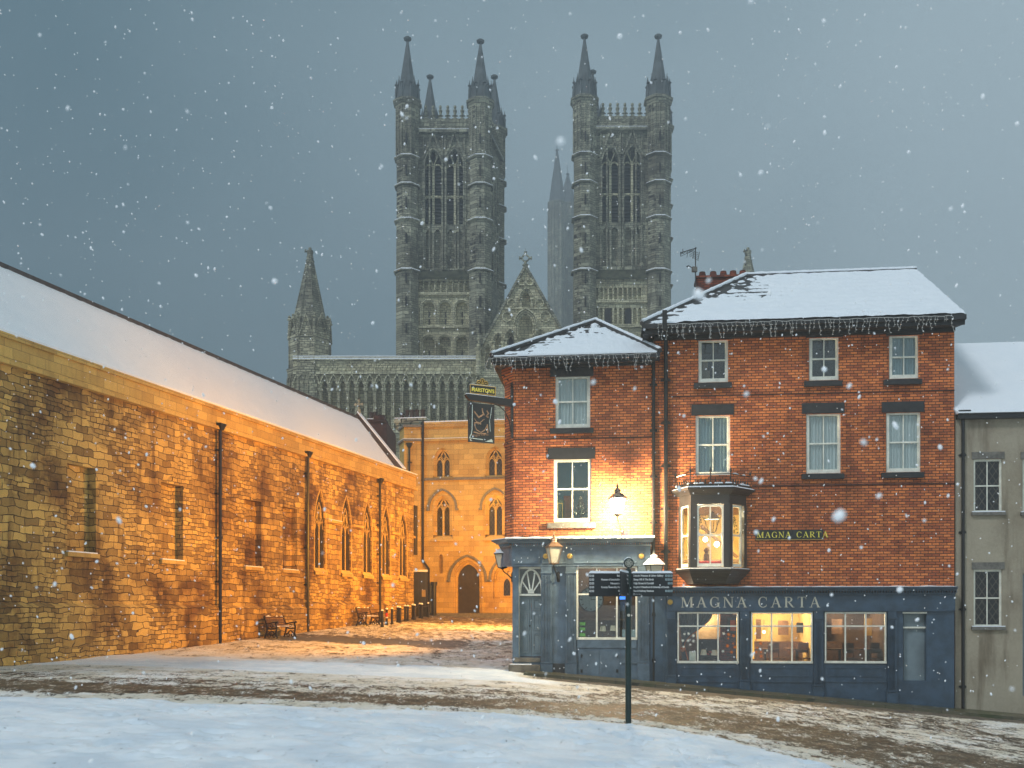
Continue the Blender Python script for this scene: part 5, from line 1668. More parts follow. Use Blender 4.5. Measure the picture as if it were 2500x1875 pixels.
for a, b, c, d in ((1626, 1651, 1652, 1700), (1805, 1831, 1664, 1712), (1986, 2012, 1676, 1730), (2166, 2192, 1690, 1750)):
    pilaster(a, b, 1493, c, d, vv=-.26, parent=ns, mat=M_blued)
for (a, b) in sws:
    pan = MB()
    xx0, xx1 = PF.u(a + 8, vn_), PF.u(b - 10, vn_)
    pan.strip(rect(xx0, xx1, PF.z(a, 1650, vn_), PF.z(a, 1630, vn_)), .035, vn_ - .02, vn_ - .002, closed=True)
    PF.box(pan, a - 1, b + 1, 1663, 1666, vn_ - .03, vn_ - .002)
    pan.build('stall_riser_panel', M_blued, ns)
# lettering in cut serif capitals
def glyph(ch):
    T, t, sh = .165, .06, .05
    out = []; W_ = 1.0
    def seg(x0, z0, x1, z1, w_): out.append([(x0 - w_ / 2, z0), (x1 - w_ / 2, z1), (x1 + w_ / 2, z1), (x0 + w_ / 2, z0)])
    def ser(x, z, w_): out.append([(x - w_ / 2, z), (x - w_ / 2, z + sh), (x + w_ / 2, z + sh), (x + w_ / 2, z)])
    def arc(cx, cz, rx, rz, a0, a1, tk, tn, n=14):
        P = []; Q = []
        for i in range(n + 1):
            q = rad(a0 + (a1 - a0) * i / n)
            w_ = tn + (tk - tn) * abs(math.cos(q)) ** 1.3
            P.append((cx + rx * math.cos(q), cz + rz * math.sin(q))); Q.append((cx + (rx - w_) * math.cos(q), cz + (rz - min(w_, tn * 1.1)) * math.sin(q)))
        out.append(P + Q[::-1])
    if ch == 'M':
        W_ = 1.22; seg(.17, 0, .17, 1, t); seg(.20, 1, .60, .02, T); seg(.60, .02, .98, 1, t); seg(1.02, 0, 1.02, 1, T)
        ser(.17, 0, .30); ser(1.02, 0, .36); ser(.13, .95, .26); ser(1.08, .95, .26)
    elif ch == 'A':
        W_ = .98; seg(.14, 0, .48, .98, t); seg(.84, 0, .48, 1, T); out.append([(.26, .32), (.28, .37), (.70, .37), (.72, .32)]); ser(.13, 0, .28); ser(.84, 0, .32)
    elif ch == 'N':
        W_ = 1.0; seg(.15, 0, .15, 1, t); seg(.17, 1, .84, .0, T); seg(.86, 0, .86, 1, t); ser(.15, 0, .28); ser(.12, .95, .24); ser(.86, .95, .28)
    elif ch in 'CG':
        W_ = .95 if ch == 'C' else 1.02
        arc(.50, .5, .46, .52, 48, 312 if ch == 'C' else 318, T, t)
        out.append([(.80, .66), (.80, .97), (.845, .97), (.845, .66)])
        if ch == 'G': seg(.84, .06, .84, .42, T); ser(.84, .40, .30)
        else: out.append([(.79, .05), (.79, .16), (.84, .30), (.84, .18)])
    elif ch == 'R':
        W_ = .96; seg(.2, 0, .2, 1, T); arc(.42, .75, .36, .25, -90, 90, T, .05); out.append([(.2, .95), (.2, 1), (.45, 1), (.45, .95)]); out.append([(.2, .49), (.2, .54), (.45, .54), (.45, .49)])
        seg(.44, .5, .84, 0, T); ser(.2, 0, .34); ser(.86, 0, .22); ser(.14, .95, .2)
    elif ch == 'T':
        W_ = .88; seg(.44, 0, .44, 1, T); ser(.44, 0, .36); ser(.44, .95, .78); out.append([(.05, .95), (.09, .95), (.07, .76), (.05, .76)]); out.append([(.79, .95), (.83, .95), (.83, .76), (.81, .76)])
    elif ch == 'S':
        W_ = .7
    return out, W_
def serif_text(word, x, z, h, gap, v, mat, parent, name='letter'):
    for ch_ in word:
        if ch_ == ' ': x += h * .75; continue
        polys, W_ = glyph(ch_)
        m = MB()
        for j, P in enumerate(polys):
            m.prism([(x + px * h * .98, z + pz * h) for px, pz in P], v - .014 - .0012 * j, v - .001)
        m.build(name, mat, parent)
        x += W_ * h + gap
    return x
lt = part('lettering', RB)
hL = PF.z(1700, 1457.5, vN) - PF.z(1700, 1483, vN)
serif_text('MAGNA CARTA', PF.u(1662, vN), PF.z(1700, 1483, vN), hL, .085, vN, M_letter, lt)
# ------------------------------------------------------------------ navy shopfront windows and what shows in them
def shop_glass(a, b):
    w = part('shop_window', RB)
    m = MB(); v = vn_
    for r_ in ((a, a + 3.5, 1494, 1619), (b - 3.5, b, 1494, 1619), (a + 3.6, b - 3.6, 1494, 1498), (a - 1, b + 1, 1614, 1619.5)):
        PF.box(m, *r_, v - .05, v + .05)
    s_ = (b - a) / 3
    for i in (1, 2): PF.box(m, a + s_ * i - 1.7, a + s_ * i + 1.7, 1498, 1614, v - .03, v + .04)
    for i in range(3): PF.box(m, a + s_ * i + (3.6 if i == 0 else 1.8), a + s_ * (i + 1) - (3.6 if i == 2 else 1.8), 1527, 1530.5, v - .032, v + .04)
    m.build('frame', M_white, w, bevel=.003)
    m = MB(); PF.box(m, a + 3, b - 3, 1497, 1615, v + .02, v + .023); m.build('glass', M_glass, w)
    return w
for a, b in sws: shop_glass(a, b)
for (a, b), mt, pw in (((1654, 1803), M_wallb, 130), ((1834, 1984), M_wallw, 110), ((2014, 2164), M_wallb, 90)):
    o, (x0, x1, z0, z1) = room(RB, PF, a, b, 1500, 1616, 3.0, mt, v=.03, grow_=.12)
    f = MB().add([(x0, .03, z0 + .05), (x1, .03, z0 + .05), (x1, 3, z0 + .05), (x0, 3, z0 + .05)], [(0, 1, 2, 3)]).build('room_floor', M_wallb, RB)
    lamp(RB, ((x0 + x1) / 2 + .1, 1.7, z1 - .35), pw, (1, .68, .36), .08)
fit = part('room_fittings', RB)
m = MB(); PF.box(m, 1758, 1802, 1500, 1618, 1.5, 1.6); m.build('brick_pier', M_brickc, fit)
m = MB(); PF.box(m, 1700, 1757, 1561, 1618, 1.5, 1.56); m.build('dark_panelling', M_dark, fit)
m = MB(); PF.box(m, 1700, 1757, 1500, 1560, 2.2, 2.25); m.build('pale_wall', M_card, fit)
m = MB(); PF.box(m, 1756, 1803, 1555, 1560, 1.36, 1.5); m.build('mantelshelf', M_timber, fit)
m = MB(); PF.box(m, 1777, 1799, 1508, 1546, 1.42, 1.47); m.build('picture', M_blued, fit)
m = MB(); PF.box(m, 1783, 1796, 1514, 1540, 1.40, 1.415); m.build('picture_panel', M_orange, fit)
for (a_, b_, c_, d_), mt_ in (((1846, 1858, 1512, 1560), M_timber), ((1900, 1925, 1515, 1550), M_timber), ((1945, 1962, 1520, 1545), M_iron), ((2030, 2056, 1512, 1548), M_timber), ((2110, 2140, 1510, 1552), M_gold)):
    m = MB(); PF.box(m, a_, b_, c_, d_, 2.2, 2.24); m.build('picture', mt_, fit)
for a_, b_ in ((1836, 1985), (2016, 2166)):
    m = MB(); PF.box(m, a_ + 2, b_ - 2, 1566, 1618, 2.3, 2.36); m.build('dark_panelling', M_timber, fit)
def pub_seat(px, v, label, kind):
    x, z = PF.at(px, 1618, v); w = PF.world(x, v, PF.z(1900, 1618, 0) - .35)
    t = thing('dining_' + kind, label, kind, w, PF.a + (.3 if kind == 'chair' else 0), None)
    if kind == 'chair':
        MB().box(-.2, .2, -.2, .2, .42, .46).build('seat', M_timber, t)
        MB().box(-.2, .2, .17, .20, .62, .95).build('backrest', M_timber, t)
        for q, r_ in ((-.18, -.18), (.18, -.18), (-.18, .18), (.18, .18)): MB().tube([(q, r_, 0), (q, r_, .42 if r_ < 0 else .95)], .018, 6).build('leg', M_timber, t)
    else:
        MB().box(-.38, .38, -.3, .3, .72, .76).build('tabletop', M_timber, t)
        MB().tube([(0, 0, 0), (0, 0, .72)], .04, 8).build('pedestal', M_iron, t)
for px_, v_, kd, lb in ((1868, 1.3, 'table', 'small round-legged table at the left of the second navy window'), (1895, 1.0, 'chair', 'dark chair at the left table of the second navy window'), (1945, 1.4, 'table', 'small table at the right of the second navy window'), (1968, 1.1, 'chair', 'dark chair at the right table of the second navy window'),
                    (2050, 1.2, 'table', 'small table at the left of the third navy window'), (2078, 1.0, 'chair', 'dark chair at the left table of the third navy window'), (2120, 1.3, 'table', 'small table at the right of the third navy window'), (2146, 1.1, 'chair', 'dark chair at the right table of the third navy window')):
    pub_seat(px_, v_, lb, kd)
# door of the navy front (right of the photograph's edge)
ndr = part('panelled_door', RB)
m = MB(); PF.box(m, 2206, 2261, 1498, 1665, vn_ + .2, vn_ + .25); m.build('door_leaf', M_door, ndr)
m = MB(); PF.box(m, 2204, 2263, 1494, 1498, vn_ - .03, vn_ + .2); PF.box(m, 2205, 2262, 1530, 1534, vn_ + .1, vn_ + .19); m.build('door_frame', M_white, ndr)

def drape(parent, F, pxa, pxb, pya, pyb, gx, v, mat, trim):
    """curtain gathered to a tie-back at column gx"""
    G = []; T = []
    pm = (pxa + pxb) / 2
    for j in range(25):
        t = j / 24; py = pya + (pyb - pya) * t
        k_ = 1 - sstep(0, .68, t) * .93 if t < .7 else .07 + .12 * (t - .7) / .3
        row = []
        for i in range(40):
            s_ = i / 39
            px = gx + (pxa - gx) + ((gx + 2) - pxa) * (1 - k_) * .9 + (pxb - pxa) * s_ * k_
            row.append((F.u(px, v), v + .035 * math.sin(i * 1.15) * (k_ + .2), F.z(pm, py, v)))
        G.append(row); T.append((row[-1][0] + .01, row[-1][1] - .02, row[-1][2]))
    c = MB().grid(G).build('curtain', mat, parent, smooth=True)
    MB().tube(T, .014, 5).build('curtain_trim', trim, parent)
cur = thing('gathered_curtain', 'dark striped curtain with orange edging tied back in the first navy shop window', 'curtain', PF.o, PF.a)
drape(cur, PF, 1658, 1738, 1499, 1612, 1664, .12, M_drape, M_orange)
MB().lathe([(.02, PF.z(1666, 1592, .05)), (.07, PF.z(1666, 1588, .05)), (.10, PF.z(1666, 1583, .05)), (.03, PF.z(1666, 1579, .05))], (PF.u(1667, .05), .05), 8).build('tassel', M_orange, cur)

def star(px, py, r, v, mat, parent, n=6):
    x, z = PF.at(px, py, v); m = MB()
    for q in range(n // 2 if n % 2 == 0 else n):
        t = q * math.pi / (n / 2) + .3
        m.strip([(x - r * math.cos(t), z - r * math.sin(t)), (x + r * math.cos(t), z + r * math.sin(t))], r * .34, v - .001 - .0006 * q, v + .001)
    m.lathe([(r * .45, -.0015), (r * .45, .0015)], (0, 0), 8) if False else None
    m.prism([(x + r * .5 * math.cos(t * .785), z + r * .5 * math.sin(t * .785)) for t in range(8)], v - .004, v - .0032)
    return m.build('snowflake_sticker', mat, parent)
vs_ = vn_ + .012
stk = [(1671, 1548, .045, 0), (1681, 1547, .05, 0), (1693, 1552, .055, 0), (1667, 1564, .05, 0), (1680, 1564, .05, 0), (1693, 1565, .05, 0), (1669, 1579, .04, 0), (1685, 1574, .045, 0),
       (1767, 1547, .05, 0), (1779, 1549, .06, 1), (1791, 1552, .055, 1), (1778, 1559, .035, 1), (1776, 1577, .06, 1), (1790, 1571, .035, 1), (1794, 1580, .055, 1), (1765, 1590, .05, 0), (1786, 1592, .055, 1),
       (1846, 1562, .035, 1), (1857, 1570, .06, 1), (1849, 1582, .04, 1), (1846, 1592, .05, 1), (1858, 1592, .04, 1), (1858, 1602, .055, 1), (1873, 1588, .04, 0), (1868, 1594, .03, 0), (1880, 1574, .04, 0)]
WHICH = ['snowflake at top left', 'snowflake at top centre', 'snowflake at top right', 'flake, second row left', 'flake, second row middle', 'flake, second row right', 'flake lowest at left', 'flake lowest at right',
  'snowflake highest in its pane', 'star left of the top two', 'star right of the top two', 'dot below the top stars', 'star, middle row left', 'dot above the middle row', 'star, middle row right', 'snowflake lowest in its pane', 'star lowest of all',
  'dot highest by the rope light', 'large star nearest the top', 'dot at mid height by the rope light', 'ring low beside the rope light', 'dot right of the low ring', 'star lowest of the group', 'flake furthest right of the low ones', 'tiny flake low in the pane', 'flake at upper right']
for i, (px, py, r, am) in enumerate(stk):
    o = star(px, py, r, vs_, M_orange if am else M_white, None)
    m_ = o.data
    where = 'left pane of first navy window' if px < 1700 else ('right pane of first navy window' if px < 1800 else 'second navy window')
    tag(o, ('amber ' if am else 'white ') + WHICH[i] + ' on glass, ' + where, 'sticker', 'snowflake stickers on the navy shop windows')
    o.location = PF.o; o.rotation_euler = (0, 0, PF.a)
for px0, lab in ((1799, 'vertical amber rope light down the right edge of the first navy shop window'), (1838.5, 'bright amber rope light down the left edge of the second navy shop window')):
    rl = thing('rope_light', lab, 'rope light', PF.o, PF.a)
    MB().tube([(PF.u(px0, vs_ + .05), vs_ + .05, PF.z(px0, 1608)), (PF.u(px0, vs_ + .05), vs_ + .05, PF.z(px0, 1508))], .014 if px0 < 1810 else .035, 6).build('tube', M_amber, rl)
def table_lamp(px, py, F, v, label, s=1.0, group=None, lit=None):
    x, z = F.at(px, py, v)
    w = F.world(x, v, z)
    t = thing('table_lamp', label, 'lamp', w, F.a, group)
    MB().lathe([(.11 * s, 0), (.075 * s, .17 * s)], (0, 0), 14).build('lamp_shade', M_shade, t, smooth=False)
    MB().lathe([(.05 * s, -.16 * s), (.012 * s, -.14 * s), (.012 * s, .0)], (0, 0), 8).build('lamp_base', M_iron, t)
    return t
table_lamp(1472, 1541, PF, .12, 'left of two small cream table lamps in the grey-blue shop window')
table_lamp(1497, 1540, PF, .12, 'right of two small cream table lamps in the grey-blue shop window')
table_lamp(1718, 1599, PF, .05, 'left of two small cream table lamps in the first navy shop window')
table_lamp(1744, 1600, PF, .05, 'right of two small table lamps, its shade warm orange, first navy shop window')
def board(px0, px1, py0, py1, v, mat, label, name='menu_card', cat='card', lines=0):
    x0, z0 = PF.at(px0, py1, v); x1, z1 = PF.at(px1, py0, v)
    o = MB().box(x0, x1, v, v + .012, z0, z1)
    ob = o.build(name, mat); tag(ob, label, cat); ob.location = PF.o; ob.rotation_euler = (0, 0, PF.a)
    return ob
board(1683, 1699, 1590, 1613, -.02, M_white, 'white menu card standing in the left corner of the first navy shop window')
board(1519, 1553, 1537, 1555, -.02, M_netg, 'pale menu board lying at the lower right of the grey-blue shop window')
for i, py in enumerate((1523, 1536, 1550)):
    board(1415.5, 1429, py - 4, py + 4, -.02, M_lime, ('topmost', 'middle', 'lowest')[i] + ' of three lime green cards at the left of the grey-blue shop window', 'green_card')
for i in range(7):
    random.seed(40 + i)
    x, z = PF.at(1726 + i * 2.1 + random.random(), 1598 - random.uniform(0, 12) * (1 - abs(i - 4) / 5), .03)
    o = MB().lathe([(.004, -.022), (.02, -.008), (.02, .008), (.004, .022)], (x, .03), 7)
    o.v = [(a, b, c + z) for a, b, c in o.v]
    ob = o.build('red_bauble', M_red, None, smooth=True); tag(ob, ('leftmost', 'second', 'third', 'fourth', 'fifth', 'sixth', 'rightmost')[i] + ' tiny red bauble between the lamps of the first navy shop window', 'bauble', 'red baubles between the window lamps'); ob.location = PF.o; ob.rotation_euler = (0, 0, PF.a)
# pendant lights
def pendant(px, py, v, label, power, r=.06, cord=.6, F=PF, room_top=None):
    x, z = F.at(px, py, v); w = F.world(x, v, z)
    t = thing('pendant_light', label, 'lamp', w, F.a)
    MB().lathe([(.01, -r), (r * .8, -r * .5), (r, 0), (r * .7, r * .7), (.02, r)], (0, 0), 14).build('bulb', M_bulb, t, smooth=True)
    MB().tube([(0, 0, r + .003), (0, 0, r + cord)], .008, 5).build('cord', M_iron, t)
    if power: lamp(t, (0, -.12, -.02), power, (1, .80, .45), .06)
    return t
pendant(1722, 1317, 1.6, 'left of two bright round bulbs hanging in the bay window room', 420, .09, .9)
pendant(1750, 1329, 1.2, 'right and lower of two bright round bulbs in the bay window room', 420, .10, .9)
pendant(1865, 1543, 1.0, 'single warm bulb on a cord in the second navy shop window', 12, .05, .35)
# hanging black lantern in the bay
x, z = PF.at(1738, 1300, .15); w = PF.world(x, .15, z)
t = thing('hanging_lantern', 'old black tapered lantern hanging in the middle of the lit bay window', 'lantern', w, PF.a + .4)
m = MB()
for q in range(4):
    a = math.pi / 4 + q * math.pi / 2
    m.tube([(.10 * math.cos(a), .10 * math.sin(a), 0), (.24 * math.cos(a), .24 * math.sin(a), .42)], .013, 4)
m.lathe([(.27, .42), (.28, .45), (.08, .60), (.06, .66), (.01, .70)], (0, 0), 4); m.lathe([(.10, -.02), (.10, .01)], (0, 0), 4)
for q in range(4):
    a = math.pi / 4 + q * math.pi / 2; m.tube([(.27 * math.cos(a), .27 * math.sin(a), .44), (.31 * math.cos(a), .31 * math.sin(a), .52)], [.02, .005], 4)
m.build('lantern_frame', M_iron, t)
MB().tube([(0, 0, .7), (0, 0, 1.05)], .006, 4).build('chain', M_iron, t)
# sprigs of greenery hung in the bay
for i, (px, py, v, lab) in enumerate(((1707, 1282, -.4, 'dark leafy sprig hanging at the left of the bay window'), (1793, 1288, -.15, 'thin leafy sprig hanging in the right facet of the bay window'))):
    x, z = PF.at(px, py, v); random.seed(i + 9)
    m = MB().tube([(x, v, z + .35), (x + .03, v, z + .1), (x, v, z - .15)], .006, 4)
    for j in range(60):
        t_ = random.random(); c_ = Vector((x + random.uniform(-.09, .09) * (.3 + t_), v + random.uniform(-.05, .05), z + .33 - .5 * t_))
        d = Vector((random.uniform(-1, 1), random.uniform(-1, 1), random.uniform(-1, 1))).normalized() * .035
        e = d.cross(Vector((0, 1, .3))).normalized() * .014
        m.add([c_ - d, c_ + e, c_ + d, c_ - e], [(0, 1, 2, 3)])
    o = m.build('leafy_sprig', M_fir); tag(o, lab, 'plant'); o.location = PF.o; o.rotation_euler = (0, 0, PF.a)
# grey-blue shop window: big clock face, blue lit sign, shelf
x, z = PF.at(1443, 1464, .9); w = PF.world(x, .9, z)
t = thing('wall_clock', 'large dark round clock face on the back wall of the grey-blue shop window', 'clock', w, PF.a)
R_ = .40
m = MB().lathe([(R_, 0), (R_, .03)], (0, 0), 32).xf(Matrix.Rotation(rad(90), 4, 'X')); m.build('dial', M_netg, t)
m = MB().strip([(R_ * math.cos(q * math.pi / 16), R_ * math.sin(q * math.pi / 16)) for q in range(32)], .05, -.07, -.031, closed=True)
for q in range(12):
    a = q * math.pi / 6; m.strip([(R_ * .72 * math.cos(a), R_ * .72 * math.sin(a)), (R_ * .9 * math.cos(a), R_ * .9 * math.sin(a))], .03, -.045, -.031)
m.build('rim', M_iron, t)
MB().strip([(0, 0), (.0, R_ * .65)], .02, -.05, -.035).strip([(0, 0), (R_ * .45, .0)], .025, -.056, -.0505).build('hand', M_iron, t)
x, z = PF.at(1527, 1465, .5); w = PF.world(x, .5, z)
t = thing('lit_fruit_machine', 'blue glowing gaming machine seen through the grey-blue shop window', 'machine', w, PF.a)
MB().box(-.22, .22, 0, .3, -.9, .25).build('cabinet', M_iron, t)
MB().box(-.19, .19, -.012, -.002, .02, .2).build('lit_panel', M_neon, t)
MB().box(-.17, .17, -.012, -.002, -.35, -.05).build('screen', M_blued, t)
lamp(t, (0, -.25, .1), 2.0, (.1, .35, 1), .05)
x0, z0 = PF.at(1411, 1511, .3); x1, _ = PF.at(1550, 1511, .3)
ob = MB().box(x0, x1, .25, .5, z0 - .03, z0).box(x0, x1, .5, .52, z0 - .9, z0).build('window_seat', M_wallb); tag(ob, 'dark timber seat back running across the grey-blue shop window', 'seat'); ob.location = PF.o; ob.rotation_euler = (0, 0, PF.a)
lamp(pub, ((rx0 + rx1) / 2, 1.4, rz1 - .3), 55, (1, .75, .45), .08)
# teal room upstairs: tree and a tall cabinet
x, z = PF.at(1419, 1262, .45); w = PF.world(x, .45, z)
t = thing('christmas_tree', 'small dark Christmas tree behind the lower sash of the teal-walled room', 'tree', w, PF.a)
m = MB(); random.seed(3)
for j in range(420):
    h = random.random(); r = .22 * (1 - h) + .02
    a = random.uniform(0, 6.28); c_ = Vector((r * math.cos(a) * random.uniform(.6, 1.1), r * math.sin(a), .05 + h * .62))
    d = Vector((math.cos(a), math.sin(a), -.5)).normalized() * .05; e = d.cross(Vector((0, 0, 1))).normalized() * .018
    m.add([c_ - d, c_ + e, c_ + d, c_ - e], [(0, 1, 2, 3)])
m.build('foliage', M_fir, t); MB().tube([(0, 0, -.12), (0, 0, .6)], .012, 5).build('trunk', M_timber, t)
m = MB(); random.seed(8)
for j in range(22):
    h = random.random(); r = .22 * (1 - h) + .03; a = random.uniform(3.3, 6.1)
    m.lathe([(.002, -.012), (.012, 0), (.002, .012)], (r * math.cos(a), r * math.sin(a)), 5) if False else m.box(r * math.cos(a) - .010, r * math.cos(a) + .010, r * math.sin(a) - .03, r * math.sin(a) - .01, .05 + h * .6, .07 + h * .6)
m.build('ornament', M_white, t)
x, z = PF.at(1369, 1262, .9); w = PF.world(x, .9, z)
t = thing('tall_cabinet', 'narrow dark green cabinet against the teal wall of the upstairs room', 'cabinet', w, PF.a)
MB().box(-.13, .10, 0, .2, -.4, .52).prism([(-.15, .521), (.12, .521), (-.015, .60)], -.02, .2).build('carcass', M_fir, t)
MB().strip(rect(-.09, .06, -.3, .45), .02, -.02, -.002, closed=True).build('door_moulding', M_gold, t)
x0, _ = PF.at(1385, 1262, 1.2)
ob = MB().box(x0, x0 + .34, 1.4, 1.46, z1 - 3, z1 - .5).build('brown_screen', M_brickd) if False else None
lamp(pub, (U(1398), 1.5, Z(1135)), 16, (.9, .95, 1.0), .1)
m = MB(); m.box(PF.u(1376, 1.6), PF.u(1400, 1.6), 1.6, 1.7, Z(1262) - .2, Z(1196)); ob = m.build('folding_screen', M_orange); tag(ob, 'brick-orange folding screen standing in the teal-walled room', 'screen'); ob.location = PF.o; ob.rotation_euler = (0, 0, PF.a)

# ------------------------------------------------------------------ wall lanterns
def lantern(label, F, pxc, pyb, pxw, pyw, v=-.5, s=1.0, lit=False, roofmat=None, snow=0.0, rot=.35, vw=-.12, name='wall_lantern'):
    xw, zw = F.at(pxw, pyw, vw); wp = F.world(xw, vw, zw)
    t = thing(name, label, 'lantern', wp, F.a)
    x, z = F.at(pxc, pyb, v); x -= xw; z -= zw; y = v - vw
    hb, ht, H = .115 * s, .205 * s, .50 * s
    q2 = math.sqrt(2)
    M_ = Matrix.Translation((x, y, z)) @ Matrix.Rotation(rot, 4, 'Z')
    f = MB()
    for q in range(4):
        a = math.pi / 4 + q * math.pi / 2; b = a + math.pi / 2
        c_, s_ = math.cos(a), math.sin(a)
        f.tube([(hb * q2 * c_, hb * q2 * s_, 0), (ht * q2 * c_, ht * q2 * s_, H)], .014 * s, 4)
        f.tube([(hb * q2 * c_, hb * q2 * s_, 0), (hb * q2 * math.cos(b), hb * q2 * math.sin(b), 0)], .016 * s, 4)
        f.tube([(ht * q2 * c_, ht * q2 * s_, H), (ht * q2 * math.cos(b), ht * q2 * math.sin(b), H)], .016 * s, 4)
    f.lathe([(.05 * s, -.06 * s), (.09 * s, -.03 * s), (.09 * s, -.005)], (0, 0), 8)
    f.xf(M_); f.build('lantern_frame', M_iron if not roofmat else roofmat, t)
    g = MB().lathe([(hb * q2 * .97, .005), (ht * q2 * .97, H - .01)], (0, 0), 4)
    g.f = g.f[:-2]
    g.xf(M_).build('glass', M_glass if lit else M_lantern_cream, t)
    r = MB().lathe([(ht * q2 + .03 * s, H), (ht * q2 + .045 * s, H + .02 * s), (.17 * s, H + .14 * s), (.10 * s, H + .18 * s)], (0, 0), 4)
    r.lathe([(.10 * s, H + .17 * s), (.085 * s, H + .21 * s), (.11 * s, H + .23 * s), (.10 * s, H + .26 * s), (.06 * s, H + .31 * s), (.03 * s, H + .34 * s), (.045 * s, H + .38 * s), (.02 * s, H + .42 * s), (.004, H + .50 * s)], (0, 0), 12)
    r.xf(M_).build('lantern_roof', roofmat or M_lead, t)
    if snow:
        n_ = MB().lathe([(ht * q2 + .05 * s, H + .025 * s), (ht * q2 + .02, H + .025 * s + snow * .9), (.16 * s, H + .15 * s + snow), (.05 * s, H + .2 * s + snow)], (0, 0), 10)
        n_.lathe([(.11 * s, H + .27 * s), (.10 * s, H + .31 * s), (.03 * s, H + .35 * s)], (0, 0), 10)
        n_.xf(M_).build('snow', M_snow, t, smooth=True)
    b = MB()
    b.lathe([(.045, -.16), (.06, -.1), (.06, .1), (.045, .16), (.01, .2)], (0, .02), 8)
    mid = (x * .5, y * .45, z * .30)
    b.tube([(0, 0, -.10), (x * .15, y * .15, -.02), mid, (x * .85, y * .8, z * .55), (x, y, z * .8), (x, y, z - .05 * s)], [.026, .024, .020, .018, .018, .022], 6)
    cc_ = []
    for i in range(13):
        a = i / 12 * 4.6; rr = .085 - .004 * i
        cc_.append((x * .45 + rr * math.cos(a) * .3, y * .5 + rr * math.cos(a), z * .45 + rr * math.sin(a)))
    b.tube(cc_, .009, 5)
    b.tube([(x - .14 * s, y, z - .02), (x + .14 * s, y, z - .02)], .008, 4)
    b.build('bracket', M_iron, t)
    m_ = MB().lathe([(.004, 0), (.035 * s, .05 * s), (.03 * s, .15 * s), (.004, .2 * s)], (0, 0), 10)
    m_.v = [(a, b_, c + .12 * s) for a, b_, c in m_.v]
    m_.xf(M_).build('gas_mantle', M_lit if lit else M_white, t, smooth=True)
    return t, (x, y, z + .25 * s)
lt_, lp = lantern('glowing street lantern on the corner pub brickwork, the only one lit', PF, 1507.5, 1256, 1519.5, 1306, v=-.98, s=1.0, lit=True, vw=0.0)
g_ = [c for c in lt_.children if c.name.startswith('glass')][0]; g_.data.materials[0] = M_litglass
lamp(lt_, (lp[0], lp[1], lp[2]), 2100, (1.0, .80, .48), .13)
g_.visible_shadow = True
lantern('unlit copper-roofed lantern bracketed between the shopfront pilasters', PF, 1352, 1375, 1363, 1409, v=-.68, s=1.0, roofmat=M_copper, snow=0)
lantern('snow-capped lantern partly behind the fingerpost boards', PF, 1597, 1420, 1600, 1452, v=-.62, s=1.02, snow=.06, vw=-.05)
lantern('snow-capped lantern on the side of the corner pub, towards the gatehouse', PF, 1227, 1386, 1252, 1410, v=.5, s=.9, snow=.03, vw=.5, rot=.9)

# sodium street lights of the square: one on the pub's side wall, one on a post behind the pub
def floodlight(label, loc, aim, power, cone):
    t = thing('floodlight', label, 'street light', loc, 0)
    d = (Vector(aim) - Vector(loc)); ang = math.atan2(d.y, d.x) + math.pi / 2
    m = MB().box(-.22, .22, -.16, .10, -.14, .16).xf(Matrix.Rotation(ang, 4, 'Z')); m.build('housing', M_iron, t, bevel=.02)
    m = MB().box(-.19, .19, -.168, -.161, -.11, .13).xf(Matrix.Rotation(ang, 4, 'Z')); m.build('lamp_glass', M_sod, t)
    MB().tube([(0, 0, 0), (.35, .12, -.02), (.6, .2, -.2)], .03, 6).build('arm', M_iron, t)
    dn = d.normalized() * .3
    lamp(t, dn, power, (1.0, .405, .025), .12, spot=cone, aim=Vector(dn) + d)
    return t
SOD = 1.6
floodlight('sodium floodlight on the side wall of the corner pub, aimed across the square', (-.05, 35.2, 6.4), (-12, 41, 4.5), 5200 * SOD, 115)
floodlight('higher sodium floodlight further back on the pub side wall', (.55, 38.4, 7.6), (-6.5, 56, 4.5), 5200 * SOD, 100)
sl = thing('street_lamp', 'sodium street lamp on a tall post behind the corner pub', 'street lamp', (1.7, 49.5, gz(1.7, 49.5)))
MB().lathe([(.10, 0), (.09, .9), (.055, 1.0), (.045, 5.0)], (0, 0), 10).tube([(0, 0, 5.0), (-.1, 0, 5.3), (-.6, .1, 5.4)], .04, 6).build('lamp_post', M_iron, sl)
MB().box(-.95, -.5, -.02, .22, 5.36, 5.48).build('lamp_head', M_lead, sl)
MB().box(-.93, -.52, 0, .2, 5.32, 5.358).build('lamp_glass', M_sod, sl)
lamp(sl, (-.73, .1, 5.15), 3900 * SOD, (1.0, .405, .025), .12, spot=150, aim=(-6, 6, 1.0))

# ------------------------------------------------------------------ hanging pub sign
wp = PF.world(PF.u(1250, -.02), -.04, PF.z(1250, 984, -.02))
hs_ = thing('hanging_pub_sign', 'black hanging pub sign board under a beam with a gold-lettered plaque', 'sign', wp, rad(26))
MB().prism([(0, -.12), (0, .10), (-.35, .11), (-1.62, .13), (-1.66, .11), (-1.60, .02), (-1.50, -.06), (-.5, -.10), (-.42, -.13)], -.07, .07).build('beam', M_iron, hs_, bevel=.01)
MB().prism([(-1.62, .132), (-.3, .112), (-.3, .125), (-1.62, .155)], -.06, .06).build('snow', M_snow, hs_)
br = MB().box(-.03, .03, -.05, .05, -1.15, .45).lathe([(.03, .45), (.06, .5), (.02, .56), (.035, .6), (.004, .70)], (0, 0), 6)
br.tube([(-.62, 0, -.10), (-.45, 0, -.14), (-.25, 0, -.30), (-.10, 0, -.58), (-.04, 0, -.95)], .018, 5)
br.tube([(-.30, 0, .11), (-.12, 0, .16), (0, 0, .30)], .01, 4)
br.build('bracket', M_iron, hs_)
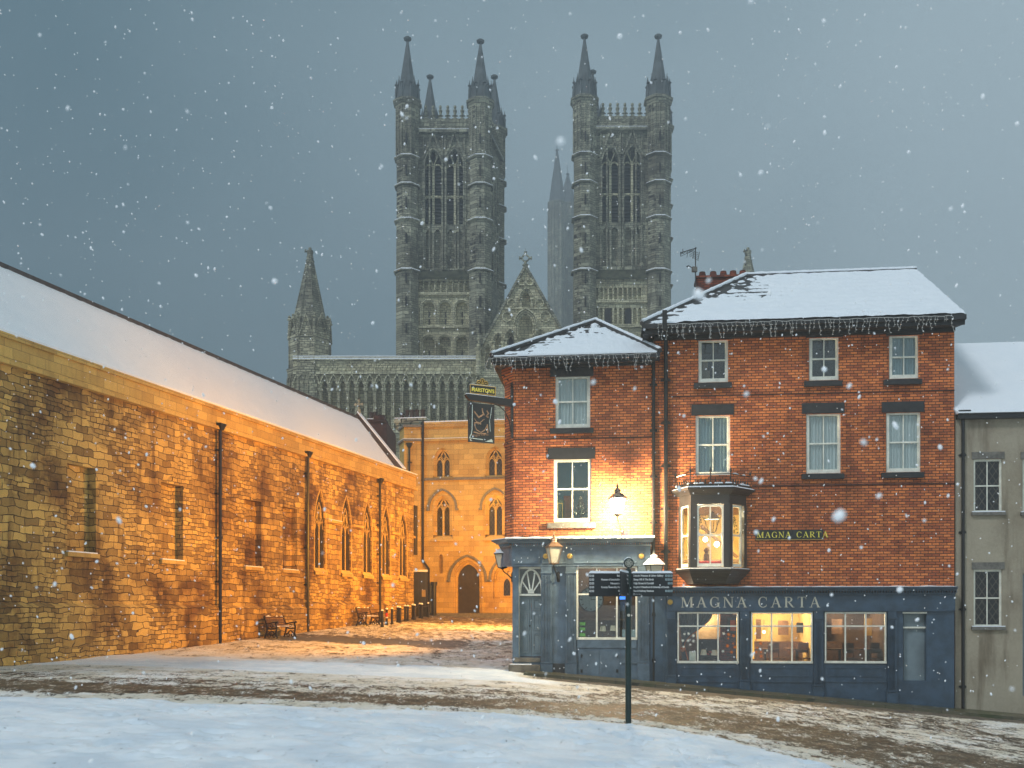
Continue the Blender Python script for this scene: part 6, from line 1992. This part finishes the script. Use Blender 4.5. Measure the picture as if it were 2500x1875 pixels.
MB().box(-1.55, -.64, -.035, .035, -1.38, -.13).build('sign_board', M_signb, hs_, bevel=.006)
for x in (-1.45, -.74): MB().tube([(x, 0, -.13), (x, 0, -.05)], .012, 5).build('hanger', M_iron, hs_)
art = MB()
art.strip([(-1.42, -.20), (-1.43, -.95), (-1.45, -1.12), (-1.52, -1.26), (-1.05, -1.28)], .028, -.041, -.036)
art.strip([(-.74, -.22), (-.80, -.60)], .02, -.041, -.036); art.strip([(-.82, -.62), (-.79, -1.0)], .018, -.041, -.036)
art.prism([(-.98, -1.34), (-.70, -1.34), (-.74, -1.24)], -.041, -.036); art.prism([(-1.51, -1.34), (-1.42, -1.34), (-1.50, -1.29)], -.041, -.036)
art.build('painted_scroll', M_netg, hs_)
art = MB(); j = 0
for P, w_ in (([(-1.36, -.40), (-1.20, -.58), (-1.02, -.46)], .045), ([(-1.36, -.62), (-1.22, -.80), (-1.0, -.62)], .02), ([(-1.36, -.78), (-1.24, -.74), (-1.12, -.79)], .04),
              ([(-1.36, -.80), (-1.28, -.98), (-1.12, -1.06), (-.98, -.96), (-.90, -.80)], .03), ([(-1.38, -1.06), (-1.15, -1.10), (-.95, -1.08)], .035), ([(-.90, -.78), (-.88, -1.05)], .04),
              ([(-1.08, -.28), (-1.06, -.40), (-1.00, -.50)], .04), ([(-.92, -.34), (-.86, -.42), (-.93, -.52), (-.86, -.56)], .04)):
    art.strip(P, w_, -.040 - .0006 * j, -.036); j += 1
art.build('gilt_scrollwork', M_copper, hs_)
text_mesh('Magna Carta', .115, M_copper, 'sign_lettering', hs_, -1.44, -.044, -1.22, ext=.001, rot=Matrix.Rotation(rad(-9), 4, 'Y'))
MB().box(-1.50, -.62, -.05, .05, .17, .44).build('plaque', M_signb, hs_, bevel=.006)
MB().strip(rect(-1.50, -.62, .17, .44), .022, -.056, -.051, closed=True).build('gilt_edge', M_gold, hs_)
MB().box(-1.49, -.63, -.052, .04, .442, .462).build('snow', M_snow, hs_)
MB().box(-1.3, -1.26, -.02, .02, .12, .17).box(-.86, -.82, -.02, .02, .12, .17).build('support', M_iron, hs_)
text_mesh("MARSTON'S", .17, M_yell, 'plaque_lettering', hs_, -1.455, -.054, .235, ext=.002, bold=.004, width=.79)
em = MB()
for (x, z, r) in ((-1.18, .53, .075), (-1.06, .60, .075), (-.94, .53, .075), (-1.06, .50, .05)):
    em.strip([(x + r * math.cos(t * .7854), z + r * math.sin(t * .7854)) for t in range(8)], .022, -.03, .0, closed=True)
    em.prism([(x + r * .4 * math.cos(t * 1.0472), z + r * .4 * math.sin(t * 1.0472)) for t in range(6)], -.025, -.001)
em.build('gilt_emblem', M_gold, hs_)
MB().prism([(-1.30, .463), (-1.22, .60), (-1.06, .69), (-.90, .60), (-.82, .463)], .002, .03).build('emblem_back', M_signb, hs_)

# small black plate with yellow capitals at the right
x, z = PF.at(1843, 1319, -.02)
pt = thing('name_plate', 'black name plate with yellow serif capitals right of the bay window', 'sign', PF.world(x, -.02, z), PF.a)
Lp = PF.u(2010, -.02) - x; Hp = PF.z(1850, 1294, -.02) - PF.z(1850, 1319, -.02)
MB().prism([(0, .02), (.03, 0), (Lp - .03, 0), (Lp, .02), (Lp - .01, Hp * .5), (Lp, Hp - .02), (Lp - .03, Hp), (.03, Hp), (0, Hp - .02), (.01, Hp * .5)], -.03, .0).build('plate', M_signb, pt)
pr_ = MB().strip([(.015, .02), (.04, .012), (Lp - .04, .012)], .014, -.034, -.031); pr_.build('gilt_edge', M_gold, pt)
serif_text('MAGNA CARTA', .055, .075, Hp * .56, .028, -.031, M_yell, pt, 'letter')

# ------------------------------------------------------------------ fingerpost
FY = 19.9
FPx = (1534 - 1250) / FPX * FY
zg0 = gz(FPx, FY)
fp = thing('fingerpost', 'dark green pedestrian fingerpost standing in the snow at the road edge', 'signpost', (FPx, FY, zg0))
s1 = FY / FPX
fz = lambda py: EYE + (HZ - py) * s1 - zg0
fx = lambda px: (px - 1534) * s1
MB().lathe([(.060, -.3), (.060, fz(1392)), (.045, fz(1389))], (0, 0), 18).build('post', M_green, fp, smooth=False)
m = MB()
m.lathe([(.105, -.022), (.105, .022)], (0, 0), 28); m.xf(Matrix.Translation((fx(1535), 0, fz(1375))) @ Matrix.Rotation(rad(90), 4, 'X'))
m.box(-.022, .022, -.02, .02, fz(1392), fz(1386)); m.build('roundel', M_green, fp)
m = MB(); cx_, cz_ = fx(1535), fz(1375)
for q in range(8):
    t = q * math.pi / 4; L_ = .082 if q % 2 == 0 else .072
    m.strip([(cx_ + .012 * math.cos(t), cz_ + .012 * math.sin(t)), (cx_ + L_ * .75 * math.cos(t), cz_ + L_ * .75 * math.sin(t))], .012, -.030 - .0006 * q, -.0225)
    for s_ in (-.32, .32):
        m.strip([(cx_ + L_ * .70 * math.cos(t), cz_ + L_ * .70 * math.sin(t)), (cx_ + L_ * math.cos(t + s_), cz_ + L_ * math.sin(t + s_))], .010, -.0302 - .0006 * q + .0003 * (s_ > 0), -.0224)
m.build('flower_emblem', M_letter, fp)
m = MB(); m.lathe([(.03, 0), (.03, .006)], (0, 0), 16); m.xf(Matrix.Translation((0, -.060, fz(1502))) @ Matrix.Rotation(rad(90), 4, 'X')); m.build('badge', M_letter, fp)
MB().tube([(-.09, 0, fz(1384)), (-.095, -.005, fz(1378)), (-.07, 0, fz(1366)), (-.02, 0, fz(1361.5)), (.04, 0, fz(1362)), (.08, 0, fz(1368))], [.008, .012, .014, .014, .012, .004], 5).build('snow', M_snow, fp, smooth=True)
def arm_panel(x0, x1, rz_, rows, right, icons, y=0):
    p = part('sign_arm', fp); p.rotation_euler = (0, 0, rz_)
    z0, z1 = fz(1456), fz(1399)
    MB().box(min(x0, x1), max(x0, x1), y - .014, y + .014, z0, z1).build('panel', M_signb, p, bevel=.006)
    G = []; xa_, xb_ = min(x0, x1), max(x0, x1); n = 60
    for ang in range(7):
        q = math.pi * ang / 6; row = []
        for i in range(n + 1):
            x = xa_ + (xb_ - xa_) * i / n
            e = min(1, min(i, n - i) / 3)
            h = (.045 + .014 * noise.noise(Vector((x * 5, x0 * 9, 1)))) * (.35 + .65 * e)
            row.append((x, y - .024 * math.cos(q) , z1 - .004 + h * math.sin(q) ** .6))
        G.append(row)
    MB().grid(G).build('snow', M_snow, p, smooth=True)
    H = z1 - z0
    for i, tx in enumerate(rows):
        if not tx: continue
        z = z1 - H * (.085 + .163 * i) - .030
        text_mesh(tx, .052, M_text, 'lettering', p, (xa_ + .045) if right else (xb_ - .03), y - .0155, z, 'LEFT' if right else 'RIGHT', ext=.0006, bold=.0022)
    ic = MB()
    for i, n_ in enumerate(icons):
        z = z1 - H * (.085 + .163 * i) - .036
        for k_ in range(n_):
            x = (xb_ - .045 - .052 * k_) if right else (xa_ + .012 + .052 * k_)
            ic.box(x, x + .040, y - .0165, y - .0146, z, z + .042)
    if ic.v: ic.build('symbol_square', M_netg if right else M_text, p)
    dk = MB()
    for i, n_ in enumerate(icons):
        z = z1 - H * (.085 + .163 * i) - .036
        for k_ in range(n_):
            x = (xb_ - .045 - .052 * k_) if right else (xa_ + .012 + .052 * k_)
            dk.box(x + .014, x + .026, y - .0175, y - .0167, z + .008, z + .034)
    if dk.v: dk.build('symbol', M_signb, p)
    # small round council mark and its caption
    x = xa_ + .06 if right else xb_ - .10
    m_ = MB().strip([(x + .018 * math.cos(t * .5236), z0 + .045 + .018 * math.sin(t * .5236)) for t in range(12)], .007, y - .0165, y - .0146, closed=True); m_.build('round_mark', M_text, p)
    text_mesh('LINCOLN', .026, M_text, 'caption', p, x + .035, y - .0155, z0 + .036, ext=.0006)
    return p
arm_panel(fx(1541), fx(1642), 0, ['Lincoln Museum & Usher Gallery', 'Steep Hill & The Strait', 'High Street & Cornhill', 'Brayford Waterfront & University of Lincoln', 'Bus & Railway Stations'], True, (3, 3, 2, 0, 3))
arm_panel(fx(1438), fx(1527), 0, ['Bailgate', 'Museum of Lincolnshire Life', 'Newport Arch', 'County Assembly Rooms', 'Castle'], False, (2, 2, 2, 2, 2), y=.05)
# long text of the right arm is fitted to its panel
for o in bpy.data.objects:
    if o.name.startswith('lettering') and o.type == 'MESH' and o.parent and o.parent.name.startswith('sign_arm'):
        xs = [v.co.x for v in o.data.vertices]; w0 = max(xs) - min(xs)
        right = min(xs) > 0
        mw = .715 if w0 > .8 and right else (.46 if w0 > .46 and not right else w0 * .86)
        a0 = min(xs) if right else max(xs)
        for v_ in o.data.vertices: v_.co.x = a0 + (v_.co.x - a0) * mw / w0
pn_ = arm_panel(-.78, -.055, rad(0), ['Toilets', 'Tourist', 'Info'], False, (0, 0, 0), y=0)
pn_.rotation_euler = (0, 0, rad(72)); 

# ------------------------------------------------------------------ benches, bollards
def make_bench(label, u, v, group):
    w = KF.world(u, v)
    t = thing('bench', label, 'bench', (w.x, w.y, gz(w.x, w.y) + .02), KF.a, group)
    for s_ in (-.75, .75):
        e = MB()
        def side(path, wd):
            m = MB().strip(path, wd, -.025, .025); m.v = [(s_ + b, a, c) for a, b, c in m.v]; e.add(m.v, m.f)
        side([(.30, 0), (.22, .22), (.18, .42), (.26, .68), (.33, .86), (.30, .90)], .055)
        side([(-.28, 0), (-.20, .20), (-.24, .42), (-.20, .62), (-.27, .66), (-.30, .62)], .05)
        side([(-.27, .65), (-.05, .63), (.12, .58), (.22, .60)], .045)
        side([(-.24, .40), (.0, .37), (.20, .42)], .05)
        for cx_, cz_, r_ in ((-.02, .20, .10), (-.12, .10, .06), (.10, .10, .06), (-.02, .50, .06)):
            m = MB().strip([(cx_ + r_ * math.cos(i * .628), cz_ + r_ * math.sin(i * .628)) for i in range(10)], .025, -.018, .018, closed=True); m.v = [(s_ + b, a, c) for a, b, c in m.v]; e.add(m.v, m.f)
        side([(-.22, .12), (-.02, .30), (.22, .12)], .03)
        e.build('bench_end', M_iron, t)
    for i in range(5):
        MB().box(-.72, .72, -.22 + .085 * i, -.155 + .085 * i, .44, .465).build('seat_slat', M_timber, t)
    for i in range(4):
        y = .20 + .028 * i; z = .50 + .10 * i
        MB().box(-.72, .72, y, y + .025, z, z + .075).build('back_slat', M_timber, t)
    G = []
    for j in range(9):
        row = []
        for i in range(50):
            x = -.71 + 1.42 * i / 49; y = -.22 + .40 * j / 8
            row.append((x, y, .466 + max(-.01, .03 * math.sin(math.pi * j / 8) ** .5 + .035 * noise.noise(Vector((x * 4, y * 5, u))) )))
        G.append(row)
    MB().grid(G).build('snow', M_snow, t, smooth=True)
    for x0_, x1_ in ((-.68, -.30), (.1, .25), (.45, .66)):
        MB().tube([(x0_, .30, .88), ((x0_ + x1_) / 2, .30, .90), (x1_, .30, .88)], [.012, .035, .012], 6).build('snow', M_snow, t, smooth=True)
    return t
def ub(px, v): return KF.u(px, v)
make_bench('snow-dusted iron and slat bench at the left edge, beneath the blocked church windows', ub(686, -.75), -.75, 'benches along the church wall')
make_bench('snow-dusted iron and slat bench further back, next to the bollards', ub(900, -.75), -.75, 'benches along the church wall')
bol = None
pxs = (933, 944, 957, 971, 976.5, 989, 995.5, 1007.5, 1012, 1025, 1030, 1045.5)
ordw = ('first', 'second, banded red and white,', 'third', 'fourth', 'fifth', 'sixth', 'seventh', 'eighth', 'ninth', 'tenth', 'eleventh', 'last')
prev = None
for i, px in enumerate(pxs):
    Yb = 48 + (px - 933) / (1045 - 933) * 8.6 + (.5 if i % 2 else 0)
    X = (px - 1250) / FPX * Yb
    loc = (X, Yb, gz(X, Yb))
    lab = 'black snow-topped bollard, ' + ordw[i] + ' from the bench end of the row'
    if bol is None:
        bol = thing('bollard', lab, 'bollard', loc, 0, 'bollards in front of the church')
        MB().lathe([(.085, -.1), (.085, .10), (.062, .12), (.062, .74), (.075, .75), (.075, .80), (.05, .82)], (0, 0), 12).build('post', M_iron, bol)
        MB().lathe([(.072, .80), (.07, .83), (.045, .87), (.01, .885)], (0, 0), 10).build('snow_cap', M_snow, bol, smooth=True)
        o = bol
    else:
        o = dup(bol, loc=loc, label=lab)
    if i == 1:
        MB().lathe([(.066, .42), (.066, .62)], (0, 0), 12).build('red_band', M_red, o); MB().lathe([(.0665, .36), (.0665, .419)], (0, 0), 12).build('white_band', M_text, o)
    if i in (1, 3, 5, 7, 9, 11) and prev is not None:
        d = Vector(prev) - Vector(loc)
        MB().tube([(0, 0, .66), (d.x, d.y, d.z + .66)], .022, 6).build('rail', M_iron, o)
    prev = loc

# ------------------------------------------------------------------ icicle lights under the eaves
def icicles(label, F, px0, px1, v, zfun, seed):
    random.seed(seed)
    m = MB(); bl_ = MB(); x0, x1 = F.u(px0, v), F.u(px1, v); x = x0; top = []
    while x < x1:
        z = zfun(x); top.append((x, v - random.uniform(0, .02), z + random.uniform(-.03, .01)))
        L_ = random.choice((.18, .3, .3, .42, .5)); pts = [top[-1]]; k_ = int(L_ / .06)
        dx = 0
        for i in range(k_):
            dx += random.uniform(-.035, .035) ; pts.append((x + dx, v - random.uniform(0, .03), z - .06 * (i + 1)))
            if i % 2: bl_.box(x + dx - .008, x + dx + .03, v - .035, v - .015, z - .06 * (i + 1) - .008, z - .06 * (i + 1) + .012)
        m.tube(pts, .006, 3)
        x += random.uniform(.07, .17)
    m.tube(top, .009, 3)
    t = thing('icicle_lights', label, 'fairy lights', PF.o, PF.a)
    m.add(bl_.v, bl_.f); m.build('wire', M_wire, t)
icicles('unlit white icicle lights along the lower eaves of the corner pub', PF, 1192, 1606, ev - .13, lambda x: zg - .06, 4)
icicles('unlit white icicle lights along the higher eaves of the tall pub', PF, 1606, 2330, evR - .14, lambda x: zgR - .06, 6)

# ------------------------------------------------------------------ television aerial on the chimney
va = 5.1
Ya = PF.Y(PF.u(1697, va), va)
wa = PF.world(PF.u(1698, va), va, PF.z(1698, 700, va))
sa_ = Ya / FPX
ae = thing('television_aerial', 'television aerial with grid reflector on a mast beside the brick chimney', 'aerial', wa, rad(12))
za = lambda py: (700 - py) * sa_
MB().tube([(0, 0, -.9), (0, 0, za(604))], .022, 6).build('mast', M_lead, ae)
b = MB().tube([(.05, 0, za(605)), (-.62, -.05, za(622))], .016, 5)
b.tube([(-.62, -.3, za(618)), (-.62, -.3, za(630))], .012, 4)
b.tube([(-.60, -.05, za(619)), (-.60, -.05, za(630))], .014, 4); b.tube([(-.60, -.05, za(630)), (-.1, 0, za(612))], .01, 4)
for i in range(5):
    t = i / 4; b.tube([(-.52 + .45 * t, -.18, za(620 - 10 * t)), (-.52 + .45 * t, .18, za(620 - 10 * t))], .008, 4)
b.build('boom', M_iron, ae)
b = MB()
for i in range(5): b.tube([(-.28, -.1, za(612 + 4 * i)), (.16, .1, za(615 + 4.5 * i))], .008, 4)
for x, a in ((-.28, 611), (-.05, 613), (.16, 614)): b.tube([(x, .0, za(a)), (x - .06, .0, za(a + 19))], .011, 4)
b.build('reflector', M_iron, ae)
MB().box(-.13, .05, -.06, .06, za(664), za(652)).build('amplifier_box', M_sillg, ae)
MB().tube([(-.1, 0, za(655)), (-.28, 0, za(650)), (-.34, 0, za(653))], [.01, .02, .03], 5).build('floodlight_head', M_iron, ae)

# ------------------------------------------------------------------ plain rendered house beyond the tall pub
hx = PF.u(2334); hw_ = PF.u(2334, 0)
hsr = thing('rendered_house', 'cream rendered house with slate roof beside the tall pub', 'house', PF.world(hx, 0, -1.2), PF.a)
def HX(px): return PF.u(px) - hx
def HZz(px, py): return PF.z(px, py) + 1.2
hh = [(rect(HX(a), HX(b), HZz(a, d), HZz(a, c)), .12, False) for a, b, c, d in ((2380, 2450, 1120, 1250), (2500, 2570, 1120, 1250), (2380, 2450, 1390, 1530), (2500, 2560, 1400, 1700))]
MB().wall(rect(.01, HX(2700), -3.5, HZz(2400, 1010)), hh, .1, .3).build('house_wall', M_plaster, hsr)
MB().box(.01, HX(2700), .5, 8, -3.5, HZz(2400, 1010) - .01).build('house_body', M_plaster, hsr)
MB().prism([(-.2, 0), (3.8, 3.2), (7.8, 0)], 0, HX(2700)).xf(Matrix.Translation((.01, 0, HZz(2400, 1010))) @ Matrix.Rotation(rad(90), 4, 'Z') @ Matrix.Diagonal((1, -1, 1, 1))).build('roof', M_snow, hsr)
for a, b, c, d in ((2380, 2450, 1120, 1250), (2500, 2570, 1120, 1250), (2380, 2450, 1390, 1530)):
    w = part('sash_window', hsr); x0, x1, z0, z1 = HX(a), HX(b), HZz(a, d), HZz(a, c)
    f = MB().strip(rect(x0 + .03, x1 - .03, z0 + .03, z1 - .03), .07, .16, .22, closed=True); f.box((x0 + x1) / 2 - .015, (x0 + x1) / 2 + .015, .17, .21, z0, z1); f.box(x0, x1, .168, .215, (z0 + z1) / 2 - .02, (z0 + z1) / 2 + .02)
    f.build('frame', M_white, w); MB().box(x0, x1, .20, .205, z0, z1).build('glass', M_lead_glass, w)
for a, b, c, d in ((2380, 2450, 1120, 1250), (2500, 2570, 1120, 1250), (2380, 2450, 1390, 1530)):
    MB().box(HX(a) - .08, HX(b) + .08, .0, .12, HZz(a, d) - .10, HZz(a, d) - .003).build('sill', M_sillg, hsr)
    MB().box(HX(a) - .06, HX(b) + .06, .01, .10, HZz(a, d) - .002, HZz(a, d) + .03).build('snow', M_snow, hsr)
    MB().box(HX(a) - .06, HX(b) + .06, .07, .098, HZz(a, c) + .003, HZz(a, c) + .22).build('lintel', M_sillg, hsr)
MB().box(0.02, HX(2700), -.12, .06, HZz(2400, 1010) - .16, HZz(2400, 1010) - .02).build('gutter', M_iron, hsr)
drainpipe(hsr, HX(2352), .03, -2.5, HZz(2352, 1016), .05, True, 5)
MB().box(HX(2502), HX(2558), .2, .25, HZz(2500, 1700), HZz(2500, 1402)).build('front_door', M_door, hsr)

# ------------------------------------------------------------------ falling snow
random.seed(77)
fm = MB()
ico_v = [(0, 0, 1), (.894, 0, .447), (.276, .851, .447), (-.724, .526, .447), (-.724, -.526, .447), (.276, -.851, .447), (.724, .526, -.447), (-.276, .851, -.447), (-.894, 0, -.447), (-.276, -.851, -.447), (.724, -.526, -.447), (0, 0, -1)]
ico_f = [(0, 1, 2), (0, 2, 3), (0, 3, 4), (0, 4, 5), (0, 5, 1), (1, 6, 2), (2, 7, 3), (3, 8, 4), (4, 9, 5), (5, 10, 1), (6, 7, 2), (7, 8, 3), (8, 9, 4), (9, 10, 5), (10, 6, 1), (11, 7, 6), (11, 8, 7), (11, 9, 8), (11, 10, 9), (11, 6, 10)]
FV = []; FF = []
def flake(x, y, z, r):
    st = random.choice((1, 1, 1.2, 1.6)); tilt = random.uniform(-.8, .8)
    o = len(FV)
    for a, b, c in ico_v:
        c2 = c * r * st; a2 = a * r
        FV.append((x + a2 + c2 * tilt * .5, y + b * r, z + c2))
    FF.extend(tuple(i + o for i in f) for f in ico_f)
for i in range(5200):
    x, y, z = random.uniform(-9, 9), random.uniform(1.3, 17), random.uniform(-.5, 14)
    if z < gz(x, y) + .05: continue
    flake(x, y, z, random.uniform(.004, .011) * random.choice((1, 1, 1, 1.7)))
for i in range(1500):
    x, y, z = random.uniform(-14, 12), random.uniform(17, 31), random.uniform(.3, 18)
    flake(x, y, z, random.uniform(.008, .018))
fm = MB(); fm.v = FV; fm.f = FF
k = N('snowflake')
k.b.inputs['Base Color'].default_value = (.95, .95, .95, 1); k.b.inputs['Roughness'].default_value = .9
k.b.inputs['Transmission Weight'].default_value = 0
struct(fm.build('falling_snow', k.m), 'stuff')

# ------------------------------------------------------------------ haze
hm = bpy.data.materials.new('mist'); hm.use_nodes = True; ht = hm.node_tree; ht.nodes.clear()
ho = ht.nodes.new('ShaderNodeOutputMaterial'); hv = ht.nodes.new('ShaderNodeVolumePrincipled')
hv.inputs['Color'].default_value = (.90, .955, 1, 1); hv.inputs['Density'].default_value = .0029
hv.inputs['Anisotropy'].default_value = 0.35
ht.links.new(hv.outputs[0], ho.inputs['Volume'])
hz_ = MB().box(-275, 275, -75, 335, -6.5, 125).build('haze', hm); struct(hz_, 'stuff')
